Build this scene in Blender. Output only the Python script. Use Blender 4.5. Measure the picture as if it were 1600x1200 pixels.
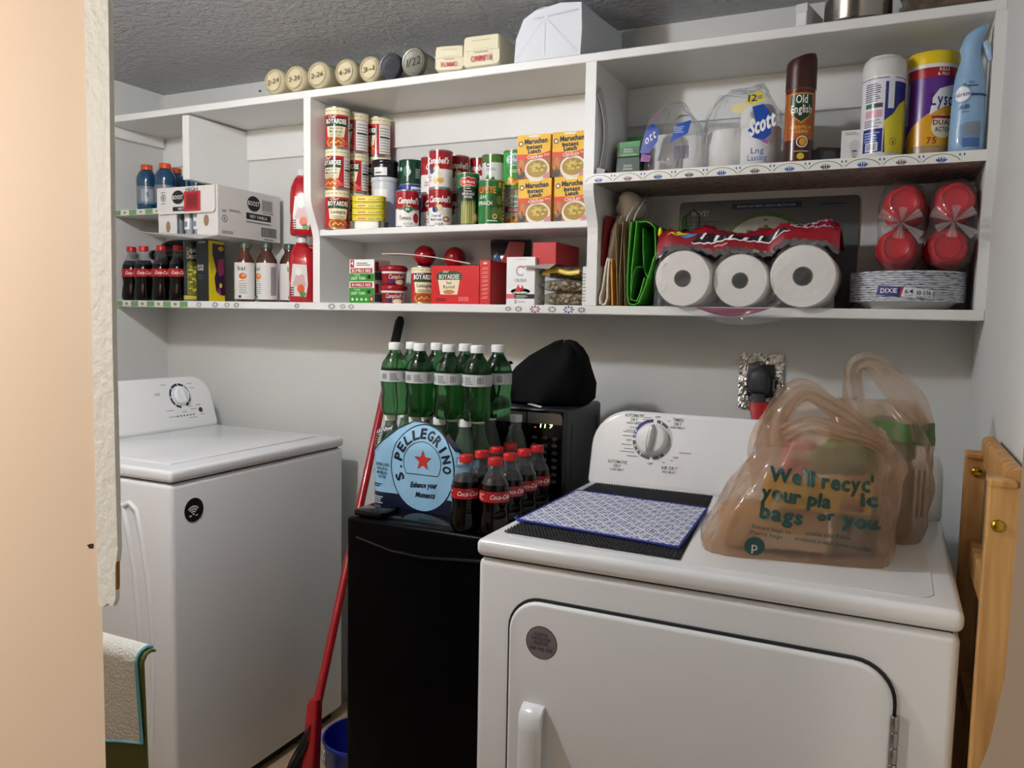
import bpy, bmesh, math, random
from mathutils import Vector, Matrix
random.seed(7)
PI = math.pi
SC = bpy.context.scene
COL = SC.collection
for _o in list(bpy.data.objects):
    bpy.data.objects.remove(_o)

# ---------------------------------------------------------------- camera
CAM = Vector((0.0, -2.1131, 1.2867))
cam_d = bpy.data.cameras.new('camera')
cam_d.sensor_width = 36.0
cam_d.lens = 1247.1 / 1600 * 36.0
cam_d.clip_start = 0.02
cam = bpy.data.objects.new('camera', cam_d)
COL.objects.link(cam)
_R = Vector((0.90254772, 0.43014888, 0.0194824))
_U = Vector((-0.05286684, 0.06579573, 0.99643164))
_F = Vector((-0.42733209, 0.90035708, -0.0821244))
cam.matrix_world = Matrix(((_R.x, _U.x, -_F.x, CAM.x), (_R.y, _U.y, -_F.y, CAM.y), (_R.z, _U.z, -_F.z, CAM.z), (0, 0, 0, 1)))
SC.camera = cam

# ---------------------------------------------------------------- world, lamps, exposure
w = bpy.data.worlds.new('world')
SC.world = w
w.use_nodes = True
w.node_tree.nodes['Background'].inputs[0].default_value = (1.0, 0.97, 0.94, 1)
w.node_tree.nodes['Background'].inputs[1].default_value = 0.10
SC.view_settings.view_transform = 'Standard'
SC.view_settings.look = 'None'
SC.view_settings.exposure = 0.0
SC.view_settings.gamma = 1.0
SC.view_settings.use_curve_mapping = False
SC.cycles.transparent_max_bounces = 48
CLOSET_BULB = 540.0     # emission strength of the closet bulb (r 5 cm)
HALL_LAMP = 92.0        # emission strength of the hall pendant (r 11 cm)

# ---------------------------------------------------------------- materials
def lin(h):
    h = h.lstrip('#')
    o = []
    for i in (0, 2, 4):
        v = int(h[i:i + 2], 16) / 255
        o.append(v / 12.92 if v <= 0.04045 else ((v + 0.055) / 1.055) ** 2.4)
    return (o[0], o[1], o[2], 1)

MATS = {}
def mat(h, rough=0.5, metal=0.0, noise=0.04, ns=40.0, bump=0.0, bs=200.0, trans=0.0, ior=1.45, coat=0.0, emit=0.0, spec=0.5, vor=False, bd=0.004):
    key = (h, rough, metal, noise, ns, bump, bs, trans, ior, coat, emit, spec, vor, bd)
    if key in MATS:
        return MATS[key]
    m = bpy.data.materials.new('paint_' + h.lstrip('#'))
    m.use_nodes = True
    nt = m.node_tree
    b = nt.nodes['Principled BSDF']
    c = lin(h)
    b.inputs['Base Color'].default_value = c
    b.inputs['Roughness'].default_value = rough
    b.inputs['Metallic'].default_value = metal
    b.inputs['IOR'].default_value = ior
    b.inputs['Transmission Weight'].default_value = trans
    b.inputs['Coat Weight'].default_value = coat
    b.inputs['Specular IOR Level'].default_value = spec
    if emit:
        b.inputs['Emission Color'].default_value = c
        b.inputs['Emission Strength'].default_value = emit
    tc = nt.nodes.new('ShaderNodeTexCoord')
    if noise:
        n = nt.nodes.new('ShaderNodeTexNoise')
        n.inputs['Scale'].default_value = ns
        n.inputs['Detail'].default_value = 3
        mr = nt.nodes.new('ShaderNodeMapRange')
        mr.inputs[3].default_value = 1 - noise
        mr.inputs[4].default_value = 1 + noise
        mx = nt.nodes.new('ShaderNodeVectorMath')
        mx.operation = 'SCALE'
        mx.inputs[0].default_value = c[:3]
        nt.links.new(tc.outputs['Object'], n.inputs['Vector'])
        nt.links.new(n.outputs['Fac'], mr.inputs[0])
        nt.links.new(mr.outputs[0], mx.inputs['Scale'])
        nt.links.new(mx.outputs[0], b.inputs['Base Color'])
    if bump:
        if vor:
            n2 = nt.nodes.new('ShaderNodeTexVoronoi')
            n2.inputs['Scale'].default_value = bs
            out = n2.outputs['Distance']
        else:
            n2 = nt.nodes.new('ShaderNodeTexNoise')
            n2.inputs['Scale'].default_value = bs
            n2.inputs['Detail'].default_value = 4
            out = n2.outputs['Fac']
        bp = nt.nodes.new('ShaderNodeBump')
        bp.inputs['Strength'].default_value = bump
        bp.inputs['Distance'].default_value = bd
        nt.links.new(tc.outputs['Object'], n2.inputs['Vector'])
        nt.links.new(out, bp.inputs['Height'])
        nt.links.new(bp.outputs[0], b.inputs['Normal'])
    MATS[key] = m
    return m

def film(h, clear=0.75, rough=0.08, body=0.5, bump=0.0, bs=60.0):
    """thin plastic sheet: see-through share, tinted scattering share and gloss"""
    key = ('film', h, clear, rough, body, bump, bs)
    if key in MATS:
        return MATS[key]
    m = bpy.data.materials.new('film_' + h.lstrip('#'))
    m.use_nodes = True
    nt = m.node_tree
    nt.nodes.remove(nt.nodes['Principled BSDF'])
    out = nt.nodes['Material Output']
    tr = nt.nodes.new('ShaderNodeBsdfTransparent')
    c = lin(h)
    tr.inputs[0].default_value = tuple(0.5 + 0.5 * v for v in c[:3]) + (1,)
    df = nt.nodes.new('ShaderNodeBsdfDiffuse')
    df.inputs[0].default_value = c
    tl = nt.nodes.new('ShaderNodeBsdfTranslucent')
    tl.inputs[0].default_value = c
    gl = nt.nodes.new('ShaderNodeBsdfGlossy')
    gl.inputs['Roughness'].default_value = rough
    fr = nt.nodes.new('ShaderNodeFresnel')
    # a thin sheet reflects alike from both sides
    ge = nt.nodes.new('ShaderNodeNewGeometry')
    io = nt.nodes.new('ShaderNodeMath'); io.operation = 'MULTIPLY_ADD'
    io.inputs[1].default_value = 1 / 1.3 - 1.3; io.inputs[2].default_value = 1.3
    nt.links.new(ge.outputs['Backfacing'], io.inputs[0]); nt.links.new(io.outputs[0], fr.inputs['IOR'])
    m1 = nt.nodes.new('ShaderNodeMixShader')
    m1.inputs[0].default_value = 0.4
    m2 = nt.nodes.new('ShaderNodeMixShader')
    m2.inputs[0].default_value = clear
    m3 = nt.nodes.new('ShaderNodeMixShader')
    nt.links.new(df.outputs[0], m1.inputs[1]); nt.links.new(tl.outputs[0], m1.inputs[2])
    nt.links.new(m1.outputs[0], m2.inputs[1]); nt.links.new(tr.outputs[0], m2.inputs[2])
    nt.links.new(fr.outputs[0], m3.inputs[0])
    nt.links.new(m2.outputs[0], m3.inputs[1]); nt.links.new(gl.outputs[0], m3.inputs[2])
    nt.links.new(m3.outputs[0], out.inputs[0])
    if bump:
        tc = nt.nodes.new('ShaderNodeTexCoord')
        n2 = nt.nodes.new('ShaderNodeTexNoise')
        n2.inputs['Scale'].default_value = bs
        n2.inputs['Detail'].default_value = 3
        bp = nt.nodes.new('ShaderNodeBump')
        bp.inputs['Strength'].default_value = bump
        bp.inputs['Distance'].default_value = 0.01
        nt.links.new(tc.outputs['Object'], n2.inputs['Vector'])
        nt.links.new(n2.outputs['Fac'], bp.inputs['Height'])
        for s in (df, gl, fr):
            nt.links.new(bp.outputs[0], s.inputs['Normal'])
    MATS[key] = m
    return m

# ---------------------------------------------------------------- mesh helpers
class B:
    def __init__(s):
        s.v = []; s.f = []; s.m = []
    def add(s, v, f, mi=0):
        k = len(s.v)
        s.v += [tuple(p) for p in v]
        s.f += [tuple(i + k for i in q) for q in f]
        s.m += [mi] * len(f)
        return s
    def bm(s, bm, mi=0):
        bm.verts.index_update()
        s.add([v.co[:] for v in bm.verts], [[v.index for v in f.verts] for f in bm.faces], mi)
        bm.free()
        return s
    def box(s, x0, x1, y0, y1, z0, z1, mi=0, bev=0, seg=2):
        if bev:
            bm = bmesh.new()
            bmesh.ops.create_cube(bm, size=1)
            for v in bm.verts:
                v.co = Vector(((x0 + x1) / 2 + v.co.x * (x1 - x0), (y0 + y1) / 2 + v.co.y * (y1 - y0), (z0 + z1) / 2 + v.co.z * (z1 - z0)))
            bmesh.ops.bevel(bm, geom=list(bm.edges), offset=bev, segments=seg, profile=0.5, affect='EDGES')
            return s.bm(bm, mi)
        v = [(x0, y0, z0), (x1, y0, z0), (x1, y1, z0), (x0, y1, z0), (x0, y0, z1), (x1, y0, z1), (x1, y1, z1), (x0, y1, z1)]
        return s.add(v, [(3, 2, 1, 0), (4, 5, 6, 7), (0, 1, 5, 4), (1, 2, 6, 5), (2, 3, 7, 6), (3, 0, 4, 7)], mi)
    def lathe(s, prof, seg=24, mi=0, cx=0, cy=0, cap=True, a0=0, fn=None):
        n = len(prof)
        v = []
        for r, z in prof:
            for k in range(seg):
                a = a0 + 2 * PI * k / seg
                rr = r if fn is None else fn(r, z, a)
                v.append((cx + rr * math.cos(a), cy + rr * math.sin(a), z))
        f = []
        for i in range(n - 1):
            for k in range(seg):
                j = (k + 1) % seg
                f.append((i * seg + k, i * seg + j, (i + 1) * seg + j, (i + 1) * seg + k))
        if cap:
            f.append(tuple(range(seg - 1, -1, -1)))
            f.append(tuple((n - 1) * seg + k for k in range(seg)))
        return s.add(v, f, mi)
    def loft(s, rings, mi=0, cap=True, closed=True):
        n = len(rings[0])
        v = [p for r in rings for p in r]
        f = []
        for i in range(len(rings) - 1):
            for k in range(n if closed else n - 1):
                j = (k + 1) % n
                f.append((i * n + k, i * n + j, (i + 1) * n + j, (i + 1) * n + k))
        if cap and closed:
            f.append(tuple(range(n - 1, -1, -1)))
            f.append(tuple((len(rings) - 1) * n + k for k in range(n)))
        return s.add(v, f, mi)
    def prism(s, poly, y0, y1, mi=0, ax='y'):
        """poly: 2D points; ax: the extrusion axis (y: points are x,z; z: x,y; x: y,z)"""
        def P(p, t):
            return (p[0], t, p[1]) if ax == 'y' else ((p[0], p[1], t) if ax == 'z' else (t, p[0], p[1]))
        n = len(poly)
        v = [P(p, y0) for p in poly] + [P(p, y1) for p in poly]
        f = [tuple(range(n)), tuple(range(2 * n - 1, n - 1, -1))]
        for k in range(n):
            j = (k + 1) % n
            f.append((k, n + k, n + j, j))
        return s.add(v, f, mi)
    def tube(s, path, r, seg=8, mi=0, flat=1.0):
        path = [Vector(p) for p in path]
        rings = []
        for i, p in enumerate(path):
            t = (path[min(i + 1, len(path) - 1)] - path[max(i - 1, 0)])
            t = t.normalized() if t.length else Vector((0, 0, 1))
            a = t.orthogonal().normalized() if i == 0 else (pa - t * pa.dot(t)).normalized()
            pa = a
            b = t.cross(a)
            rr = r[i] if isinstance(r, (list, tuple)) else r
            rings.append([tuple(p + a * (rr * math.cos(2 * PI * k / seg)) + b * (rr * flat * math.sin(2 * PI * k / seg))) for k in range(seg)])
        return s.loft(rings, mi)
    def sphere(s, c, r, mi=0, sx=1, sy=1, sz=1, sub=2, fn=None):
        bm = bmesh.new()
        bmesh.ops.create_icosphere(bm, subdivisions=sub, radius=r)
        for v in bm.verts:
            p = v.co.copy()
            if fn:
                p = fn(p)
            v.co = Vector((c[0] + p.x * sx, c[1] + p.y * sy, c[2] + p.z * sz))
        return s.bm(bm, mi)
    def xf(s, M):
        s.v = [tuple(M @ Vector(p)) for p in s.v]
        return s
    def build(s, name, mats, parent=None, loc=(0, 0, 0), rot=(0, 0, 0), smooth=None):
        me = bpy.data.meshes.new(name)
        me.from_pydata(s.v, [], s.f)
        if not isinstance(mats, (list, tuple)):
            mats = [mats]
        for m in mats:
            me.materials.append(m)
        me.polygons.foreach_set('material_index', s.m)
        bm = bmesh.new()
        bm.from_mesh(me)
        bmesh.ops.recalc_face_normals(bm, faces=list(bm.faces))
        if smooth is not None:
            lim = math.radians(smooth)
            for f in bm.faces:
                f.smooth = True
            for e in bm.edges:
                if len(e.link_faces) != 2 or e.calc_face_angle(0) > lim:
                    e.smooth = False
        bm.to_mesh(me)
        bm.free()
        o = bpy.data.objects.new(name, me)
        COL.objects.link(o)
        o.parent = parent
        o.location = loc
        o.rotation_euler = rot
        return o

def tag(o, label=None, cat=None, group=None, kind=None):
    if label: o['label'] = label
    if cat: o['category'] = cat
    if group: o['group'] = group
    if kind: o['kind'] = kind
    return o

def thing(name, label, cat, loc=(0, 0, 0), rz=0.0, group=None):
    o = bpy.data.objects.new(name, None)
    COL.objects.link(o)
    o.empty_display_size = 0.02
    o.location = loc
    o.rotation_euler = (0, 0, rz)
    return tag(o, label, cat, group)

def dup(root, loc, rz, label, group=None):
    r = root.copy(); COL.objects.link(r)
    r.location = loc; r.rotation_euler = (0, 0, rz)
    r['label'] = label
    if group: r['group'] = group
    for ch in list(root.children):
        c = ch.copy(); COL.objects.link(c); c.parent = r
        for g in list(ch.children):
            d = g.copy(); COL.objects.link(d); d.parent = c
    return r

def face_cam(x, y, off=0.0):
    return math.atan2(-x, -(CAM.y - y)) + math.radians(off)

def rrect(x0, x1, z0, z1, r, n=6):
    if not isinstance(r, (tuple, list)):
        r = (r, r, r, r)            # bl, br, tr, tl
    out = []
    for (cx, cz, a, q) in ((x0 + r[0], z0 + r[0], PI, r[0]), (x1 - r[1], z0 + r[1], 1.5 * PI, r[1]), (x1 - r[2], z1 - r[2], 0, r[2]), (x0 + r[3], z1 - r[3], .5 * PI, r[3])):
        for k in range(n + 1):
            t = a + .5 * PI * k / n
            out.append((cx + q * math.cos(t), cz + q * math.sin(t)))
    return out

# ---------------------------------------------------------------- lettering: one mesh per character, then set by hand
GLYPH = {}
def make_glyphs():
    chars = sorted(set("ABCDEFGHIJKLMNOPQRSTUVWXYZabcdefghijklmnopqrstuvwxyz0123456789&'.,-/+!%"))
    tmp = []
    for ch in chars:
        cu = bpy.data.curves.new('g', 'FONT')
        cu.body = ch; cu.size = 1.0; cu.resolution_u = 2; cu.offset = 0.012
        o = bpy.data.objects.new('g', cu)
        COL.objects.link(o)
        tmp.append((ch, o, cu))
    bpy.context.view_layer.update()
    dg = bpy.context.evaluated_depsgraph_get()
    for ch, o, cu in tmp:
        me = bpy.data.meshes.new_from_object(o.evaluated_get(dg))
        vs = [(v.co.x, v.co.y) for v in me.vertices]
        fs = [tuple(p.vertices) for p in me.polygons]
        x0 = min(v[0] for v in vs); x1 = max(v[0] for v in vs)
        GLYPH[ch] = ([(v[0] - x0, v[1]) for v in vs], fs, x1 - x0)
        bpy.data.meshes.remove(me)
    for ch, o, cu in tmp:
        bpy.data.objects.remove(o); bpy.data.curves.remove(cu)
make_glyphs()

class Print:
    """flat print: coloured shapes and lettering in label coordinates (metres), wrapped on a plane, a cylinder or any surface"""
    def __init__(s, rough=0.4, metal=0.0):
        s.items = []; s.cols = []; s.rough = rough; s.metal = metal
    def _c(s, col):
        if col not in s.cols: s.cols.append(col)
        return s.cols.index(col)
    def put(s, vs, fs, col, L):
        s.items.append((vs, fs, s._c(col), L)); return s
    def poly(s, pts, col, L=1):
        return s.put(list(pts), [tuple(range(len(pts)))], col, L)
    def rect(s, u0, u1, v0, v1, col, L=0):
        return s.poly([(u0, v0), (u1, v0), (u1, v1), (u0, v1)], col, L)
    def ell(s, cx, cy, rx, ry, col, L=1, n=16, a0=0, a1=2 * PI):
        full = abs(a1 - a0 - 2 * PI) < 1e-6
        return s.poly([(cx + rx * math.cos(a0 + (a1 - a0) * k / n), cy + ry * math.sin(a0 + (a1 - a0) * k / n)) for k in range(n if full else n + 1)], col, L)
    def ring(s, cx, cy, r0, r1, col, L=1, a0=0, a1=2 * PI, n=20, sy=1.0):
        v = []; f = []
        for k in range(n + 1):
            a = a0 + (a1 - a0) * k / n
            v += [(cx + r0 * math.cos(a), cy + sy * r0 * math.sin(a)), (cx + r1 * math.cos(a), cy + sy * r1 * math.sin(a))]
            if k: f.append((2 * k - 2, 2 * k - 1, 2 * k + 1, 2 * k))
        return s.put(v, f, col, L)
    def star(s, cx, cy, r, col, L=1, q=0.42):
        return s.poly([(cx + (r if k % 2 == 0 else r * q) * math.sin(PI * k / 5), cy + (r if k % 2 == 0 else r * q) * math.cos(PI * k / 5)) for k in range(10)], col, L)
    def text(s, t, cx, cy, h, col, L=2, w=None, shear=0.0, rot=0.0, align='C', gap=0.09, bold=0.0):
        k = h / 0.7
        x = 0; parts = []
        for ch in t:
            if ch == ' ' or ch not in GLYPH:
                x += 0.3; continue
            g = GLYPH[ch]
            parts.append((g, x)); x += g[2] + gap
        W = max(x - gap, .01)
        kx = k if w is None else w / W
        ox = {'C': -W / 2, 'L': 0, 'R': -W}[align]
        ca, sa = math.cos(rot), math.sin(rot)
        for g, gx in parts:
            vs = []
            for (a, b) in g[0]:
                X = (a + gx + ox) * kx + shear * b * k
                Yv = b * k - h / 2
                vs.append((cx + X * ca - Yv * sa, cy + X * sa + Yv * ca))
            s.put(vs, g[1], col, L)
            if bold:
                for dx_, dy_ in ((bold, 0), (-bold, 0), (0, bold), (0, -bold)):
                    s.put([(q[0] + dx_, q[1] + dy_) for q in vs], g[1], col, L + .02 + .1 * dx_ / bold + .05 * dy_ / bold)
        return s
    def arc_text(s, t, cx, cy, r, h, a0, a1, col, L=2, sy=1.0, kx=None, bold=0.0):
        n = len(t)
        for i, ch in enumerate(t):
            a = a0 + (a1 - a0) * i / (n - 1)
            if ch != ' ':
                s.text(ch, cx + r * math.cos(a), cy + sy * r * math.sin(a), h, col, L, rot=a - PI / 2, w=kx if ch not in 'I.' else h * .22, bold=bold)
        return s
    def lines(s, u0, u1, v0, v1, n, col, L=2, fill=0.5):
        """a block of small unreadable print"""
        dv = (v1 - v0) / n
        rr = random.Random(int(abs(u0 + v0) * 1e5))
        for k in range(n):
            s.rect(u0, u0 + (u1 - u0) * rr.uniform(.65, 1), v0 + k * dv, v0 + k * dv + dv * fill, col, L)
        return s
    def bars(s, u0, u1, v0, v1, col='#222222', L=2, n=14):
        rr = random.Random(3)
        d = (u1 - u0) / n
        for k in range(n):
            s.rect(u0 + k * d, u0 + k * d + d * rr.uniform(.25, .75), v0, v1, col, L)
        return s
    def mesh(s, name, fn, parent, step=None, vstep=None, loc=(0, 0, 0), rot=(0, 0, 0), smooth=None):
        bm = bmesh.new()
        for vs, fs, mi, L in s.items:
            bv = [bm.verts.new((v[0], v[1], L)) for v in vs]
            for q in fs:
                try:
                    f = bm.faces.new([bv[i] for i in q]); f.material_index = mi
                except ValueError:
                    pass
        if step:
            xs = [v.co.x for v in bm.verts]
            x = math.floor(min(xs) / step) * step + step
            while x < max(xs):
                bmesh.ops.bisect_plane(bm, geom=list(bm.verts) + list(bm.edges) + list(bm.faces), plane_co=(x, 0, 0), plane_no=(1, 0, 0), dist=1e-6)
                x += step
        if vstep:
            ys = [v.co.y for v in bm.verts]
            y = math.floor(min(ys) / vstep) * vstep + vstep
            while y < max(ys):
                bmesh.ops.bisect_plane(bm, geom=list(bm.verts) + list(bm.edges) + list(bm.faces), plane_co=(0, y, 0), plane_no=(0, 1, 0), dist=1e-6)
                y += vstep
        for v in bm.verts:
            v.co = Vector(fn(v.co.x, v.co.y, v.co.z))
        me = bpy.data.meshes.new(name)
        if smooth:
            for f in bm.faces: f.smooth = True
        bm.to_mesh(me); bm.free()
        for c in s.cols:
            me.materials.append(c if not isinstance(c, str) else mat(c, s.rough, s.metal, noise=0.03))
        o = bpy.data.objects.new(name, me)
        COL.objects.link(o); o.parent = parent; o.location = loc; o.rotation_euler = rot
        return o
    def cyl(s, name, parent, r, z0=0.0, taper=None, eps=0.00025, loc=(0, 0, 0), rot=(0, 0, 0)):
        """u = 0 faces -Y of the parent"""
        def fn(u, v, L):
            R = (r if taper is None else taper(v + z0)) + eps * (L + 1)
            a = u / r
            return (R * math.sin(a), -R * math.cos(a), z0 + v)
        return s.mesh(name, fn, parent, step=r * 0.2, loc=loc, rot=rot, smooth=True)
    def flat(s, name, parent, M, eps=0.0003):
        """label plane: u along M's x, v along M's y, out along M's z"""
        return s.mesh(name, lambda u, v, L: M @ Vector((u, v, eps * (L + 1))), parent)

def plane_y(x, y, z):      # a plane facing -Y at (x, y, z)
    return Matrix(((1, 0, 0, x), (0, 0, -1, y), (0, 1, 0, z), (0, 0, 0, 1)))
def plane_x(x, y, z):      # a plane facing +X: u runs along +Y
    return Matrix(((0, 0, 1, x), (1, 0, 0, y), (0, 1, 0, z), (0, 0, 0, 1)))
def plane_z(x, y, z):
    return Matrix.Translation((x, y, z))

# ================================================================ the room
WALL = mat('#d3d5d2', 0.6, bump=0.12, bs=90, noise=0.03, ns=6)
PEACH = mat('#f3dabf', 0.6, bump=0.08, bs=60, noise=0.03, ns=5)
SHELF = mat('#e8e9e6', 0.38, bump=0.10, bs=45, noise=0.03, ns=9)
def struct(b, name, m, **k):
    return tag(b.build(name, m, **k), kind='structure')

CX0, CX1, CZ = -2.41, 0.168, 2.06
floor = struct(B().box(-3.2, 1.6, -4.2, 0.1, -0.06, -0.006), 'floor', mat('#7d6f60', 0.8))
tag(floor, 'tan tiled floor under the appliances', kind='structure')
tile_b = B().box(-.1475, .1475, -.1475, .1475, -.01, 0, bev=.002, seg=1)
tile0 = tile_b.build('floor_tile', mat('#b9a184', 0.35, noise=.12, ns=9), floor, (-2.1, -.15, 0))
for i in range(8):
    for j in range(7):
        if i == 0 and j == 0: continue
        t = tile0.copy(); COL.objects.link(t)
        t.parent = floor; t.location = (-2.1 + .3 * i, -.15 - .3 * j, 0)
struct(B().box(CX0 - .1, CX1 + .1, 0, .1, -.05, CZ + .1), 'wall_back', WALL)
struct(B().box(CX0 - .1, CX0, -1.6, 0, -.05, CZ), 'wall_left', WALL)
struct(B().box(CX1, CX1 + .1, -1.5, 0, -.05, CZ), 'wall_right', WALL)
CEIL = mat('#a3a5a8', 0.22, noise=0.05, ns=20, bump=1.0, bs=58, spec=1.0, bd=.024)
struct(B().box(CX0 - .8, 1.6, -4.2, .1, CZ, CZ + .1), 'ceiling', CEIL)
# front wall left of the opening, its end cut at a slant; the white casing board hangs on that end
struct(B().prism([(-3.2, -1.6), (-.68, -1.6), (-.87, -1.5), (-3.2, -1.5)], -.05, CZ, ax='z'), 'wall_front', PEACH)
zb = 1.0
trim = [(-.6815, zb + .004), (-.676, zb), (-.668, zb + .006), (-.661, zb + .004), (-.657, zb + .012), (-.656, zb + .045), (-.6545, zb + .05), (-.6525, zb + .062), (-.653, zb + .1), (-.6535, zb + .25), (-.650, zb + .5), (-.647, CZ), (-.6815, CZ)]
struct(B().prism(trim, -1.603, -1.598), 'trim_1', mat('#f1efe6', 0.55, bump=0.5, bs=120, noise=.05, ns=30))
chip = tag(B().prism([(-.657, zb + .020), (-.6555, zb + .024), (-.6548, zb + .055), (-.656, zb + .052)], -1.6028, -1.599).build('trim_2', mat('#9a6a36', 0.7)), kind='structure')
hole = B().prism([(-.699, 1.058), (-.694, 1.060), (-.690, 1.0605), (-.6905, 1.056), (-.696, 1.055)], -1.6005, -1.595)
tag(hole.build('trim_3', mat('#3a2416', .8)), kind='structure')
jr = [(.068, CZ), (.068, 1.17), (.067, 1.09), (.062, 1.05), (.052, 1.01), (.040, .93), (.03, .8), (.03, -.05), (.5, -.05), (.5, CZ)]
b = B()
n_ = len(jr)
b.add([(p[0], -1.6, p[1]) for p in jr] + [(p[0] + .05, -1.5, p[1]) for p in jr], [tuple(range(n_)), tuple(range(2 * n_ - 1, n_ - 1, -1))] + [(k, n_ + k, n_ + (k + 1) % n_, (k + 1) % n_) for k in range(n_)])
struct(b, 'wall_front_right', PEACH)
# chips of missing paint on the strip of wall under the ceiling
pr = Print(rough=.8)
for (x, z, a, c_) in ((-1.96, 2.03, .006, .004), (-1.90, 2.036, .012, .003), (-1.885, 2.03, .004, .003), (-1.84, 2.026, .004, .006), (-1.81, 2.012, .007, .004)):
    pr.ell(x, z, a, c_, '#2c3136', 0, n=7)
o = pr.flat('trim_4', None, plane_y(0, 0, 0)); tag(o, kind='structure')
pr = Print(rough=.8)
rr = random.Random(5)
for k in range(26):
    x = rr.uniform(-1.50, -1.36); z = rr.uniform(.74, .90); a = rr.uniform(.7, 2.0); l = rr.uniform(.006, .024)
    pr.poly([(x, z), (x + l * math.cos(a) + .002, z + l * math.sin(a)), (x + l * math.cos(a), z + l * math.sin(a) + .003)], '#77756f', 0)
o = pr.flat('trim_5', None, plane_y(0, 0, 0)); tag(o, kind='structure')

# ---------------------------------------------------------------- lamps
t = thing('ceiling_light', 'bare round bulb in a white holder on the closet ceiling', 'lamp', (-1.32, -1.32, CZ))
B().lathe([(.06, 0), (.06, -.012), (.03, -.02), (.022, -.035)][::-1], 20).build('lamp_holder', mat('#eeeeea', .4), t, smooth=40)
B().sphere((0, 0, -.072), .042, sub=3).build('bulb', mat('#f4f8ff', .3, emit=CLOSET_BULB, noise=0), t, smooth=60)
t = thing('hall_pendant_lamp', 'round frosted pendant lamp hanging in the hall before the closet', 'lamp', (-1.45, -2.40, CZ))
B().lathe([(.05, -.02), (.05, 0)], 28).build('canopy', mat('#d8d4cc', .4), t, smooth=40)
B().tube([(0, 0, -.01), (0, 0, -.2), (0, 0, -.41)], .003, 8).build('cord', mat('#d8d4cc', .5), t, smooth=60)
B().sphere((0, 0, -.51), .11, sub=3).build('lamp_shade', mat('#fff4e8', .3, emit=HALL_LAMP, noise=0), t, smooth=60)

# ================================================================ built-in shelves
SU = thing('wall_shelf_unit', 'white painted wooden wall shelves built across the back wall', 'shelf', (-1.12, -.13, 1.30))
sl = Vector((1.12, .13, -1.30))
def sp(name, b, m=SHELF):
    return b.build(name, m, SU, sl, smooth=None)
Y1, Y2 = -.258, -.217
sp('top_board', B().box(CX0, CX1, Y1, 0, 1.903, 1.924, bev=.002, seg=1))
bottom_board = sp('bottom_board', B().box(CX0, CX1, Y2, 0, 1.300, 1.322, bev=.002, seg=1))
def divider(x0, x1, zc0, zc1):
    pts = [(0, 1.322), (Y2, 1.322)]
    for k in range(9):
        q = k / 8
        pts.append((Y2 + (Y1 - Y2) * (0.5 - 0.5 * math.cos(PI * q)) if k else Y2, zc0 + (zc1 - zc0) * q))
    pts += [(Y1, 1.903), (0, 1.903)]
    return sp('divider', B().prism(pts, x0, x1, ax='x'))
divider(-1.559, -1.534, 1.50, 1.63)
divider(-.700, -.673, 1.50, 1.614)
divider(.149, CX1, 1.50, 1.614)
sp('divider', B().box(-2.04, -2.012, Y1 + .002, 0, 1.70, 1.897))
left_board = sp('shelf_board', B().box(CX0, -2.118, Y2, 0, 1.606, 1.624))
sp('shelf_board', B().box(-1.534, -.700, Y2, 0, 1.516, 1.534, bev=.002, seg=1))
def contact_paper():
    m = mat('#d9d2c4', 0.5, noise=0)
    m = m.copy(); m.name = 'patterned_contact_paper'
    nt = m.node_tree
    b_ = nt.nodes['Principled BSDF']
    tc = nt.nodes.new('ShaderNodeTexCoord')
    w1 = nt.nodes.new('ShaderNodeTexWave'); w1.inputs['Scale'].default_value = 22; w1.inputs['Distortion'].default_value = 9; w1.inputs['Detail Scale'].default_value = 2
    w1.bands_direction = 'Y'
    r = nt.nodes.new('ShaderNodeValToRGB')
    r.color_ramp.elements[0].color = lin('#6d625c'); r.color_ramp.elements[1].color = lin('#b4aaa2')
    r.color_ramp.elements[0].position = .25
    nt.links.new(tc.outputs['Object'], w1.inputs['Vector'])
    nt.links.new(w1.outputs['Fac'], r.inputs[0]); nt.links.new(r.outputs[0], b_.inputs['Base Color'])
    return m
tile_board = sp('shelf_board', B().box(-.673, .149, Y1, 0, 1.617, 1.637), contact_paper())
for x0, x1 in ((CX0, -2.04), (-2.012, -1.559), (-1.534, -.70), (-.673, .149)):
    sp('cleat', B().box(x0, x1, -.009, 0, 1.802, 1.903, bev=.002, seg=1))
sp('cleat', B().box(CX0, CX0 + .02, Y1 + .02, -.02, 1.868, 1.903))
pr = Print(rough=.3)
pr.rect(-.694, .150, -.012, .010, '#efefe9', 0)
x = -.66
k = 0
while x < .14:
    pr.ring(x, -.016, .0345, .0365, '#5c7d63', 1, a0=.35, a1=PI - .35, n=14, sy=.62)
    cl = ('#3c62a8', '#7b5b66', '#3c62a8', '#52604f')[k % 4]
    for a in (-.9, -.45, 0, .45, .9):
        pr.poly([(x + .011 * math.sin(a), -.010 + .012 * math.cos(a) - .0), (x + .011 * math.sin(a) + .0022, -.010 + .004), (x + .004 * math.sin(a), -.0115), (x + .011 * math.sin(a) - .0022, -.006)], cl, 1)
    for q in (-.004, .004):
        pr.ell(x + .0365 + q, .003, .0018, .003, '#4a5f94', 1, n=6)
    pr.rect(x + .0362, x + .0368, -.012, .0, '#b9b9b2', 1)
    x += .073; k += 1
pr.flat('edge_print', tile_board, plane_y(0, Y1, 1.628)); bpy.data.objects['edge_print']['kind'] = 'stuff'
pr = Print(rough=.35)
x = CX0
k = 0
while x < -2.07:
    pr.rect(x, x + .036, -.009, .009, ('#6f9a62', '#d8d6cc')[k % 2], 0)
    if k % 2: pr.ell(x + .018, 0, .008, .005, '#7f8a6c', 1, n=7)
    x += .038; k += 1
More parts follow.
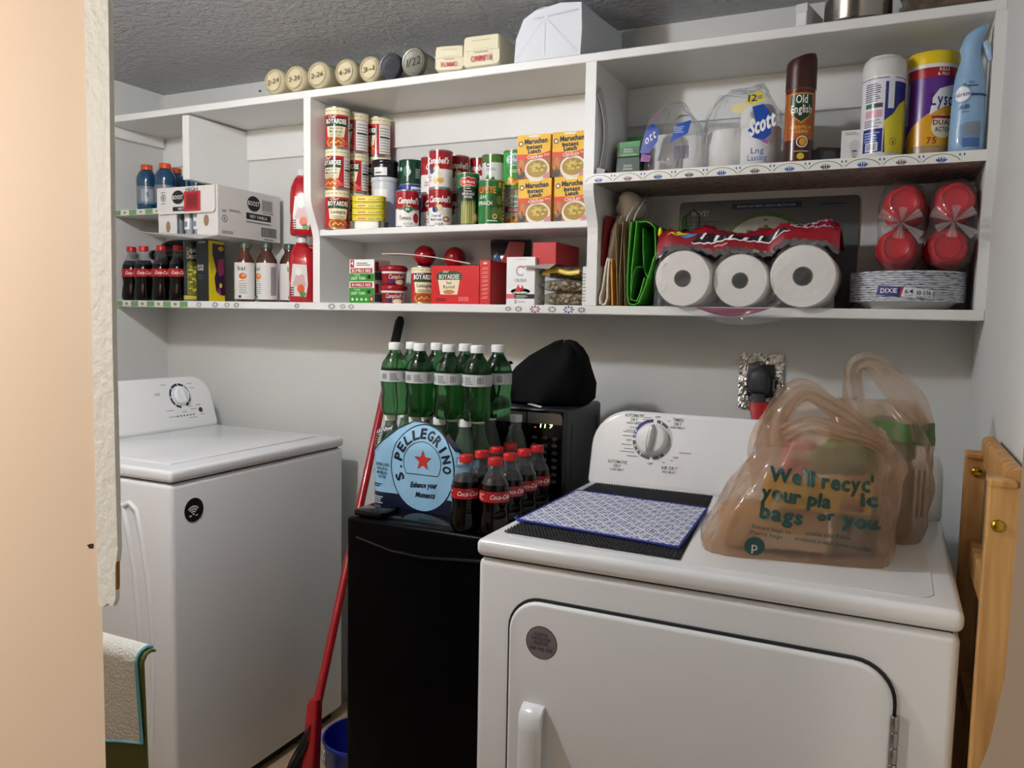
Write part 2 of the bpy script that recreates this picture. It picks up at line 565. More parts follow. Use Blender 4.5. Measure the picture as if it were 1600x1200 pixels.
def floret(pr, x, z, cl, s=1.0):
    for a in range(8):
        t_ = a * PI / 4
        pr.poly([(x + .003 * s * math.cos(t_), z + .002 * s * math.sin(t_)), (x + .012 * s * math.cos(t_ - .25), z + .008 * s * math.sin(t_ - .25)), (x + .014 * s * math.cos(t_), z + .009 * s * math.sin(t_)), (x + .012 * s * math.cos(t_ + .25), z + .008 * s * math.sin(t_ + .25))], cl, 1)
for x, cl, s in ((-2.02, '#666a62', .9), (-1.95, '#3e5687', 1), (-1.90, '#5d6b54', .9), (-1.86, '#444444', .9), (-1.62, '#4b4f55', .8), (-1.49, '#4a5d7d', 1), (-1.45, '#6a7884', .8), (-1.42, '#59665a', .8), (-.915, '#3f4d46', .7), (-.885, '#4c5b4d', .8), (-.838, '#8a3f6a', 1.1), (-.79, '#4a6a52', .9), (-.745, '#3f568f', 1.1), (-.71, '#3a3a3a', .8)):
    floret(pr, x, 0, cl, s)
pr.flat('edge_print', bottom_board, plane_y(0, Y2, 1.311)); bpy.data.objects['edge_print.001']['kind'] = 'stuff'
pr = Print(rough=.35)
x = CX0; k = 0
while x < -2.15:
    pr.rect(x, x + .036, -.008, .008, ('#6f9a62', '#d8d6cc')[k % 2], 0)
    if k % 2: pr.ell(x + .018, 0, .007, .004, '#8a8a76', 1, n=7)
    x += .038; k += 1
pr.flat('edge_print', left_board, plane_y(0, Y2, 1.615)); bpy.data.objects['edge_print.002']['kind'] = 'stuff'
B().lathe([(.017, 0), (.017, .004), (.012, .006)], 18).build('cover_plate', mat('#8f969c', .35, metal=.5), SU, sl + Vector((-1.74, -.02, 1.815)), (PI / 2, 0, 0), smooth=40)

# ================================================================ dryer
WHITE = mat('#eef0f0', 0.22, noise=0.012, ns=4, coat=0.3)
DARK = mat('#26262a', 0.5)
def console(root, W, H, rad, tilt, dep, loc, rot):
    """control panel with rounded upper corners, face to -Y of its own frame, leaning back"""
    bm = bmesh.new()
    poly = rrect(-W / 2, W / 2, 0, H, (.012, .012, rad, rad), 8)
    vs = [bm.verts.new((p[0], 0, p[1])) for p in poly]
    f = bm.faces.new(vs)
    r = bmesh.ops.extrude_face_region(bm, geom=[f])
    for v in r['geom']:
        if isinstance(v, bmesh.types.BMVert):
            v.co.y += dep - v.co.z * math.tan(tilt) * .8
            v.co.z = min(v.co.z, H)
    ed = [e for e in bm.edges if all(abs(v.co.y) < 1e-6 for v in e.verts)]
    bmesh.ops.bevel(bm, geom=ed, offset=.012, segments=4, profile=.5, affect='EDGES')
    b = B().bm(bm)
    return b.build('console', WHITE, root, loc, (-tilt, 0, rot), smooth=35)

D = thing('clothes_dryer', 'white front loading dryer with a square door, beside the black fridge', 'dryer', (-.2565, -.61, 0))
dl = Vector((.2565, .61, 0))
DX0, DX1, DY0, DY1 = -.618, .105, -.943, -.28
B().box(DX0 + .003, DX1 - .003, DY0 + .004, DY1, .025, .882, bev=.012, seg=3).build('cabinet', WHITE, D, dl, smooth=40)
B().box(DX0 + .012, DX1 - .012, DY0 + .014, DY1, .875, .890).build('seam', DARK, D, dl)
lid = B().box(DX0, DX1, DY0, DY1, .885, .915, bev=.011, seg=4)
lid.build('top_panel', WHITE, D, dl, smooth=40)
B().prism(rrect(DX0 + .035, DX1 - .035, DY0 + .035, -.41, .03), .9149, .9162, ax='z').build('deck_inset', WHITE, D, dl, smooth=30)
for sx in (DX0 + .06, DX1 - .06):
    for sy in (DY0 + .06, DY1 - .06):
        B().lathe([(.018, 0), (.018, .02), (.01, .03)], 12).build('leg', DARK, D, dl + Vector((sx, sy, 0)), smooth=40)
B().prism(rrect(-.5535, .0315, .27, .8305, .0565, 8), DY0 - .0005, DY0 + .02).build('door_gap', DARK, D, dl)
door = B()
bm = bmesh.new()
vs = [bm.verts.new((p[0], DY0 - .009, p[1])) for p in rrect(-.549, .027, .28, .826, .053, 8)]
f = bm.faces.new(vs)
r = bmesh.ops.extrude_face_region(bm, geom=[f])
for v in r['geom']:
    if isinstance(v, bmesh.types.BMVert): v.co.y += .02
bmesh.ops.bevel(bm, geom=[e for e in bm.edges if all(abs(v.co.y - (DY0 - .009)) < 1e-6 for v in e.verts)], offset=.006, segments=3, profile=.5, affect='EDGES')
door.bm(bm)
door = door.build('door', WHITE, D, dl, smooth=35)
hb = B()
rings = []
for z, yo, hw in ((.40, 0, .016), (.405, .022, .017), (.43, .028, .017), (.62, .028, .018), (.645, .024, .019), (.655, .012, .019), (.657, 0, .019)):
    cy = DY0 - .009 - yo
    rings.append([(-.499 - hw, cy + .004, z), (-.499 - hw * .7, cy, z), (-.499 + hw * .7, cy, z), (-.499 + hw, cy + .004, z), (-.499 + hw, cy + .018, z), (-.499 - hw, cy + .018, z)])
hb.loft(rings)
hb.build('handle', WHITE, door, smooth=50)
pr = Print(rough=.35)
pr.ell(0, 0, .0275, .0275, '#4a3a3a', 0, n=28).ell(0, 0, .0262, .0262, mat('#9b9aa0', .3, metal=.6), 1, n=28)
for t_, z, h, wd in (('REGISTER', .0135, .0055, .024), ('ENREGISTRER', .0065, .0055, .034), ('REGISTRE', -.0005, .0055, .024), ('888-900-3381', -.0105, .006, .040)):
    pr.text(t_, 0, z, h, '#2a3350', 2, w=wd)
pr.rect(-.023, .023, -.0048, -.0042, '#b03535', 2)
pr.flat('sticker', door, plane_y(-.489, DY0 - .009, .762))
hg = B()
for k in range(9):
    hg.lathe([(.0055, .56 + .0225 * k), (.0062, .5615 + .0225 * k), (.0062, .580 + .0225 * k), (.0055, .5815 + .0225 * k)], 10, cx=.030, cy=DY0 - .006)
hg.build('hinge', mat('#a9abad', .25, metal=1), D, dl, smooth=40)
# control panel
TD = math.radians(14)
con = console(D, DX1 - DX0 - .004, .175, .085, TD, .085, dl + Vector(((DX0 + DX1) / 2, -.407, .914)), 0)
pr = Print(rough=.35)
cx, cz = -.216, .112
blue, grey, pale = '#3a3f78', '#6a6e70', '#b8bcc0'
pr.ring(cx, cz, .0385, .0455, blue, 1, a0=PI / 2 + .04, a1=PI / 2 + 1.05)
pr.ring(cx, cz, .0385, .0455, '#6670a8', 1, a0=PI / 2 + 1.05, a1=PI - .02)
pr.ring(cx, cz, .0385, .0455, grey, 1, a0=PI + .12, a1=1.5 * PI - .05)
pr.ring(cx, cz, .0385, .0455, '#6a7090', 1, a0=1.5 * PI + .12, a1=1.5 * PI + .75)
pr.ring(cx, cz, .0385, .0455, '#c4c8cb', 1, a0=-.75, a1=.7)
pr.ring(cx, cz, .0385, .0455, '#565b5e', 1, a0=.72, a1=PI / 2 - .16)
for a in (2.75, 2.95, 3.55, 3.85, 4.1, 1.15, 5.2):
    pr.rect(cx + .042 * math.cos(a) - .0016, cx + .042 * math.cos(a) + .0016, cz + .042 * math.sin(a) - .0025, cz + .042 * math.sin(a) + .0025, '#e9ecef', 2)
tx = '#5a5f66'
for t_, u, v, h, wd in (('AUTOMATIC', -.262, .163, .007, .046), ('DRY', -.262, .1535, .007, .016), ('HIGH HEAT', -.262, .1455, .0045, .034),
                        ('TIMED', -.162, .160, .007, .024), ('DRY', -.162, .1505, .007, .016), ('HIGH HEAT', -.162, .1425, .0045, .034),
                        ('AUTOMATIC', -.291, .055, .007, .046), ('DRY', -.291, .0455, .007, .016), ('LOW HEAT', -.291, .0375, .005, .032),
                        ('AIR DRY', -.172, .052, .007, .036), ('NO HEAT', -.172, .043, .0055, .030),
                        ('OFF', -.208, .163, .005, .012), ('OFF', -.270, .106, .005, .012), ('OFF', -.216, .058, .005, .012), ('OFF', -.160, .076, .0045, .012)):
    pr.text(t_, u, v, h, tx, 1, w=wd)
for u, v, wd in ((-.232, .160, .018), (-.233, .1555, .02), (-.250, .148, .012), (-.252, .1445, .012), (-.262, .136, .02), (-.268, .129, .022), (-.272, .125, .026), (-.272, .116, .026), (-.274, .096, .024), (-.268, .087, .022), (-.272, .080, .034), (-.258, .071, .026), (-.182, .156, .006), (-.160, .143, .006), (-.140, .088, .026), (-.168, .069, .006), (-.186, .063, .006)):
    pr.rect(u - wd / 2, u + wd / 2, v - .0009, v + .0009, '#8d9298', 1)
pr.flat('panel_print', con, plane_y(0, 0, 0))
kn = B().lathe([(.036, 0), (.0355, .010), (.030, .016), (.027, .017)], 32).build('knob', mat('#eceeed', .3), con, (cx, -.0003, cz), (PI / 2, 0, 0), smooth=40)
rb = B()
rings = []
for z, hw, hh in ((.012, .009, .033), (.020, .0085, .032), (.027, .006, .029), (.029, .003, .025)):
    rings.append([(hw * math.cos(2 * PI * k / 16) * 1.0, hh * math.sin(2 * PI * k / 16), z) for k in range(16)])
rb.loft(rings).build('grip', mat('#cfd2d0', .25, metal=.4), kn, rot=(0, 0, -.12), smooth=50)

# ================================================================ washer (back to the left wall, front to the right)
W_ = thing('washing_machine', 'white top loading washer with its back to the left wall', 'washer', (-1.87, -.4335, 0))
wl = Vector((1.87, .4335, 0))
WX0, WX1, WY0, WY1 = -2.21, -1.535, -.767, -.10
WWH = mat('#e3e6e8', 0.25, noise=0.012, ns=4, coat=0.3)
B().box(WX0, WX1, WY0 + .002, WY1 - .002, .03, .873, bev=.012, seg=3).build('cabinet', WWH, W_, wl, smooth=40)
B().box(WX0 + .01, WX1 - .012, WY0 + .014, WY1 - .014, .87, .882).build('seam', DARK, W_, wl)
B().box(WX0, WX1 + .002, WY0, WY1, .877, .907, bev=.010, seg=4).build('top_panel', WWH, W_, wl, smooth=40)
wlid = B().box(-2.03, -1.60, WY0 + .06, WY1 - .05, .9055, .9105, bev=.0045, seg=3).build('lid', WWH, W_, wl, smooth=40)
B().box(-2.20, -1.56, WY0 + .03, WY1 - .03, 0.0, .03).build('base', DARK, W_, wl)
wcon = console(W_, WY1 - WY0, .178, .075, math.radians(17), .10, wl + Vector((-2.056, -.4335, .9065)), PI / 2)
pr = Print(rough=.35)
wx, wz = .196, .112
pr.ring(wx, wz, .034, .0415, '#23284a', 1, a0=-1.1, a1=4.6, n=30)
for a in (.2, .9, 1.6, 2.4, 3.2, 4.0, 5.6):
    pr.rect(wx + .038 * math.cos(a) - .002, wx + .038 * math.cos(a) + .002, wz + .038 * math.sin(a) - .003, wz + .038 * math.sin(a) + .003, '#e5e8ea', 2)
pr.text('START', .262, .076, .005, '#5a5f66', 1, w=.02)
pr.text('START', .20, .058, .0045, '#5a5f66', 1, w=.018)
for k in range(6):
    pr.rect(.166 + k * .013, .172 + k * .013, .0435, .0475, '#2a2d35', 1)
for u, v, wd in ((.11, .125, .024), (.11, .120, .018), (.14, .152, .02), (.245, .15, .018), (.252, .135, .02), (.145, .066, .03), (.15, .0455, .03), (.24, .064, .025), (.23, .036, .03), (.27, .044, .016)):
    pr.rect(u - wd / 2, u + wd / 2, v - .0009, v + .0009, '#80858c', 1)
pr.ell(.267, .0585, .0085, .0085, '#33363c', 1, n=18)
pr.flat('panel_print', wcon, plane_y(0, 0, 0))
kn = B().lathe([(.030, 0), (.030, .010), (.024, .017)], 28).build('knob', mat('#e8eaea', .3), wcon, (wx, -.0003, wz), (PI / 2, 0, 0), smooth=40)
rb = B(); rings = []
for z, hw, hh in ((.012, .008, .028), (.024, .0065, .026), (.027, .003, .022)):
    rings.append([(hw * math.cos(2 * PI * k / 14), hh * math.sin(2 * PI * k / 14), z) for k in range(14)])
rb.loft(rings).build('grip', mat('#dfe2e2', .25), kn, rot=(0, 0, .25), smooth=50)
pr = Print(rough=.3)
pr.ell(0, 0, .030, .030, '#15161a', 0, n=28)
for r_ in (.009, .015, .021):
    pr.ring(-.002, -.012, r_ - .0018, r_ + .0018, '#e8e8e6', 1, a0=.75, a1=2.4, n=10)
pr.ell(-.002, -.010, .003, .003, '#e8e8e6', 1, n=10)
pr.rect(.004, .012, -.016, -.013, '#e8e8e6', 1); pr.rect(-.015, -.008, -.016, -.012, '#e8e8e6', 1)
pr.flat('sticker', W_, Matrix.Translation(wl) @ plane_x(WX1 + .0005, -.697, .800))
for off in (0, .045):
    path = [(-1.735 + off * .6, .80), (-1.722 + off, .815), (-1.70 + off, .80), (-1.685 + off, .74), (-1.665 + off, .64), (-1.652 + off, .5), (-1.650 + off, .36), (-1.66 + off, .2)]
    B().tube([(p[0], WY0 + .0025, p[1]) for p in path], .007, 8).build('side_rib', WWH, W_, wl, smooth=60)

# ================================================================ black compact fridge
BLK = mat('#030304', 0.32, noise=.05, bump=.05, bs=300, spec=.08)
BLKG = mat('#050506', 0.12, noise=.02, spec=.35)
Fg = thing('compact_fridge', 'small black fridge between the washer and the dryer', 'fridge', (-.84, -.46, 0))
fl = Vector((.84, .46, 0))
FX0, FX1, FY, FZ = -1.056, -.626, -.72, .853
B().box(FX0, FX1, FY + .055, -.20, .02, FZ - .012, bev=.006).build('cabinet', BLK, Fg, fl, smooth=40)
B().box(FX0 - .002, FX1 + .002, FY + .03, -.20, FZ - .014, FZ, bev=.005).build('top_panel', BLKG, Fg, fl, smooth=40)
fd = B().box(FX0, FX1, FY, FY + .05, .03, FZ - .004, bev=.010, seg=3).build('door', BLK, Fg, fl, smooth=40)
B().tube([(FX0 + .03, FY - .002, FZ - .045), (FX0 + .12, FY - .004, FZ - .062), (FX0 + .2, FY - .004, FZ - .065), (FX1 - .05, FY - .003, FZ - .05)], .004, 6).build('handle', BLKG, fd, smooth=60)
B().box(FX0 + .012, FX0 + .085, FY + .01, FY + .085, FZ - .002, FZ + .012, bev=.005).build('hinge_cover', BLKG, Fg, fl, smooth=40)
B().box(FX0 + .02, FX1 - .02, FY + .08, -.22, 0, .025).build('base', BLK, Fg, fl)

# ================================================================ microwave on the fridge
MX0, MX1, MY0, MY1, MZ0, MZ1 = -1.05, -.680, -.395, -.13, .8535, 1.076
Mw = thing('microwave_oven', 'black microwave with a silver strip standing on the fridge', 'microwave', ((MX0 + MX1) / 2, (MY0 + MY1) / 2, MZ0))
ml = Vector((-(MX0 + MX1) / 2, -(MY0 + MY1) / 2, -MZ0))
B().box(MX0, MX1, MY0 + .018, MY1, MZ0 + .008, MZ1, bev=.010, seg=3).build('cabinet', mat('#33363a', .38, metal=.3), Mw, ml, smooth=40)
mdoor = B().box(MX0 + .002, MX1 - .095, MY0, MY0 + .02, MZ0 + .012, MZ1 - .006, bev=.003).build('door', BLKG, Mw, ml, smooth=40)
mpan = B().box(MX1 - .094, MX1 - .002, MY0, MY0 + .02, MZ0 + .012, MZ1 - .006, bev=.003).build('control_panel', BLKG, Mw, ml, smooth=40)
SIL = mat('#8c8d8e', .3, metal=.8)
B().box(MX0 + .004, MX1 - .0965, MY0 - .0012, MY0, MZ1 - .036, MZ1 - .010).build('trim_strip', SIL, mdoor)
B().prism(rrect(MX1 - .0925, MX1 - .004, MZ1 - .036, MZ1 - .010, (.001, .001, .010, .001)), MY0 - .0012, MY0).build('trim_strip', SIL, mpan)
B().tube([(MX1 - .128, MY0, MZ1 - .042), (MX1 - .128, MY0 - .020, MZ1 - .046), (MX1 - .128, MY0 - .020, MZ0 + .05), (MX1 - .128, MY0, MZ0 + .045)], .0035, 8).build('handle', mat('#d8d8d6', .2, metal=.9), mdoor, smooth=50)
pr = Print(rough=.4)
pr.text('1 1 9', .004, .054, .0155, mat('#c8f0a0', .5, emit=3.0, noise=0), 1, w=.032, shear=.12)
pr.rect(-.027, -.021, .0455, .047, mat('#ff5030', .5, emit=1.5, noise=0), 1)
for j in range(7):
    for i in range(3):
        pr.ring(-.026 + i * .026, .022 - j * .017, .0062, .0068, '#8d8f92', 1, n=8, sy=.7)
        pr.rect(-.030 + i * .026, -.022 + i * .026, .0213 - j * .017, .0227 - j * .017, '#a9abae', 1)
pr.flat('panel_print', mpan, plane_y(MX1 - .048, MY0, .965 + .02))
for (za, zb_) in ((MZ0 + .04, MZ1 - .035),):
    B().box(MX1 - .001, MX1 + .0012, MY0 + .05, MY0 + .058, za, zb_).build('side_groove', DARK, Mw, ml)
    B().box(MX1 - .001, MX1 + .0012, MY1 - .035, MY1 - .031, za + .02, zb_).build('side_groove', DARK, Mw, ml)
for sx in (MX0 + .04, MX1 - .04):
    for sy in (MY0 + .05, MY1 - .04):
        B().lathe([(.012, 0), (.012, .010)], 10).build('foot', DARK, Mw, ml + Vector((sx, sy, MZ0)))

# ================================================================ tins
TIN = mat('#b9bab8', .28, metal=1.0)
def tin(name, label, x, y, z, r, h, pr, off=0.0, group=None, lid='#b9bab8', cat='can'):
    t = thing(name, label, cat, (x, y, z), face_cam(x, y, off), group)
    b = B().lathe([(r - .003, .0015), (r, 0), (r + .0006, .0012), (r + .0004, .003), (r - .0006, .004), (r - .0006, h - .004), (r + .0004, h - .003), (r + .0006, h - .0012), (r, h), (r - .002, h - .001), (r - .0025, h - .004)], 32)
    b.build('can_body', TIN if lid == '#b9bab8' else mat(lid, .35), t, smooth=50)
    if pr:
        pr.cyl('paper_label', t, r - .0004)
    return t

def pasta(kind, r=.0358, h=.1165):
    p = Print(rough=.15); c = PI * r
    p.rect(-c, c, .004, h - .004, '#b3262c', 0)
    p.rect(-c, c, h * .80, h - .004, '#ece2bd', 1)
    for k in range(9):
        p.rect(-.05 + k * .012, -.042 + k * .012, h * .885, h * .90, '#8a7a4a', 2)
    p.rect(.036, .078, .006, h * .79, '#ebe9e4', 1)
    for k in range(9):
        p.rect(.039, .074, .012 + k * .0085, .0135 + k * .0085, '#33302e', 2)
    p.rect(.039, .074, .052, .057, '#33302e', 2)
    p.poly([(-.03, .030), (.02, .030), (.026, .062), (-.034, .062)], '#efe4c4', 1)
    p.ell(-.004, .015, .03, .017, '#c98744', 2)
    p.ell(-.006, .017, .021, .012, '#a04a26', 3)
    for k in range(5):
        p.ell(-.018 + k * .007, .014 + .004 * (k % 2), .004, .003, '#dca557', 4, n=8)
    p.rect(-.037, .029, .060, .071, '#2e5434', 2)
    p.text('Chef', -.016, .087, .008, '#f4f1e8', 4, shear=.3)
    p.poly([(-.038, .066), (.03, .066), (.03, .083), (.012, .086), (-.022, .086), (-.038, .083)], '#3b2522', 2)
    p.text('BOYARDEE', -.004, .0745, .013, '#f7f4ec', 4, w=.062, bold=.0004)
    if kind == 'lasagna':
        p.text('Lasagna', -.004, .051, .010, '#2a2422', 3, w=.042)
    elif kind == 'ravioli':
        p.text('Ravioli', -.004, .051, .010, '#2a2422', 3, w=.038)
    else:
        p.text('Spaghetti &', -.004, .055, .0065, '#2a2422', 3, w=.038)
        p.text('Meatballs', -.004, .0455, .007, '#2a2422', 3, w=.038)
    p.lines(-.022, .014, .033, .041, 2, '#6a8a6a', 3)
    for k in range(4):
        p.rect(.012 + k * .0065, .0175 + k * .0065, .008, .018, '#d8505a', 3)
    return p
ZC = 1.534
G = 'cans of pasta stacked on the middle shelf'
H = .1165
for k, (kind, off, lab) in enumerate((('lasagna', 10, 'bottom can of the leftmost front stack, red lasagna label'), ('meat', -28, 'middle can of the leftmost front stack, red label turned left'), ('meat', -2, 'top can of the leftmost front stack, red spaghetti and meatballs label'))):
    tin('pasta_can', lab, -1.494, -.186, ZC + H * k, .0358, H - .0004, pasta(kind), off, G)
for k, (kind, off, lab) in enumerate((('ravioli', -5, 'red ravioli can at the bottom of the second stack, half behind yellow tins'), ('ravioli', -35, 'red pasta can second from the top in the middle stack'), ('meat', -62, 'top can of the middle stack, turned to its nutrition table'))):
    tin('pasta_can', lab, -1.480, -.113, ZC + H * k, .0358, H - .0004, pasta(kind), off, G)
for k, (kind, off, lab) in enumerate((('meat', -50, 'bottom pasta can of the rearmost stack, behind the white tubs'), ('meat', -55, 'middle pasta can of the rearmost stack, behind the black tub'), ('meat', -58, 'top pasta can of the rearmost stack, by the grooved back wall'))):
    tin('pasta_can', lab, -1.446, -.0465, ZC + H * k, .0358, H - .0004, pasta(kind), off, G)

def tub(name, label, x, y, z, r, h, col, note):
    t = thing(name, label, 'tub', (x, y, z), face_cam(x, y), 'round tubs stacked behind the yellow tins')
    B().lathe([(r - .002, 0), (r - .001, .004), (r - .001, h - .012)], 28).build('tub_body', mat(col, .25), t, smooth=50)
    B().lathe([(r, h - .013), (r + .0015, h - .011), (r + .0015, h - .003), (r, h)], 28).build('tub_lid', mat(col, .2), t, smooth=50)
    if note:
        p = Print()
        p.rect(-.036, .006, .004, h * .55, '#e6e6e4', 0)
        p.lines(-.03, 0, h * .2, h * .35, 1, '#333333', 1)
        p.cyl('note', t, r - .0008)
    return t
tub('storage_tub', 'lowest pale grey tub behind the stacked yellow tins', -1.388, -.098, ZC, .0395, .079, '#c9d1d8', False)
tub('storage_tub', 'upper pale grey tub right under the black tub', -1.388, -.098, ZC + .0791, .0395, .079, '#c9d1d8', True)
tub('storage_tub', 'black round tub with a paper note on top of grey tubs', -1.388, -.098, ZC + .1583, .0395, .050, '#17181c', True)

t = thing('silver_tin', 'flat silver fish tin under four yellow tins', 'can', (-1.387, -.178, ZC), .35)
bb_ = B()
bb_.prism(rrect(-.056, .056, -.027, .027, .024, 8), 0, .021, ax='z')
bb_.prism(rrect(-.058, .058, -.029, .029, .026, 8), .018, .021, ax='z')
bb_.build('can_body', mat('#8e9090', .22, metal=1), t, smooth=40)
for k in range(4):
    lab = ('lowest yellow fish tin of four, on the silver tin', 'second yellow fish tin from the bottom of four', 'third yellow fish tin from the bottom of four', 'topmost yellow fish tin of the four stacked')[k]
    t = thing('fish_tin', lab, 'can', (-1.387, -.178, ZC + .0212 + k * .0183), .38, 'yellow fish tins')
    b_ = B()
    rings = []
    for z, q in ((0, -.004), (.002, 0), (.014, 0), (.0152, .0016), (.0172, .0016), (.0182, 0)):
        rings.append([(p[0], p[1], z) for p in rrect(-.047 - q, .047 + q, -.024 - q, .024 + q, .017, 6)])
    b_.loft(rings).build('can_body', mat('#d8c81e', .3), t, smooth=40)
    p = Print()
    p.rect(-.028, -.005, .0062, .0098, '#b0401f', 0)
    p.rect(.003, .024, .008, .0095, '#8a7b10', 0); p.rect(.003, .024, .0055, .007, '#8a7b10', 0)
    p.rect(.026, .04, .006, .010, '#2a6a78', 0)
    p.flat('print', t, plane_y(0, -.0241, 0))

def plain(r, h, cols, extra=None):
    p = Print(rough=.15); c = PI * r
    for v0, v1, col in cols:
        p.rect(-c, c, max(v0 * h, .004), min(v1 * h, h - .004), col, 0)
    if extra: extra(p)
    return p
def gx(p):
    p.ell(-.012, .035, .012, .016, '#3f7a66', 1); p.ell(-.006, .033, .006, .008, '#c7d8d0', 2)
    p.rect(.012, .03, .014, .044, '#4a7a60', 1)
    for k in range(4): p.rect(.014, .028, .018 + k * .007, .020 + k * .007, '#d8e0d8', 2)
    p.ell(-.034, .042, .006, .006, '#bcd6cf', 2)
tin('blue_can', 'blue and white can under a dark green can', -1.312, -.074, ZC, .0355, .139, plain(.0355, .139, ((0, 1, '#22408c'),), lambda p: (p.rect(0, .05, .10, .13, '#e4e6ea', 1), p.lines(.004, .04, .108, .126, 3, '#22408c', 2))), 0)
tin('green_can', 'dark green patterned can standing on a blue can', -1.312, -.074, ZC + .1394, .0355, .069, plain(.0355, .069, ((0, 1, '#173f31'),), gx), 0, lid='#1c4a3a')

def soup(kind, r=.033, h=.104):
    p = Print(rough=.15); c = PI * r
    p.rect(-c, c, .004, h * .50, '#e9e8e4', 0)
    p.rect(-c, c, h * .50, h - .004, '#981c28', 0)
    p.text("Campbell's", 0, h * .72, .0165, '#f5f1ea', 2, w=.066, shear=.28, bold=.0004)
    p.ell(0, h * .50, .0095, .0095, '#c9a85c', 1); p.ell(0, h * .5, .008, .008, '#e4d6a4', 2)
    if kind == 'tomato':
        p.rect(-.03, .03, h * .47, h * .53, '#5b6b5c', 1)
        p.poly([(-.012, h * .55), (.012, h * .55), (.012, h * .45), (0, h * .38), (-.012, h * .45)], '#2f6b4c', 3)
        p.lines(-.008, .008, h * .46, h * .53, 2, '#eef2ee', 4)
        p.text('Tomato', -.009, h * .26, .011, '#1d1b1b', 2, w=.034)
        p.ell(.024, h * .26, .0105, .014, '#b3202a', 2); p.ell(.022, h * .34, .004, .002, '#2f5a30', 3, n=8)
        p.text('SOUP', 0, h * .10, .005, '#6a6a6a', 2, w=.026)
    elif kind == 'mushroom':
        p.ell(-.012, h * .45, .0085, .0085, '#24386e', 3)
        p.text('Cream of', -.01, h * .29, .007, '#24386e', 2, w=.028); p.text('Mushroom', -.01, h * .19, .007, '#24386e', 2, w=.032)
        p.ell(.016, h * .38, .010, .009, '#d9d4c8', 2); p.ell(.02, h * .2, .011, .008, '#a5673f', 2); p.ell(.018, h * .2, .006, .004, '#e2c69f', 3)
        p.text('SOUP', 0, h * .075, .005, '#6a6a6a', 2, w=.022)
    else:
        p.ell(-.016, h * .45, .008, .008, '#3b4d88', 3)
        p.ell(.004, h * .36, .009, .010, '#cfcac0', 2)
        p.ell(.006, h * .2, .016, .012, '#e3cf9d', 2); p.ell(.010, h * .2, .010, .007, '#c79a5a', 3)
        p.text('Cream of', -.026, h * .30, .006, '#93212d', 2, w=.02); p.text('with Rice', -.026, h * .22, .006, '#93212d', 2, w=.02)
        p.rect(.05, .085, .006, h * .48, '#cfcfcb', 1); p.bars(.056, .08, .01, .03, L=2)
        p.lines(.053, .083, .035, h * .46, 5, '#555555', 2)
    return p
G = 'red and white soup cans'
SR, SH = .033, .104
tin('soup_can', 'tomato soup can at the front, next to the yellow tins', -1.26, -.172, ZC, SR, SH, soup('tomato'), 4, G)
tin('soup_can', 'lower soup can standing between the tomato and mushroom soup cans', -1.226, -.095, ZC, SR, SH, soup('chicken'), 20, G)
tin('soup_can', 'upper soup can half hidden, right of the dark green can', -1.226, -.095, ZC + SH, SR, SH, soup('chicken'), 22, G)
tin('soup_can', 'lower cream of mushroom soup can in the front row', -1.155, -.166, ZC, SR, SH, soup('mushroom'), -6, G)
tin('soup_can', 'tallest front soup can, cream soup stacked on the mushroom soup', -1.155, -.166, ZC + SH, SR, SH, soup('chicken'), -22, G)
tin('soup_can', 'lower soup can hidden behind the mushroom soup stack', -1.146, -.088, ZC, SR, SH, soup('chicken'), 0, G)
tin('soup_can', 'upper soup can behind, just left of the asparagus can top', -1.146, -.088, ZC + SH, SR, SH, soup('chicken'), 2, G)
tin('soup_can', 'lower soup can farthest back, behind the asparagus can', -1.1005, -.0345, ZC, SR, SH, soup('chicken'), -18, G)
tin('soup_can', 'upper soup can farthest back, seen above the asparagus can', -1.1005, -.0345, ZC + SH, SR, SH, soup('chicken'), -20, G)

def aspar(p):
    p.rect(-.02, .022, .004, .066, '#5f6b36', 1)
    for k in range(7):
        x = -.017 + k * .006
        p.poly([(x - .0022, .006), (x + .0022, .006), (x + .002, .052 + .006 * (k % 2)), (x, .064 + .004 * (k % 3)), (x - .002, .052)], ('#a9ab62', '#8b9450', '#c3bd7d')[k % 3], 2)
    p.ell(.02, .022, .009, .013, '#d9a86a', 3); p.ell(.02, .022, .005, .008, '#efd0a0', 4)
    for q in (-.014, 0, .014): p.ell(q, .117, .011, .0115 if q else .014, '#f1e9df', 1)
    for q in (-.014, 0, .014): p.ell(q, .117, .0098, .0102 if q else .0126, '#c3222b', 2)
    p.text('Del Monte', 0, .117, .0085, '#f6efe4', 3, w=.036); p.rect(-.006, .006, .1075, .1095, '#f6d9a0', 3)
    p.rect(-.006, .006, .098, .100, '#e8e6d8', 2)
    p.text('ASPARAGUS', 0, .085, .0065, '#f4f2ea', 2, w=.034); p.text('SPEARS', 0, .0765, .0065, '#f4f2ea', 2, w=.022); p.rect(-.010, .010, .091, .093, '#e8e6d8', 2)
tin('asparagus_can', 'tall green asparagus spears can with a red shield logo', -1.068, -.166, ZC, .031, .142, plain(.031, .142, ((0, .5, '#22342a'), (.5, .72, '#182a20'), (.72, 1, '#1f6b3a')), aspar), 0)
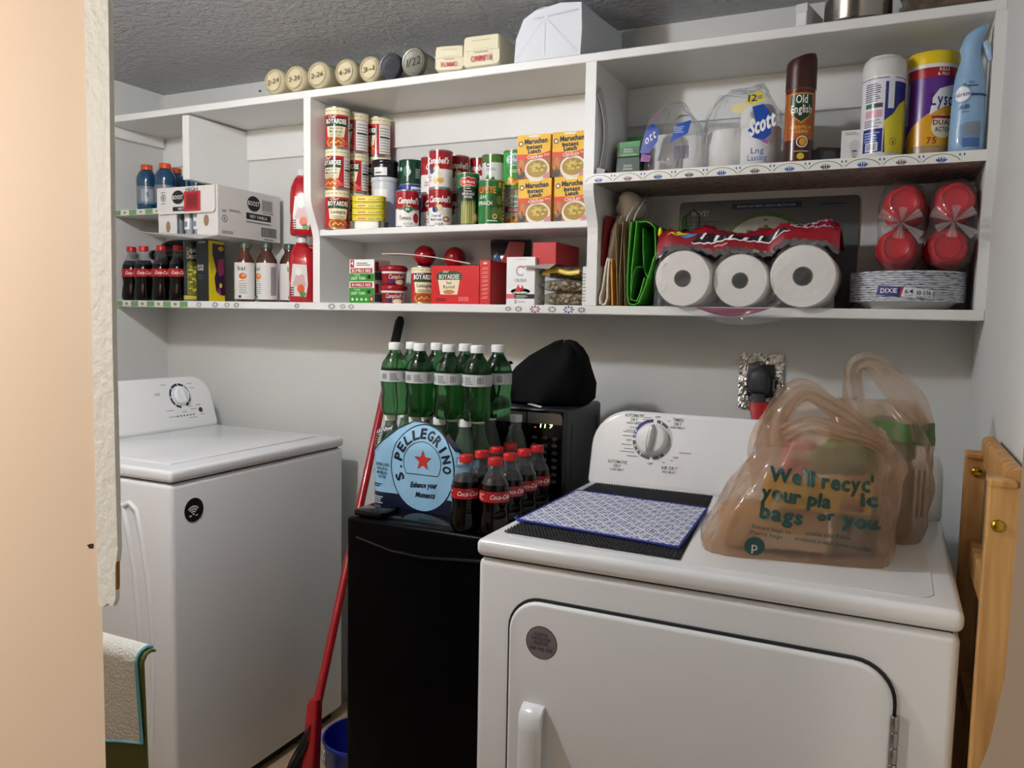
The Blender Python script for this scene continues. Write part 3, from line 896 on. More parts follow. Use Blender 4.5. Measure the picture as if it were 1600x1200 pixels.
def spin(p):
    p.ell(.02, .05, .022, .04, '#2b4a24', 1); p.ell(.026, .066, .010, .012, '#54803c', 2); p.ell(.012, .03, .016, .016, '#3f6a30', 2); p.ell(.03, .03, .010, .018, '#6a9247', 2)
    p.ell(.012, .022, .0095, .0095, '#5a5030', 3); p.ell(.012, .022, .007, .007, '#c8b87a', 4); p.ell(.012, .022, .004, .004, '#5a5030', 5)
    p.text('POPEYE', -.014, .092, .017, '#f1c23a', 2, w=.056); p.text('POPEYE', -.0145, .0925, .0155, '#d9441f', 3, w=.054)
    p.text('LEAF', -.022, .074, .009, '#e6efe0', 3, w=.022)
    p.text('SPINACH', -.018, .057, .0105, '#f2f5ee', 3, w=.044)
    p.rect(.022, .030, .098, .112, '#f2d44a', 2); p.lines(.023, .029, .1, .11, 3, '#7a5a10', 3)
    p.rect(-.008, .020, .0095, .012, '#f0f0ea', 3)
    p.rect(.036, .08, .006, .112, '#b9b9b4', 1); p.lines(.04, .07, .01, .1, 9, '#666666', 2)
tin('spinach_can', 'wide green spinach can with yellow and red lettering', -.998, -.163, ZC, .0358, .119, plain(.0358, .119, ((0, 1, '#1f6e35'),), spin), -4)
tin('green_top_can', 'white can with a green band, resting on a hidden can', -1.035, -.076, ZC + .122, .0345, .083, plain(.0345, .083, ((0, .72, '#dfe2de'), (.72, 1, '#4f7a34')), lambda p: (p.ring(-.018, .054, .004, .0068, '#1e2a20', 1), p.lines(-.024, .012, .038, .046, 2, '#8aa08a', 1), p.poly([(-.03, .012), (-.018, .028), (-.012, .012)], '#5f8a4a', 1), p.poly([(-.018, .008), (-.002, .022), (.006, .008)], '#3f6a36', 1))), 0)
tin('hidden_can', 'can hidden behind the spinach can, holding up a white can', -1.035, -.076, ZC, .0345, .1216, plain(.0345, .1216, ((0, 1, '#dfe2de'),)), 0)
def ggp(low):
    def f(p):
        p.ell(-.004, .07 if low else .078, .026, .017, '#cfe6ea', 1)
        p.text('Green', -.004, .078 if low else .086, .013, '#1f5a36', 2, w=.036); p.text('Giant', -.004, .064 if low else .070, .013, '#1f5a36', 2, w=.034)
        p.rect(-.03, .03, .040, .056, '#8a3558' if low else '#3b8a3a', 1)
        p.lines(-.018, .018, .043, .053, 2, '#f0e8ea', 2)
        for k in range(12): p.ell(-.022 + .004 * k, .014 + .009 * ((k * 7) % 4) / 4 + .004 * (k % 2), .006, .006, ('#d99a3a', '#e8bd52', '#b86a2c')[k % 3], 2, n=8)
    return f
tin('vegetable_can', 'lower vegetable can squeezed between spinach and noodle boxes', -.962, -.092, ZC, .0335, .104, plain(.0335, .104, ((0, 1, '#a9b4b0'),), ggp(True)), 0, 'vegetable cans')
tin('vegetable_can', 'upper green vegetable can left of the noodle boxes', -.962, -.092, ZC + .1042, .0335, .104, plain(.0335, .104, ((0, 1, '#3c9a44'),), ggp(False)), 4, 'vegetable cans')

# ---------------------------------------------------------------- cartons
def carton(name, label, x, y, z, w, d, h, col, front=None, side=None, top=None, rz=0.0, group=None, cat='box', rough=.45, bev=.0012):
    """box whose front face (towards -Y) is centred on x, y"""
    t = thing(name, label, cat, (x, y + d / 2, z), rz, group)
    B().box(-w / 2, w / 2, -d / 2, d / 2, 0, h, bev=bev, seg=1).build('carton_body', mat(col, rough), t)
    if front: front.flat('front_print', t, plane_y(0, -d / 2, 0))
    if side: side.flat('side_print', t, plane_x(w / 2, 0, 0))
    if top: top.flat('top_print', t, plane_z(0, 0, h))
    return t
def noodle():
    p = Print(rough=.55); W = .0455; h = .111
    p.rect(-W, W, h * .0, h, '#e9b92c', 0)
    top = [(-W, h * .56), (-W * .4, h * .56), (0, h * .53), (W * .4, h * .55), (W, h * .62)]
    bot = [(W, h * .50), (W * .4, h * .45), (0, h * .42), (-W * .4, h * .46), (-W, h * .45)]
    p.poly(top + bot, '#d8472a', 2)
    p.poly([(-W, 0), (W, 0), (W, h * .50), (W * .4, h * .45), (0, h * .42), (-W * .4, h * .46), (-W, h * .45)], '#a5643c', 1)
    p.poly([(-W, 0), (-W * .55, 0), (-W * .5, h * .15), (-W, h * .2)], '#3f3a38', 2)
    p.ell(-W * .72, h * .32, .007, .017, '#c7763a', 2); p.ell(-W * .8, h * .18, .006, .010, '#d9a05a', 2)
    p.ell(.010, h * .2, .034, .030, '#ece6d8', 2, n=20); p.ell(.010, h * .22, .029, .022, '#a8883a', 3, n=20)
    for k in range(22):
        a = k * 2.4; r_ = .002 + .0008 * k
        p.ell(.012 + r_ * math.cos(a) * 1.0, h * .26 + r_ * math.sin(a) * .7, .0055, .0032, ('#d6bf62', '#94782c', '#c9ae50')[k % 3], 4 + .02 * k, n=7)
    p.poly([(W * .55, 0), (W, 0), (W, h * .14), (W * .7, h * .12)], '#c98a94', 4)
    p.ring(-W * .78, h * .80, .0045, .0066, '#1c2440', 2); p.ell(-W * .78, h * .80, .0036, .0036, '#f3efe6', 2, n=12)
    p.text('Maruchan', .006, h * .855, .0125, '#171a30', 2, w=.062, rot=.04, bold=.0006)
    p.text('Instant', .002, h * .725, .0100, '#171a30', 2, w=.042, rot=.03, bold=.0006)
    p.text('Lunch', .002, h * .625, .0100, '#171a30', 2, w=.034, rot=.03, bold=.0006)
    p.text('Chicken', .004, h * .50, .0085, '#fbf2e6', 3, w=.042, rot=.08); p.text('Flavor', .036, h * .535, .004, '#fbf2e6', 3, w=.014, rot=.1)
    p.poly([(-.016, h - .002), (.018, h - .002), (.014, h - .007), (-.012, h - .007)], '#efe9dc', 2)
    return p
npr = noodle()
def noodle_box(label, x, z, rz):
    t = carton('noodle_box', label, x, -.207, z, .091, .088, .111, '#d9a62a', rz=rz, group='instant noodle boxes')
    npr.flat('front_print', t, plane_y(0, -.044, 0))
noodle_box('yellow instant noodle box at bottom left of the four', -.853, ZC, .05)
noodle_box('yellow instant noodle box at bottom right, against the divider', -.7515, ZC, .03)
noodle_box('yellow instant noodle box at top left of the four', -.858, ZC + .1114, .05)
noodle_box('yellow instant noodle box at top right of the four', -.760, ZC + .1114, .06)

ZB = 1.322
def tuna(top):
    p = Print(); W = .043; h = .062
    p.rect(-W, W, .0, h, '#eeeeea', 0)
    p.rect(-W, W, h * (.0 if top else .38), h * (.36 if top else .70), '#2f8a2d', 1)
    p.rect(-W + .004, W - .006, h * (.38 if top else .72), h * (.6 if top else .96), '#a01f2d', 1)
    p.text('BUMBLE BEE', -.001, h * (.49 if top else .84), .0085, '#f4efe4', 2, w=.066)
    p.text('LIGHT TUNA', -.012, h * (.14 if top else .46), .0085, '#f2f6ee', 2, w=.050); p.text('CHUNK', -.016, h * (.29 if top else .62), .004, '#d8ecd0', 2, w=.022)
    p.rect(.020, .032, h * (.12 if top else .44), h * (.28 if top else .60), '#14201a', 2)
    if top:
        p.rect(-W + .003, -W + .016, h * .64, h * .98, '#a3202e', 1); p.text('4', -W + .0095, h * .84, .012, '#ffffff', 2)
        p.lines(-.018, .03, h * .72, h * .9, 2, '#777777', 1)
    else:
        p.rect(-W, W, 0, h * .38, '#2f8a2d', 1)
        for k in range(4): p.ell(-.032 + k * .016, h * .17, .004, .004, '#d8ecd0', 2, n=10)
        p.rect(.030, .040, h * .04, h * .34, '#a3202e', 2); p.text('4', .035, h * .19, .010, '#ffffff', 3)
    return p
sp_ = lambda: Print().rect(-.038, .038, .0, .062, '#ecece8', 0).rect(-.036, -.018, .028, .056, '#a01f2d', 1).rect(-.038, .038, .004, .026, '#3a5f58', 1)
carton('tuna_pack', 'lower green and white tuna carton', -1.393, -.204, ZB, .0865, .08, .0625, '#e6e6e0', tuna(False), sp_(), group='tuna cartons')
carton('tuna_pack', 'upper green and white tuna carton marked 4', -1.393, -.204, ZB + .0628, .0865, .08, .0625, '#e6e6e0', tuna(True), sp_(), group='tuna cartons')

def bowl(label, x, y, z, off=0):
    t = thing('soup_bowl', label, 'soup bowl', (x, y, z), face_cam(x, y, off), 'red microwave soup bowls')
    prof = lambda v: .0325 + .005 * min(1, max(0, v) / .04)
    B().lathe([(.030, 0), (.0325, .003), (.0375, .040)], 28).build('cup_body', mat('#8f1622', .3), t, smooth=50)
    B().lathe([(.0395, .040), (.0398, .046), (.0385, .050), (.034, .053), (.031, .054)], 28).build('cup_lid', mat('#8c1420', .28), t, smooth=50)
    p = Print(rough=.3)
    p.rect(-.05, .05, .030, .036, '#e6dfd8', 0); p.text("Campbell's", 0, .0215, .012, '#f0e8e0', 1, w=.05, shear=.25)
    p.ell(.012, .006, .016, .007, '#e7dcc0', 0); p.ell(-.016, .008, .008, .006, '#2e3560', 1)
    p.rect(.03, .075, .002, .030, '#d9d5cf', 0); p.lines(.034, .07, .004, .028, 4, '#8a8480', 1)
    p.cyl('sleeve_print', t, .0355, taper=prof, eps=.0004)
    return t
bowl('lower red soup bowl between the tuna and the lasagna can', -1.304, -.172, ZB)
bowl('upper red soup bowl, stacked beside the tuna cartons', -1.304, -.172, ZB + .0545, 14)
bowl('lower red soup bowl hidden in the second row', -1.258, -.080, ZB)
bowl('upper red soup bowl in the second row, under a red ball', -1.258, -.080, ZB + .0545)
RED = mat('#a01322', .18, coat=.4)
for lab, x, y, z, r in (('glossy red ball with a white glint, left of the two', -1.258, -.080, ZB + .109 + .0325, .0325), ('glossy red ball, the right and darker one of two', -1.172, -.052, ZB + .105 + .0325, .0325)):
    t = thing('red_ball', lab, 'ball', (x, y, z - r), 0, 'red balls on the lower shelf')
    B().sphere((0, 0, r), r, sub=4).build('ball_shell', RED, t, smooth=60)
    B().lathe([(r + .0004, r - .0015), (r + .0004, r + .0015)], 32, cap=False).build('seam', mat('#7a0e1a', .3), t, smooth=60)
tin('pasta_can', 'red lasagna can partly behind the ravioli carton', -1.2065, -.170, ZB, .0345, .104, pasta('lasagna', .0345, .106), 12, 'cans of pasta on the lowest shelf')
tin('pasta_can', 'pasta can in the second row under the darker red ball', -1.172, -.052, ZB, .0345, .1045, pasta('meat', .0345, .106), 0, 'cans of pasta on the lowest shelf')
p = Print(rough=.35); W = .0745
p.rect(-W, W, 0, .103, '#c41f24', 0)
p.poly([(-.045, .026), (.008, .026), (.016, .070), (-.054, .070)], '#e9dcc0', 1)
p.poly([(-.058, .066), (.022, .066), (.022, .082), (.004, .090), (-.040, .090), (-.058, .082)], '#2e4a30', 2)
p.text('BOYARDEE', -.018, .0745, .012, '#f7f4ec', 3, w=.062); p.text('Chef', -.03, .088, .006, '#f7f4ec', 3, shear=.3)
p.text('Beef', -.018, .058, .0075, '#2a2422', 2, w=.016); p.text('Ravioli', -.018, .047, .009, '#2a2422', 2, w=.036)
p.ell(-.018, .033, .018, .006, '#b87a45', 2); p.lines(-.06, -.024, .008, .018, 2, '#5a1416', 1)
for k in range(4): p.rect(.012 + k * .008, .019 + k * .008, .008, .020, '#d96a6e', 1)
t = carton('ravioli_carton', 'wide red ravioli carton with its lid flap swung open', -1.083, -.206, ZB, .149, .10, .104, '#b81c22', p)
fb = B(); rings = []
for k in range(13):
    q = k / 12
    x = .045 - .285 * q; z = .108 + .031 * math.sin(q * PI * .52)
    rings.append([(x, -.050, z), (x, .006, z), (x, .006, z + .0016), (x, -.050, z + .0022)])
fb.loft(rings).build('lid_flap', mat('#cfcac2', .6), t, smooth=60)
p = Print(); p.rect(-.0155, .0155, 0, .117, '#c01e22', 0)
for k in range(8): p.rect(-.010, .008, .016 + k * .011, .0175 + k * .011, '#e9a8a4', 1); p.rect(-.006, .010, .020 + k * .011, .0212 + k * .011, '#e9a8a4', 1)
p.rect(-.006, .006, .107, .112, '#f0c8c4', 1)
carton('red_narrow_box', 'narrow red box upright beside the ravioli carton', -.991, -.206, ZB, .031, .10, .117, '#b51b20', p)

def pillow(w, h, d, bulge=1.0, n=10, noise=.0, seed=1, seal=.06):
    """filled soft packet: width x height, thickness d; seams at both ends"""
    rr = random.Random(seed)
    ph = [rr.uniform(0, 6.28) for _ in range(8)]
    b = B(); rings = []
    for i in range(n * 2 + 1):
        v = i / (n * 2)
        e = min(v, 1 - v)
        th = d / 2 * (min(1, max(0.02, (e - seal) / .25)) ** .5 if e > seal else .02) * bulge
        ring = []
        for k in range(28):
            a = 2 * PI * k / 28
            c_, s_ = math.cos(a), math.sin(a)
            X = w / 2 * math.copysign(abs(c_) ** .6, c_)
            Yv = th * math.copysign(abs(s_) ** .8, s_)
            nz = noise * (math.sin(5 * a + ph[0] + 9 * v) + math.sin(9 * a + ph[1] - 15 * v) + .7 * math.sin(14 * v + ph[2] + 3 * a))
            ring.append((X + nz * c_, Yv + nz * s_, h * v))
        rings.append(ring)
    return b.loft(rings)
t = thing('snack_pouch', 'tall red, blue and black food pouch leaning behind the white energy drink box', 'pouch', (-.985, -.062, ZB), .25)
pillow(.115, .186, .045, noise=.0012, seed=3).build('pouch_body', mat('#1b1e28', .25, coat=.4), t, smooth=60)
p = Print(rough=.25)
p.poly([(-.03, .03), (.03, .03), (.044, .175), (.0, .178), (-.022, .12)], '#8f1c24', 0)
p.poly([(-.050, .02), (-.030, .03), (-.022, .12), (-.034, .15), (-.052, .10)], '#24407c', 0)
p.text('IDAHO', .014, .150, .014, '#5e2a2e', 1, w=.05, rot=.1)
p.ell(-.030, .045, .016, .022, '#c9783a', 1); p.ell(-.022, .036, .010, .012, '#efd9a8', 2); p.ell(.006, .05, .012, .016, '#d9a35a', 1)
p.flat('front_print', t, plane_y(0, -.0245, 0))

p = Print(rough=.3); W = .0405; h = .124
p.rect(-W, W, 0, h, '#eceeee', 0)
p.ring(0, .088, .0095, .0135, '#a8a9ae', 1, a0=1.9, a1=5.5); p.ring(0, .088, .0095, .0135, '#c43a52', 2, a0=.7, a1=2.0)
p.text('CELSIUS', 0, .0635, .0072, '#3b3d42', 1, w=.034)
p.poly([(-.016, .034), (.004, .033), (-.006, .054)], '#cf2434', 2); p.poly([(.002, .036), (.012, .040), (.004, .053)], '#b81f30', 1)
p.ell(0, .032, .022, .003, '#b9d8c2', 1); p.ell(0, .035, .028, .008, '#dfe8e6', 0)
p.rect(-W, -W + .024, .016, .028, '#e0687c', 1); p.rect(-W + .024, W, .016, .028, '#17181b', 1)
p.lines(-.013, .024, .018, .0265, 3, '#b8babd', 2)
p.ring(-.013, .008, .002, .0034, '#33363a', 1, sy=1.5); p.rect(-.006, .014, .0065, .0095, '#b3b5b8', 1); p.rect(-.014, .016, .117, .118, '#cf8a94', 1)
carton('energy_drink_box', 'white energy drink box with watermelon slices', -.8835, -.212, ZB, .0825, .066, .124, '#e4e6e6', p)

BAGF = film('#d8d2c6', .88, .10, bump=.6, bs=90)
def beanbag(label, x, y, z, w, d, h, cols, tint, strip=None, seed=2, n=110):
    t = thing('bean_bag', label, 'bean bag', (x, y, z), 0, 'stacked bags of dried beans')
    rr = random.Random(seed)
    bt = B()
    for k in range(n):
        for _ in range(30):
            u, v = rr.uniform(-1, 1), rr.uniform(-1, 1)
            if abs(u) ** 3 + abs(v) ** 3 < .95: break
        e = (1 - abs(u) ** 4) * (1 - abs(v) ** 4)
        zz = h / 2 + (rr.choice((-1, 1)) * (h / 2 - .0065) if rr.random() < .55 else rr.uniform(-.6, .6) * (h / 2 - .0065)) * e ** .4
        if v < -.75: zz = rr.uniform(.008, h - .008)
        bt.sphere((u * (w / 2 - .008), v * (d / 2 - .008), zz), .0062, mi=k % 3, sx=rr.uniform(.9, 1.15), sy=rr.uniform(.8, 1), sz=.78, sub=1)
    tag(bt.build('beans', [mat(c_, .4) for c_ in cols], t, smooth=70), kind='stuff')
    b = B(); rings = []
    for i in range(15):
        v = -1 + 2 * i / 14
        th = h / 2 * max(.08, (1 - abs(v) ** 4)) ** .5
        rings.append([(w / 2 * math.copysign(abs(math.cos(a)) ** .6, math.cos(a)) + .0015 * math.sin(7 * a + i), v * d / 2, h / 2 + th * math.copysign(abs(math.sin(a)) ** .8, math.sin(a))) for a in [2 * PI * k / 28 for k in range(28)]])
    b.loft(rings).build('bag_film', tint, t, smooth=60)
    if strip:
        sb = B(); rings = []
        for k in range(15):
            u = -1 + k / 7
            xx = u * w * .42
            zz = h * .55 - .004 * abs(u) - .003 * math.sin(4 * u)
            rings.append([(xx, -d / 2 - .0015, zz - .006), (xx, -d / 2 - .003, zz), (xx, -d / 2 + .001, zz + .006), (xx, -d / 2 + .003, zz)])
        sb.loft(rings).build('printed_band', mat(strip, .3), t, smooth=60)
beanbag('lowest bag of dried beans, pale round beans', -.779, -.125, ZB, .122, .14, .035, ('#cdbd9a', '#b7a47e', '#ddd0b2'), BAGF, seed=2)
beanbag('middle bag of dried beans, pale beans with a brown end', -.779, -.125, ZB + .0345, .122, .14, .034, ('#d4c5a4', '#c2ae88', '#a98a66'), BAGF, seed=5)
beanbag('top bag of dried beans with a yellow band', -.779, -.122, ZB + .069, .122, .14, .034, ('#6a5a4a', '#8a7664', '#4a4038'), BAGF, '#d8b51c', seed=9)
t = carton('red_long_box', 'long bright red box lying on the bean bags with its end flap open', -.823, -.200, ZB + .104, .066, .165, .058, '#b3121d', None, None)
B().add([(-.036, -.0825, .002), (.033, -.0825, .002), (.026, -.112, -.012), (-.052, -.112, -.006), (-.036, -.0825, .0012), (.033, -.0825, .0012), (.026, -.112, -.0128), (-.052, -.112, -.0068)], [(0, 1, 2, 3), (7, 6, 5, 4), (0, 3, 7, 4), (1, 5, 6, 2), (2, 6, 7, 3), (0, 4, 5, 1)]).build('end_flap', mat('#a9a39c', .6), t)
p = Print(); p.lines(-.022, .012, -.001, .006, 2, '#b0444a', 0)
p.flat('flap_print', t, Matrix(((1, 0, 0, -.006), (0, -.91, 0, -.0972), (0, -.42, 1, -.004), (0, 0, 0, 1))))
carton('paper_packet', 'white printed paper packet stood against the divider by the beans', -.708, -.208, ZB, .011, .05, .098, '#e2e2de', Print().lines(-.004, .004, .01, .085, 9, '#9a9a98', 0))

# ================================================================ bottles
CLEAR = film('#e8eef0', .94, .04)
COLA = mat('#060201', .07, noise=.1, spec=.3)
def cap(b_parent, z, r, h, col):
    def fn(rr, zz, a):
        return rr * (1 + (.025 if int(a * 36 / (2 * PI) + .5) % 2 else 0))
    return B().lathe([(r, z), (r, z + h * .85), (r * .9, z + h)], 36, fn=fn).build('bottle_cap', mat(col, .35), b_parent, smooth=35)

def cola_bottle(name, label, x, y, z, H_=.185, R=.030, off=0.0, group=None, lines=True):
    """contoured soda bottle: dark drink below, clear neck, red sleeve and cap"""
    t = thing(name, label, 'bottle', (x, y, z), face_cam(x, y, off), group)
    k = H_ / .185
    body = [(.020, .002), (.026, 0), (R / .030 * .0295, .010), (.0300, .030), (.0275, .052), (.0265, .062), (.0295, .082), (.0295, .105), (.0270, .122), (.0205, .136)]
    body = [(r * R / .030, zz * k) for r, zz in body]
    def fn(r, zz, a):
        return r * (1 + .03 * math.cos(6 * a) * max(0, 1 - zz / (.055 * k)))
    B().lathe(body, 30, fn=fn).build('cola', COLA, t, smooth=60)
    neck = [(r * R / .030 + .0004, zz * k) for r, zz in ((.0270, .122), (.0205, .136), (.0150, .150), (.0125, .160), (.0125, .170))]
    B().lathe(neck, 24, cap=False).build('bottle_neck', CLEAR, t, smooth=60)
    cap(t, .168 * k, .0145 * R / .030, .017 * k, '#b81a22')
    p = Print(rough=.25)
    r = .0295 * R / .030; c = PI * r
    p.rect(-c, c, 0, .026 * k, '#a5161f', 0)
    p.text('Coca-Cola', .0, .0135 * k, .011 * k, '#f3e9e4', 1, w=.046, shear=.35)
    p.lines(.034, .06, .005 * k, .021 * k, 4, '#e3b6b2', 1); p.lines(-.06, -.034, .005 * k, .021 * k, 4, '#e3b6b2', 1)
    p.cyl('sleeve_label', t, r + .0004, z0=.081 * k)
    return t
G = 'cola bottles on the lowest left shelf'
for lab, x, y in (('cola bottle with red cap nearest the left wall', -2.372, -.180), ('second cola bottle from the left wall', -2.306, -.186), ('third cola bottle from the left wall', -2.222, -.186), ('fourth cola bottle, beside the green tall can', -2.156, -.176)):
    cola_bottle('cola_bottle', lab, x, y, ZB, .183, .0315, 0, G)
t = thing('large_soda_bottle', 'big dark soda bottle lying behind the small colas', 'bottle', (-2.25, -.06, ZB), 0)
B().lathe([(.03, 0), (.05, .006), (.052, .02), (.052, .17), (.046, .20), (.03, .23), (.016, .255), (.014, .275)], 26).build('cola', COLA, t, (.12, 0, .165), (0, -PI / 2, 0), smooth=60)
B().lathe([(.017, .268), (.017, .288)], 20).build('bottle_cap', mat('#1a1a1c', .35), t, (.12, 0, .165), (0, -PI / 2, 0), smooth=40)
for k, xx in enumerate((-.09, .02, .11)):
    B().lathe([(.028, 0), (.0295, .004), (.0295, .112), (.024, .113)], 18).build('stand_bottle', COLA, t, (xx, 0, 0), smooth=50)

# sports drinks on the little upper shelf
BLUE = mat('#12405e', .12, coat=.5, noise=.08)
G = 'blue sports drinks with orange caps'
for lab, x, y in (('blue sports drink with orange cap, leftmost on the small shelf', -2.305, -.168), ('blue sports drink with orange cap, second on the small shelf', -2.222, -.165), ('blue sports drink half hidden behind the divider', -2.160, -.085), ('blue sports drink in the back row of the small shelf', -2.262, -.085)):
    t = thing('sports_drink', lab, 'bottle', (x, y, 1.624), face_cam(x, y), G)
    pf = [(.026, 0), (.031, .004), (.0325, .02), (.031, .040), (.0325, .060), (.0325, .085), (.0335, .098), (.0330, .112), (.024, .130), (.0165, .136)]
    B().lathe(pf, 26).build('bottle_body', BLUE, t, smooth=60)
    cap(t, .136, .0185, .018, '#c4502a')
    p = Print(rough=.3); r = .0326; c = PI * r
    p.rect(-c, c, .022, .080, '#6c7580', 0); p.rect(-.02, .02, .03, .07, '#8c96a2', 1); p.poly([(-.004, .036), (.008, .052), (.002, .052), (.006, .066), (-.007, .050), (-.001, .050)], '#3c444e', 2)
    p.cyl('sleeve_label', t, r)

# tall can and dark carton
def ldp(p):
    p.rect(-.016, .016, .02, .128, '#6f6d26', 1)
    for k in range(26):
        a = k * 2.1
        p.ell(.014 * math.cos(a) * (k / 26 + .3), .072 + .038 * math.sin(a * 1.7), .006, .004, ('#c8c24a', '#4d5420', '#a8a83a')[k % 3], 2, n=7)
    p.rect(-.084, .084, .005, .018, '#b9ae4a', 2)
    p.text('Liquid', 0, .166, .017, '#d8d8c4', 2, w=.032); p.text('Death', 0, .146, .017, '#d8d8c4', 2, w=.032)
tin('tall_drink_can', 'tall black and lime drink can between colas and a dark carton', -2.088, -.180, ZB, .0268, .196, plain(.0268, .196, ((0, 1, '#1c2a22'),), ldp), 0, lid='#55585a')
p = Print(rough=.35)
p.rect(-.0265, .0265, 0, .193, '#0c1313', 0)
p.text("DON'T BE", -.008, .112, .008, '#d9dcd8', 1, w=.026); p.text('SCARED', -.008, .102, .008, '#d9dcd8', 1, w=.026); p.lines(-.02, .008, .07, .088, 2, '#2a4440', 1); p.rect(-.018, .014, .184, .191, '#8a8f8e', 1)
q = Print(rough=.35)
q.rect(-.034, .034, 0, .193, '#e3cb22', 0)
q.poly([(-.018, .185), (.034, .182), (.034, .02), (.016, .020), (-.004, .034), (-.010, .075), (-.002, .10), (-.018, .15)], '#2a1636', 1)
q.poly([(.006, .135), (.030, .14), (.030, .09), (.012, .08), (.002, .10)], '#a8326c', 2); q.ell(.018, .17, .012, .008, '#d8a82a', 2); q.ell(.016, .052, .006, .008, '#e8cf40', 2); q.poly([(-.002, .03), (.010, .05), (.02, .02)], '#8a2f6a', 2)
for k in range(4): q.poly([(-.026, .09 + k * .006), (-.016, .093 + k * .006), (-.026, .092 + k * .006)], '#2a1636', 1)
carton('drink_carton', 'dark upright drink carton with a yellow and purple side', -2.0065, -.214, ZB, .053, .068, .193, '#101816', p, q, rough=.35)

# juice bottles with white wraps
G = 'peach juice bottles with white labels'
for lab, x, y, off, wr in (('juice bottle with a small orange fruit on its white label', -1.861, -.178, 0, 0), ('juice bottle in the middle, white label with a barcode', -1.797, -.150, -40, 1), ('juice bottle nearest the red jugs, plain white label', -1.752, -.096, 30, 2)):
    t = thing('juice_bottle', lab, 'bottle', (x, y, ZB), face_cam(x, y, off), G)
    pf = [(.026, 0), (.0315, .004), (.0325, .02), (.0325, .120), (.030, .134), (.022, .150), (.0165, .158), (.0165, .170)]
    B().lathe(pf, 26).build('bottle_body', mat('#4a2a1c', .1, coat=.5), t, smooth=60)
    cap(t, .168, .0185, .018, '#3a4a3e')
    p = Print(rough=.3); r = .0326; c = PI * r
    p.rect(-c, c, .008, .122, '#d5d5d3', 0)
    p.text('bai', -.012, .105, .015, '#24242a', 1, w=.024)
    p.ell(-.008, .080, .012, .010, '#c4632c', 1); p.ell(-.005, .082, .006, .005, '#e39a58', 2); p.lines(-.02, .01, .064, .068, 1, '#c4632c', 1)
    for k in range(6): p.rect(-.02, .004, .026 + k * .006, .028 + k * .006, '#5f8a6a', 1)
    p.rect(-.022, -.012, .012, .020, '#2a5a3a', 1)
    p.rect(.034, .054, .02, .11, '#b5b5b4', 1)
    for k in range(22): p.rect(.034, .054, .022 + k * .004, .0238 + k * .004, '#55565a', 2)
    p.cyl('wrap_label', t, r)

# red liquid jugs
JR = mat('#a80f1e', .12, coat=.5, noise=.06)
def jug(label, x, y, z, rz, H_):
    t = thing('red_juice_jug', label, 'jug', (x, y, z), rz, 'red juice jugs')
    b_ = B(); rings = []
    for zz, a_, d_, ox in ((0, .036, .036, 0), (.004, .041, .041, 0), (.02, .042, .042, 0), (.06, .040, .040, 0), (.07, .042, .042, 0), (.125, .042, .042, 0), (.150, .036, .038, -.003), (.172, .024, .028, -.006), (.186, .015, .015, -.008)):
        rings.append([(ox + p_[0], p_[1], zz * H_ / .205) for p_ in rrect(-a_, a_, -d_, d_, min(a_, d_) * .6, 5)])
    b_.loft(rings).build('jug_body', JR, t, smooth=60)
    B().tube([(.018, 0, .172 * H_ / .205), (.040, 0, .165 * H_ / .205), (.047, 0, .135 * H_ / .205), (.046, 0, .095 * H_ / .205), (.036, 0, .080 * H_ / .205)], .008, 10).build('handle', JR, t, smooth=60)
    B().lathe([(.016, .184 * H_ / .205), (.016, .200 * H_ / .205), (.014, .205 * H_ / .205)], 20, cx=-.008).build('jug_cap', mat('#d9dcdc', .4), t, smooth=50)
    p = Print(rough=.3)
    p.poly([(-.026, .02), (.020, .018), (.026, .055), (.022, .115), (-.022, .118), (-.028, .06)], '#d9d5d2', 0)
    p.poly([(-.024, .05), (.02, .05), (.014, .085), (-.01, .09)], '#c9a9a6', 1)
    p.ell(.004, .042, .012, .014, '#c8552c', 2); p.ell(.010, .026, .010, .008, '#4a8a4a', 2)
    for k in range(4): p.rect(-.028, -.018, .022 + k * .007, .026 + k * .007, '#222222', 2)
    p.ell(-.004, .094, .010, .012, '#e9e6e2', 2)
    p.flat('front_label', t, plane_y(0, -.0424, 0))
    return t
jug('lower red juice jug on the lowest shelf by the curved divider', -1.668, -.125, ZB, .35, .205)
jug('upper red juice jug stacked over the lower jug', -1.672, -.118, ZB + .2055, .5, .205)

# carton of nutrition drinks, open in front, lying over the bottles
t = thing('drink_case', 'white cardboard case of vanilla drinks with its front torn open', 'box', (-1.975, -.165, 1.5195), 0)
KW, KD, KH = .25, .27, .150
CARD = mat('#d3d2ce', .6); CARDI = mat('#a59a88', .7)
b_ = B()
b_.box(-KW / 2, KW / 2, -KD / 2, KD / 2, 0, .003)
b_.box(-KW / 2, KW / 2, KD / 2 - .003, KD / 2, .003, KH)
b_.box(-KW / 2, -KW / 2 + .003, -KD / 2, KD / 2 - .003, .003, KH)
b_.box(KW / 2 - .003, KW / 2, -KD / 2, KD / 2 - .003, .003, KH)
b_.box(-KW / 2 + .003, -KW / 2 + .078, -KD / 2, -KD / 2 + .003, .003, KH)
b_.box(KW / 2 - .085, KW / 2 - .003, -KD / 2, -KD / 2 + .003, .003, KH)
b_.build('carton_body', CARD, t)
B().box(-KW / 2 + .003, KW / 2 - .003, -KD / 2 + .05, KD / 2 - .003, KH - .004, KH - .001).build('carton_top', CARD, t)
fl_ = B().prism(rrect(-KW / 2 + .002, KW / 2 - .006, KH - .082, KH - .001, (.012, .012, .002, .002)), -KD / 2 - .006, -KD / 2 - .003)
fl_.build('front_flap', CARD, t)
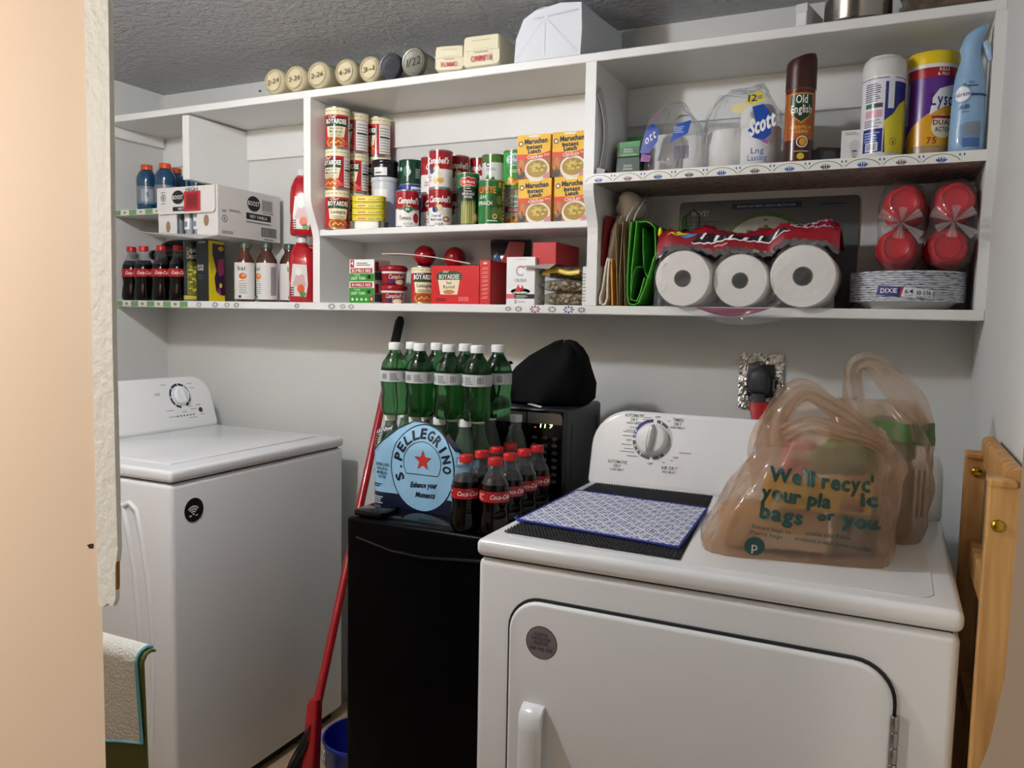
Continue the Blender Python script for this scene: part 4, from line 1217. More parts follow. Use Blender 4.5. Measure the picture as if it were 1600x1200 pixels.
B().add([(-KW / 2, -KD / 2, .001), (KW / 2, -KD / 2, .001), (KW / 2 - .012, -KD / 2 - .055, -.014), (-KW / 2 - .018, -KD / 2 - .060, .012), (-KW / 2, -KD / 2, -.001), (KW / 2, -KD / 2, -.001), (KW / 2 - .012, -KD / 2 - .055, -.016), (-KW / 2 - .018, -KD / 2 - .060, .010)], [(0, 1, 2, 3), (7, 6, 5, 4), (0, 3, 7, 4), (1, 5, 6, 2), (2, 6, 7, 3), (0, 4, 5, 1)]).build('bottom_flap', mat('#b9b6b0', .6), t)
p = Print(rough=.5)
p.ring(-.095, .118, .0085, .0105, '#222222', 0); p.text('B', -.095, .118, .010, '#222222', 0); p.rect(-.105, -.085, .100, .1015, '#222222', 0); p.rect(-.105, -.085, .134, .1355, '#222222', 0)
p.ell(-.032, .118, .026, .021, '#17171a', 0, n=20); p.text('BOOST', -.032, .118, .012, '#ededea', 1, w=.044)
p.rect(-.055, .0, .076, .089, '#17171a', 0); p.text('VERY', -.02, .0825, .007, '#ededea', 1)
p.text('HIGH', .026, .1395, .010, '#17171a', 0, w=.05)
p.rect(-.006, .062, .074, .134, '#b5252e', 2); p.rect(.002, .054, .080, .128, '#8a1a24', 3)
p.bars(.010, .048, .090, .122, '#5e1018', 4, n=10)
p.flat('flap_print', t, plane_y(0, -KD / 2 - .0068, 0))
p = Print(rough=.5)
p.ell(-.083, .030, .010, .018, '#8f7256', 0, n=9); p.ell(.078, .045, .011, .018, '#8f7256', 0, n=9)
p.flat('front_print', t, plane_y(0, -KD / 2, 0))
p = Print(rough=.5)
p.ring(-.108, .052, .009, .0112, '#33332f', 0); p.text('B', -.108, .052, .010, '#33332f', 0); p.lines(-.118, -.10, .072, .080, 2, '#55554f', 0)
p.ell(.015, .112, .029, .024, '#17171a', 0, n=22); p.text('BOOST', .015, .113, .014, '#ededea', 1, w=.050)
p.rect(-.018, .092, .062, .082, '#17171a', 0); p.text('VERY VANILLA', .035, .072, .009, '#ededea', 1, w=.078)
p.rect(.05, .10, .094, .130, '#b5b5b2', 0); p.bars(.052, .098, .096, .128, '#85857f', 1, n=18)
p.text('WITH FIBER', .08, .089, .006, '#33332f', 0, w=.05)
p.lines(-.018, .092, .052, .058, 1, '#44443f', 0); p.lines(-.09, -.03, .076, .084, 2, '#66665f', 0)
p.lines(-.12, -.05, .008, .018, 2, '#66665f', 0)
p.rect(.048, .118, .014, .042, '#1f1f1f', 0); p.rect(.052, .118, .017, .039, '#b5b5b2', 1); p.bars(.055, .116, .018, .038, '#222222', 2, n=20)
p.lines(.06, .12, .004, .009, 1, '#44443f', 0)
p.flat('side_print', t, plane_x(KW / 2, 0, 0))
for k, xx in enumerate((-.028, .010, -.075, .055)):
    lab = ('silver drink bottle in the case, left one in the torn opening', 'silver drink bottle in the case, right one in the torn opening', 'silver drink bottle hidden at the left inside the case', 'silver drink bottle hidden at the right inside the case')[k]
    q = thing('drink_bottle', lab, 'bottle', (-1.975 + xx, -.165 - KD / 2 + .035, 1.5226), 0, 'silver bottles in the torn case')
    B().lathe([(.014, 0), (.0165, .004), (.0165, .085), (.010, .100), (.010, .115)], 20).build('bottle_body', mat('#b9bfc6', .25, metal=.5), q, smooth=50)
    B().lathe([(.0105, .108), (.0105, .124)], 16).build('bottle_cap', mat('#e4e4e2', .4), q, smooth=40)
    p = Print(rough=.3); p.rect(-.012, .012, .02, .07, '#dfe3e8', 0); p.rect(-.008, .006, .028, .044, '#7b8796', 1); p.rect(-.01, -.002, .006, .016, '#2c3340', 1)
    p.cyl('sleeve_label', q, .0166)

# ================================================================ things on the top board
ZT = 1.924
JCREAM = mat('#cfc4a2', .3, noise=.08, ns=25, coat=.3)
def lying_jar(name, label, x, r, L, style, txt, group):
    """jar lying with one end to the front"""
    t = thing(name, label, 'jar', (x, -.262 + L / 2, ZT), 0, group)
    y0 = -L / 2
    def rev(prof, m, nm, smooth=50):
        b = B()
        rings = [[(rr_ * math.cos(2 * PI * k / 30), y0 + yy, r + rr_ * math.sin(2 * PI * k / 30)) for k in range(30)] for rr_, yy in prof]
        return b.loft(rings).build(nm, m, t, smooth=smooth)
    if style == 'cream':
        rev([(r * .80, .003), (r * .84, 0), (r * .97, .006), (r, .016), (r, L - .03), (r * .85, L - .02), (r * .8, L)], JCREAM, 'jar_body')
        p = Print(rough=.5); p.ring(0, 0, r * .70, r * .78, '#b3a988', 0, n=26)
        p.text(txt, 0, -.001, .013, '#6a6250', 1, w=r * 1.1, rot=.12, shear=.2)
    else:
        m = mat('#3b3f45', .35, metal=.3) if style == 'black' else mat('#77776c', .4, metal=.5)
        rev([(r * .86, .001), (r * .95, 0), (r, .004), (r, .016), (r * .97, .018)], m, 'jar_lid')
        rev([(r * .94, .018), (r * .97, .03), (r * .97, L - .005), (r * .9, L)], film('#b5b8b0', .45, .08), 'jar_body')
        p = Print(rough=.5)
        if style == 'black':
            p.ring(0, 0, r * .74, r * .80, '#23262b', 0, n=26); p.ring(0, 0, r * .34, r * .42, '#1c1f24', 0, a0=.3, a1=2.0); p.ring(0, 0, r * .34, r * .42, '#1c1f24', 0, a0=2.4, a1=4.1); p.ring(0, 0, r * .34, r * .42, '#1c1f24', 0, a0=4.5, a1=6.1); p.text('22', 0, 0, .010, '#1c1f24', 1)
        else:
            p.ring(0, 0, r * .80, r * .84, '#55554c', 0, n=26); p.text(txt, 0, 0, .020, '#33332c', 1, w=r * 1.2, rot=.15, shear=.2)
    p.flat('handwriting', t, plane_y(0, y0 - (.0002 if style == 'cream' else .0002), r))
    return t
G = 'cream jars lying on the top board'
for (x, r, txt, lab) in ((-1.668, .0375, '2-24', 'cream jar dated 2-24, leftmost on the top board'), (-1.590, .0375, '2-26', 'second cream jar from the left on the top board'), (-1.508, .0385, '2-26', 'third cream jar, the largest, on the top board'), (-1.413, .0365, '4-26', 'cream jar dated 4-26 on the top board'), (-1.332, .0350, '3-1', 'fifth cream jar, next to the black lidded jar')):
    lying_jar('cream_jar', lab, x, r, .15, 'cream', txt, G)
lying_jar('black_lid_jar', 'lying jar with a dark grey lid on the top board', -1.262, .0345, .13, 'black', '', None)
lying_jar('grey_lid_jar', 'lying jar with an olive grey lid marked 1/22', -1.188, .0365, .13, 'grey', '1/22', None)

PAPER = mat('#dcd6b8', .55, noise=.04, bump=.15, bs=40)
def pasta_pack(label, x, rz, txt_rot, w, h):
    t = thing('pasta_packet', label, 'packet', (x, -.185, ZT), rz, 'cream paper pasta packets')
    b_ = B(); rings = []
    for i, (yy, q) in enumerate(((-.078, .90), (-.074, .97), (-.05, 1.0), (.0, 1.0), (.06, .98), (.075, .9))):
        rings.append([(p_[0] * q + .0015 * math.sin(3 * i + p_[1] * 90), yy, h / 2 + (p_[1] - h / 2) * q - (1 - q) * h * .5 * 0) for p_ in rrect(-w / 2, w / 2, 0, h, .012, 3)])
    b_.loft(rings).build('packet_body', PAPER, t, smooth=40)
    b_ = B()
    b_.box(-w * .44, w * .44, -.0805, -.0775, h * .50, h * .93, bev=.001, seg=1)
    b_.build('folded_flap', PAPER, t)
    p = Print(); p.text('RUMMO', 0, h * .25, h * .18, '#b8343a', 1, w=w * .55, rot=PI if txt_rot else 0); p.rect(-w * .18, w * .18, h * .44, h * .46, '#8a8570', 1); p.rect(-w * .25, w * .25, h * .80, h * .815, '#a39c80', 2); p.rect(-w * .2, w * .2, h * .55, h * .56, '#b5ae92', 2)
    p.flat('front_print', t, plane_y(0, -.0808, 0))
    return t
pasta_pack('cream pasta packet tilted against its neighbour, by the grey lidded jar', -1.092, .2, False, .082, .066)
pasta_pack('upright cream pasta packet with red upside-down lettering', -.985, .04, True, .108, .080)

# white non-woven bag
NW = mat('#dfe4ea', .7, bump=.25, bs=400, noise=.02)
t = thing('nonwoven_bag', 'white fabric carrier bag with cross stitching, folded on the top board', 'bag', (-.80, -.165, ZT), 0)
fp = [(-.092, .0), (.084, .0), (.087, .06), (.084, .122), (.03, .128), (-.04, .117), (-.068, .102), (-.088, .055)]
bp_ = [(-.082, .0), (.1, .0), (.1, .05), (.098, .100), (.03, .118), (-.04, .110), (-.065, .09), (-.08, .05)]
b_ = B().loft([[(p_[0], -.093, p_[1]) for p_ in fp], [(p_[0] * 1.01, -.085, p_[1] * 1.01) for p_ in fp], [(p_[0] * .5 + q_[0] * .5 + .01, .0, p_[1] * .5 + q_[1] * .5 + .002) for p_, q_ in zip(fp, bp_)], [(p_[0] + .03, .085, p_[1]) for p_ in bp_]])
b_.build('bag_body', NW, t, smooth=20)
p = Print(rough=.8)
def stitch(p, x0, z0, x1, z1, n):
    dx, dz = x1 - x0, z1 - z0
    L = math.hypot(dx, dz); nx, nz = -dz / L * .0022, dx / L * .0022
    for k in range(n):
        cx_, cz_ = x0 + dx * (k + .5) / n, z0 + dz * (k + .5) / n
        q = .0006
        p.poly([(cx_ - nx - q, cz_ - nz), (cx_ - nx + q, cz_ - nz), (cx_ + nx + q, cz_ + nz), (cx_ + nx - q, cz_ + nz)], '#a9b0ba', 1)
stitch(p, -.085, .008, -.014, .094, 26); stitch(p, .078, .008, -.004, .094, 26)
stitch(p, -.04, .098, -.012, .100, 8); stitch(p, -.004, .1, .08, .106, 20); stitch(p, -.009, .097, -.009, .118, 6)
p.rect(-.0095, -.0085, .006, .094, '#c9ced6', 1)
p.flat('stitching', t, plane_y(0, -.0935, 0))
hb_ = B(); rings = []
for k in range(13):
    q = k / 12
    x = -.062 + .10 * q; z = .108 + .020 * math.sin(PI * q)
    rings.append([(x - .006, -.080, z), (x - .006, -.055, z + .002), (x - .006, -.055, z + .0035), (x - .006, -.080, z + .0015)])
hb_.loft(rings).build('handle', NW, t, smooth=60)
# steel pot and food bag at the right end
t = thing('steel_pot', 'shiny steel pot at the right end of the top board', 'pot', (-.105, -.185, ZT), .3)
B().lathe([(.060, 0), (.066, .003), (.068, .01), (.068, .09), (.071, .094), (.069, .096), (.066, .092), (.066, .012), (.058, .005)], 36).build('pot_body', mat('#9c9690', .18, metal=1), t, smooth=50)
B().tube([(-.066, 0, .075), (-.088, -.02, .078), (-.088, .02, .078), (-.066, .001, .075)], .004, 8).build('handle', mat('#a9a59e', .2, metal=1), t, smooth=60)
t = thing('white_pack', 'white carton end left of the steel pot', 'box', (-.205, -.16, ZT), -.2)
B().box(-.012, .012, -.06, .06, 0, .06, bev=.003).build('carton_body', mat('#dedfe0', .5), t)
B().box(-.0125, .0125, -.0615, -.060, .04, .058).build('end_flap', mat('#cfd1d2', .5), t)
t = thing('food_bag', 'clear bag of brown food on the right of the top board', 'bag', (.064, -.15, ZT), 0)
pillow(.17, .16, .07, noise=.003, seed=8).build('bag_film', film('#c8b8a8', .6, .1, bump=.8, bs=50), t, (0, .08, .036), (PI / 2, 0, 0), smooth=60)
b_ = B(); rr = random.Random(4)
for k in range(26):
    b_.sphere((rr.uniform(-.06, .06), rr.uniform(-.05, .05), rr.uniform(.02, .05)), .016, mi=k % 3, sx=rr.uniform(.8, 1.3), sz=.6, sub=1)
tag(b_.build('food', [mat('#6a4a3c', .5), mat('#8a5a48', .5), mat('#a08070', .5)], t, smooth=60), kind='stuff')

# ================================================================ upper right shelf
ZR = 1.637
# sheaf of papers curling against the divider
t = thing('paper_sheaf', 'curling sheaf of white papers leaning on the divider', 'papers', (-.664, -.17, ZR), 0)
for j in range(5):
    b_ = B(); rings = []
    for k in range(15):
        q = k / 14
        z = .006 + .205 * q
        x = .002 + .0022 * j + .012 * math.sin(PI * q * 1.1) * (1 - .1 * j) - .012 * q ** 3
        rings.append([(x, -.084 + .004 * j, z), (x + .0006, -.084 + .004 * j, z), (x + .0006, .07, z - .002), (x, .07, z - .002)])
    b_.loft(rings).build('sheet', mat('#e3e5ea', .6), t, smooth=60)
B().prism([(-.004, 0), (.016, -.0), (.020, .010), (-.002, .016)], -.086, -.02).build('clip', mat('#8f9094', .4), t)
def soap_p(lab):
    p = Print(rough=.4)
    p.rect(-.029, .029, 0, .04, '#0f3a2c', 0); p.rect(-.02, .02, .005, .009, '#4a8a3c', 1)
    p.text('IRISH', 0, .024, .0055, '#c9d6c4', 1, w=.020); p.text('SPRING', 0, .0165, .0055, '#c9d6c4', 1, w=.024)
    return p
G = 'dark green soap boxes'
SG = mat('#17593a', .2, coat=.4)
for lab, x, y, z, h, lt in (('lower soap box of the front pair, dark green with lettering', -.6025, -.212, ZR, .045, 0), ('upper soap box of the front pair, brighter green', -.6025, -.212, ZR + .0452, .036, 1), ('soap box in the rear pair, at the bottom', -.602, -.130, ZR, .060, 0), ('soap box in the rear pair, topmost of all', -.602, -.130, ZR + .0602, .050, 1)):
    t = carton('soap_box', lab, x, y, z, .058, .075, h, '#0f3a2c' if not lt else '#1d5a36', None, None, group=G, cat='soap box', rough=.4)
    p = soap_p(0) if not lt else Print(rough=.4).rect(-.029, .029, h * .65, h, '#3a8a4a', 0).rect(-.018, .022, h * .08, h * .2, '#5fa04a', 0).text('IRISH', 0, h * .5, .005, '#c9d6c4', 1, w=.02).text('SPRING', 0, h * .34, .005, '#c9d6c4', 1, w=.024)
    p.flat('front_print', t, plane_y(0, -.0376, 0))

ROLLM = mat('#e9e8e4', .85, noise=.02, bump=.3, bs=180)
def bag_shell(W, Dp, Hh, wr, seed, nz=26, na=64, pw=.35, topk=None):
    """upright crumpled plastic bag over its contents"""
    rr = random.Random(seed)
    ph = [rr.uniform(0, 6.28) for _ in range(10)]
    rings = []
    for i in range(nz + 1):
        v = i / nz
        k = 1 - (0 if v < .62 else (v - .62) / .38) ** 1.6 * (topk or .55)
        ring = []
        for j in range(na):
            a = 2 * PI * j / na
            c_, s_ = math.cos(a), math.sin(a)
            n_ = wr * (math.sin(7 * a + ph[0] + 4 * v) + .8 * math.sin(13 * a + ph[1] - 11 * v) + .6 * math.sin(21 * a + ph[2] + 17 * v) + .7 * math.sin(5 * a - 19 * v + ph[3])) * (.25 + v)
            ring.append(((W / 2 * k) * math.copysign(abs(c_) ** pw, c_) + n_ * c_, (Dp / 2 * k) * math.copysign(abs(s_) ** pw, s_) + n_ * s_, Hh * v * (1 + .05 * math.sin(2 * a + ph[4]) * v)))
        rings.append(ring)
    return B().loft(rings)
def tissue_roll(b_, x, y, z, r, h):
    b_.lathe([(r * .34, z + .002), (r - .004, z), (r, z + .004), (r, z + h - .004), (r - .004, z + h), (r * .34, z + h - .002)], 28, cx=x, cy=y)
def wrap_on(D2, Hh, topk, sx):
    def fn(u, v, L):
        q = v / Hh
        k = 1 - (0 if q < .62 else (q - .62) / .38) ** 1.6 * topk
        return (u * sx * (.6 + .4 * k), -(D2 * k + .008 + .0006 * L), v)
    return fn
WRAP = film('#fafcff', .91, .06, bump=.5, bs=45)
# left pack
t = thing('tissue_pack', 'opened plastic tissue pack, the left one, with a purple and blue corner', 'tissue pack', (-.507, -.135, ZR), -.02, 'plastic tissue packs')
for k, (x, y, h) in enumerate(((-.022, .0, .10), (.040, .03, .10))):
    b_ = B(); tissue_roll(b_, x, y, .001, .042, h); b_.build('tissue_roll', ROLLM, t, smooth=50)
bag_shell(.122, .155, .168, .0030, 3).build('plastic_wrap', WRAP, t, smooth=70)
p = Print(rough=.25)
p.poly([(-.072, .05), (-.045, .048), (-.022, .075), (-.020, .105), (-.040, .118), (-.058, .10)], '#1f49a5', 0); p.text('ott', -.046, .085, .020, '#f2f4f8', 1, w=.034, shear=.3, rot=.5)
p.poly([(-.070, .03), (-.042, .028), (-.040, .042), (-.066, .05)], '#7a2f8a', 0)
p.poly([(.012, .068), (.062, .088), (.070, .118), (.030, .110)], '#2450b0', 0); p.lines(.024, .056, .090, .106, 4, '#9fb6e6', 1)
for k in range(7): p.poly([(.016 + .005 * k, .116 + .003 * k), (.040 + .004 * k, .134 - .001 * k), (.039 + .004 * k, .136 - .001 * k)], '#55575c', 0)
p.bars(.026, .066, .030, .060, '#3d4a6e', 0, n=11)
p.poly([(-.050, .128), (-.030, .132), (-.034, .144)], '#a8527a', 0)
p.mesh('wrap_print', wrap_on(.080, .168, .55, .86), t, step=.008, vstep=.008, smooth=True)
# right pack
t = thing('tissue_pack', 'large plastic tissue pack marked 12, beside the brown spray can', 'tissue pack', (-.342, -.140, ZR), -.02, 'plastic tissue packs')
for k, (x, y, z, h) in enumerate(((-.035, .0, .001, .10), (.040, -.01, .001, .10), (.03, -.005, .1015, .05))):
    b_ = B(); tissue_roll(b_, x, y, z, .046 if k < 2 else .038, h); b_.build('tissue_roll', ROLLM, t, smooth=50)
bag_shell(.160, .155, .186, .0032, 11, topk=.4).build('plastic_wrap', WRAP, t, smooth=70)
p = Print(rough=.25)
p.poly([(.022, .165), (.052, .172), (.066, .150), (.034, .138), (.016, .146)], '#e6cf3a', 0); p.text('12', .034, .156, .017, '#1e3a8a', 1, w=.022); p.lines(.046, .06, .152, .162, 2, '#3a5a9a', 1)
p.poly([(.034, .134), (.060, .138), (.076, .118), (.080, .070), (.062, .056), (.036, .066), (.026, .082), (.044, .096)], '#1f49a5', 0)
p.text('Scott', .054, .094, .034, '#f4f5f8', 1, w=.060, shear=.3, rot=.35, bold=.0012)
p.poly([(.048, .062), (.076, .056), (.072, .048)], '#8a5a9a', 1)
p.text('Lng', .050, .036, .013, '#3c6aa8', 0, w=.030); p.text('Lasting', .050, .020, .012, '#3c6aa8', 0, w=.044)
p.ell(.002, .134, .018, .012, '#e8dfa8', 0)
p.mesh('wrap_print', wrap_on(.080, .186, .4, .95), t, step=.008, vstep=.008, smooth=True)

# brown spray can
t = thing('spray_can', 'brown and orange furniture polish spray can', 'spray can', (-.211, -.215, ZR), face_cam(-.211, -.215, 6))
B().lathe([(.029, 0), (.0315, .002), (.0315, .004), (.031, .006), (.031, .158), (.0315, .160)], 32).build('can_body', mat('#6a3417', .22, coat=.4), t, smooth=50)
cb = B(); rings = []
for zz, r, sl_ in ((.160, .0325, 0), (.205, .0322, 0), (.220, .0318, .008), (.229, .0285, .014), (.232, .02, .012)):
    rings.append([(r * math.cos(2 * PI * k / 30), r * math.sin(2 * PI * k / 30), zz + sl_ * (.5 + .5 * math.cos(2 * PI * k / 30)) - sl_ * .5) for k in range(30)])
cb.loft(rings).build('spray_cap', mat('#3a1a16', .35), t, smooth=50)
p = Print(rough=.25); r = .0311; c = PI * r
p.rect(-c, c, .006, .05, '#43201a', 0); p.rect(-c, c, .05, .15, '#a3561f', 0); p.rect(-c, c, .15, .158, '#54211a', 0)
p.poly([(-.026, .148), (.026, .148), (.028, .120), (.018, .098), (0, .084), (-.018, .098), (-.028, .120)], '#c9922f', 1)
p.poly([(-.024, .146), (.024, .146), (.026, .120), (.016, .100), (0, .087), (-.016, .100), (-.026, .120)], '#1d3f2c', 2)
p.text('Old', 0, .136, .018, '#f4f1e6', 3, w=.024); p.text('English', 0, .115, .017, '#f4f1e6', 3, w=.044)
p.text('WOOD POLISH', 0, .076, .0065, '#f0c45a', 1, w=.046); p.text('& CLEANER', 0, .067, .0065, '#f0c45a', 1, w=.036)
p.ell(.004, .045, .013, .013, '#4a2418', 1); p.ring(.004, .045, .010, .0125, '#e9dcc0', 2); p.ell(.005, .045, .0075, .0085, '#d99a2c', 3)
p.ell(.002, .014, .008, .007, '#d9b93a', 1); p.lines(-.012, .02, .024, .027, 1, '#d8cbb0', 1)
p.cyl('printed_label', t, r)
t = carton('dark_box', 'small dark grey box with a brown side behind the spray can', -.160, -.175, ZR, .052, .06, .042, '#4a4a48', Print().ell(-.004, .018, .016, .02, '#5c6468', 0), rz=.5)
B().box(-.027, .027, -.031, .031, .036, .0425).build('box_lid', mat('#4a3a30', .5), t)
p = Print(); W = .024
p.rect(-W, W, 0, .074, '#e3e3e3', 0); p.lines(-.016, .014, .064, .071, 2, '#9a9a9a', 1)
p.ell(.004, .040, .011, .013, '#c9c9c9', 1); p.poly([(-.003, .030), (.011, .030), (.009, .016), (-.001, .016)], '#bdbdbd', 1); p.rect(-.0005, .0085, .004, .016, '#4a4a4a', 1)
carton('bulb_box', 'small white light bulb box left of the wipes', -.101, -.185, ZR, .048, .05, .074, '#dddddd', p)

# tubs of wipes
t = thing('wipes_canister', 'blue and yellow wipes canister with a white lid', 'canister', (-.045, -.206, ZR), face_cam(-.045, -.206))
R_ = .0415
B().lathe([(R_ - .002, 0), (R_, .003), (R_, .178)], 36).build('canister_body', mat('#e9e8e2', .3), t, smooth=50)
B().lathe([(R_ + .001, .170), (R_ + .0012, .195), (R_ - .003, .206), (R_ - .008, .208), (R_ - .009, .2115), (R_ - .02, .213)], 36).build('lid', mat('#d9d9d6', .3), t, smooth=50)
p = Print(rough=.25); c = PI * R_
p.rect(-c, c, .010, .168, '#e6e6ea', 0); p.rect(-c, c, .162, .1635, '#23286a', 1)
p.rect(.004, c, .010, .155, '#262c78', 1); p.rect(.010, .022, .10, .168, '#dfe3ea', 2)
p.poly([(.004, .075), (.020, .088), (.035, .11), (.06, .125), (.06, .010), (.008, .010)], '#e0d22c', 2)
p.rect(-.040, .002, .012, .060, '#2a3580', 1); p.lines(-.036, 0, .034, .056, 4, '#9fb2dd', 2); p.rect(-.032, -.006, .014, .032, '#eceef2', 2); p.bars(-.030, -.008, .016, .030, '#22255a', 3, n=10)
p.lines(-.038, .0, .064, .080, 5, '#6a6e80', 1); p.rect(-.036, .0, .083, .098, '#d9a9b4', 1); p.rect(-.036, -.022, .103, .112, '#3c7a54', 1); p.rect(-.018, .0, .103, .112, '#44485a', 1)
p.lines(-.038, .0, .116, .155, 9, '#5a5e78', 1)
p.ring(.024, .032, .0065, .0078, '#8a8420', 3); p.poly([(.022, .028), (.026, .028), (.024, .037)], '#55521a', 3)
p.cyl('printed_label', t, R_)
t = thing('wipes_canister', 'purple and orange wipes canister with a yellow lid', 'canister', (.047, -.168, ZR), face_cam(.047, -.168, -6))
R_ = .0495
B().lathe([(R_ - .002, 0), (R_, .003), (R_, .190)], 40).build('canister_body', mat('#e9e8e2', .3), t, smooth=50)
B().lathe([(R_ + .001, .190), (R_ + .0015, .210), (R_ - .001, .216), (R_ - .008, .218)], 40).build('lid', mat('#e6c91e', .3), t, smooth=50)
p = Print(rough=.25); c = PI * R_
p.rect(-c, c, .008, .182, '#5a2f86', 0); p.rect(-c, c, .162, .182, '#a31d2e', 1)
p.poly([(-.048, .045), (-.03, .066), (0, .088), (.03, .104), (.06, .112), (.06, .008), (-.05, .008)], '#dca22a', 1)
p.rect(-.05, .06, .008, .024, '#e9dfc4', 1); p.poly([(.004, .086), (.03, .102), (.06, .110), (.06, .15), (.02, .138), (.008, .12)], '#f0f0f2', 2)
p.text('Lysol', .030, .118, .026, '#2a2a70', 3, w=.05)
p.text('KILLS', .028, .177, .006, '#f5f0ea', 3); p.text('& FLU', .026, .168, .006, '#f5f0ea', 3)
p.ell(.030, .062, .022, .024, '#f3e4c4', 2); p.rect(.008, .05, .078, .084, '#a31d2e', 3); p.text('DUAL', .030, .070, .010, '#23245a', 4); p.text('ACTION', .032, .056, .009, '#23245a', 4, w=.034)
p.text('75', .010, .034, .013, '#8a2430', 3, w=.018); p.lines(-.01, .03, .016, .020, 1, '#b9a884', 2)
p.rect(-.049, -.042, .07, .155, '#c9c4cf', 1)
p.cyl('printed_label', t, R_)
# air freshener
t = thing('air_freshener', 'light blue trigger air freshener spray at the right end', 'spray bottle', (.1125, -.2325, ZR), face_cam(.1125, -.2325, 0))
LB = mat('#8fb4d6', .3, coat=.2)
b_ = B(); rings = []
for zz, a_, d_ in ((0, .029, .024), (.003, .031, .026), (.02, .0315, .0265), (.07, .0305, .026), (.12, .029, .025), (.150, .0265, .024), (.168, .020, .020), (.178, .017, .018)):
    rings.append([(a_ * math.cos(2 * PI * k / 32), d_ * math.sin(2 * PI * k / 32), zz) for k in range(32)])
b_.loft(rings).build('bottle_body', LB, t, smooth=60)
b_ = B(); rings = []
for cx_, zz, a_, d_, tl in ((0, .146, .0275, .0250, 0), (0, .168, .0225, .021, 0), (0, .186, .0175, .018, 0), (-.001, .200, .0180, .018, .15), (-.001, .213, .0225, .0175, .42), (.003, .224, .0250, .0165, .50), (.006, .233, .0245, .0155, .46), (.008, .2395, .0215, .0135, .42), (.009, .243, .014, .009, .38)):
    rings.append([(cx_ + a_ * math.cos(2 * PI * k / 28) * math.cos(tl) , d_ * math.sin(2 * PI * k / 28), zz + a_ * math.cos(2 * PI * k / 28) * math.sin(tl)) for k in range(28)])
b_.loft(rings).build('spray_head', LB, t, smooth=60)
B().tube([(.020, 0, .214), (.028, 0, .200), (.030, 0, .188), (.034, 0, .178)], [.006, .006, .005, .003], 8, flat=1.4).build('trigger', mat('#a9c6de', .3), t, smooth=60)
p = Print(rough=.3); r = .031
p.rect(-.03, .048, .108, .112, '#26386a', 0)
p.ell(-.012, .112, .016, .016, '#9cc0dd', 1, n=22); p.ell(-.012, .112, .0145, .0145, '#eef2f6', 2, n=22); p.text('febreze', -.012, .112, .0085, '#3a4a78', 3, w=.027, shear=.15, rot=.1)
p.text('AIR', -.006, .087, .009, '#4a5f80', 1, w=.020); p.lines(-.01, .006, .076, .080, 1, '#5f7896', 1)
p.poly([(-.022, .05), (.024, .060), (.026, .012), (-.010, .012)], '#7a9abf', 0); p.rect(-.004, .026, .030, .056, '#7d8a98', 1); p.rect(-.006, .026, .008, .026, '#4a6ea8', 1)
p.text('100', .004, .134, .005, '#44597a', 1); p.rect(-.004, .016, .126, .129, '#44597a', 1); p.ell(-.010, .131, .004, .003, '#5a8a6a', 1, n=8)
def feb(u, v, L):
    q = v / .15
    a_ = .0315 - .0025 * max(0, q - .4); d_ = .0265 - .0015 * max(0, q - .4)
    an = u / r
    return ((a_ + .0006 + .0003 * L) * math.sin(an), -(d_ + .0006 + .0003 * L) * math.cos(an), v)
p.mesh('printed_label', feb, t, step=.004, smooth=True)

# ================================================================ lower right shelf
# placemat poster on the back wall
t = thing('placemat_poster', 'dark glossy placemat with a picture of a plate, on the back wall', 'poster', (-.305, -.004, ZB), 0)
B().prism(rrect(-.218, .218, .004, .276, .012), -.001, .001).build('sheet', mat('#53585a', .3, noise=.1, ns=5), t)
p = Print(rough=.25)
p.text('M VE!', -.165, .245, .014, '#c9cccb', 0, w=.044, shear=.2); p.ring(-.166, .245, .003, .0055, '#c9cccb', 0, n=10)
for k in range(4): p.rect(-.20, -.11 - .012 * (k % 2), .221 - .008 * k, .2235 - .008 * k, '#3a3e3d', 0)
p.rect(-.218, -.09, .180, .190, '#8a8e8c', 0); p.rect(-.20, -.18, .168, .172, '#3a3e3d', 0)
p.rect(-.082, .085, .252, .266, '#23375a', 0); p.text('MANAGE YOUR WEIGHT - CREATE A HEALTHY PLATE!', 0, .259, .005, '#d5dae2', 1, w=.14)
p.rect(.13, .19, .256, .259, '#33373a', 0)
p.ell(0, .125, .118, .118, '#44632f', 0, n=36); p.ell(0, .125, .108, .108, '#a9aba2', 1, n=36)
p.rect(-.004, .006, .222, .225, '#444444', 2)
for k in range(60):
    a = k * 2.39996; r_ = .0092 * math.sqrt(k)
    p.ell(r_ * math.cos(a) * 1.2, .165 + r_ * math.sin(a) * .55, .006 + .006 * ((k * 7) % 5) / 5, .004 + .007 * ((k * 5) % 7) / 7, ('#3a2420', '#3c4828', '#4a2a26', '#565f30', '#6a3430')[k % 5], 2 + k % 3, n=5 + k % 4)
for k in range(6): p.poly([(.03 + .010 * k, .20 - .004 * k), (.038 + .010 * k, .198 - .004 * k), (.052 + .012 * k, .15), (.044 + .012 * k, .15)], ('#5f7a3a', '#47602c')[k % 2], 5)
p.flat('printed_picture', t, plane_y(0, -.001, 0))

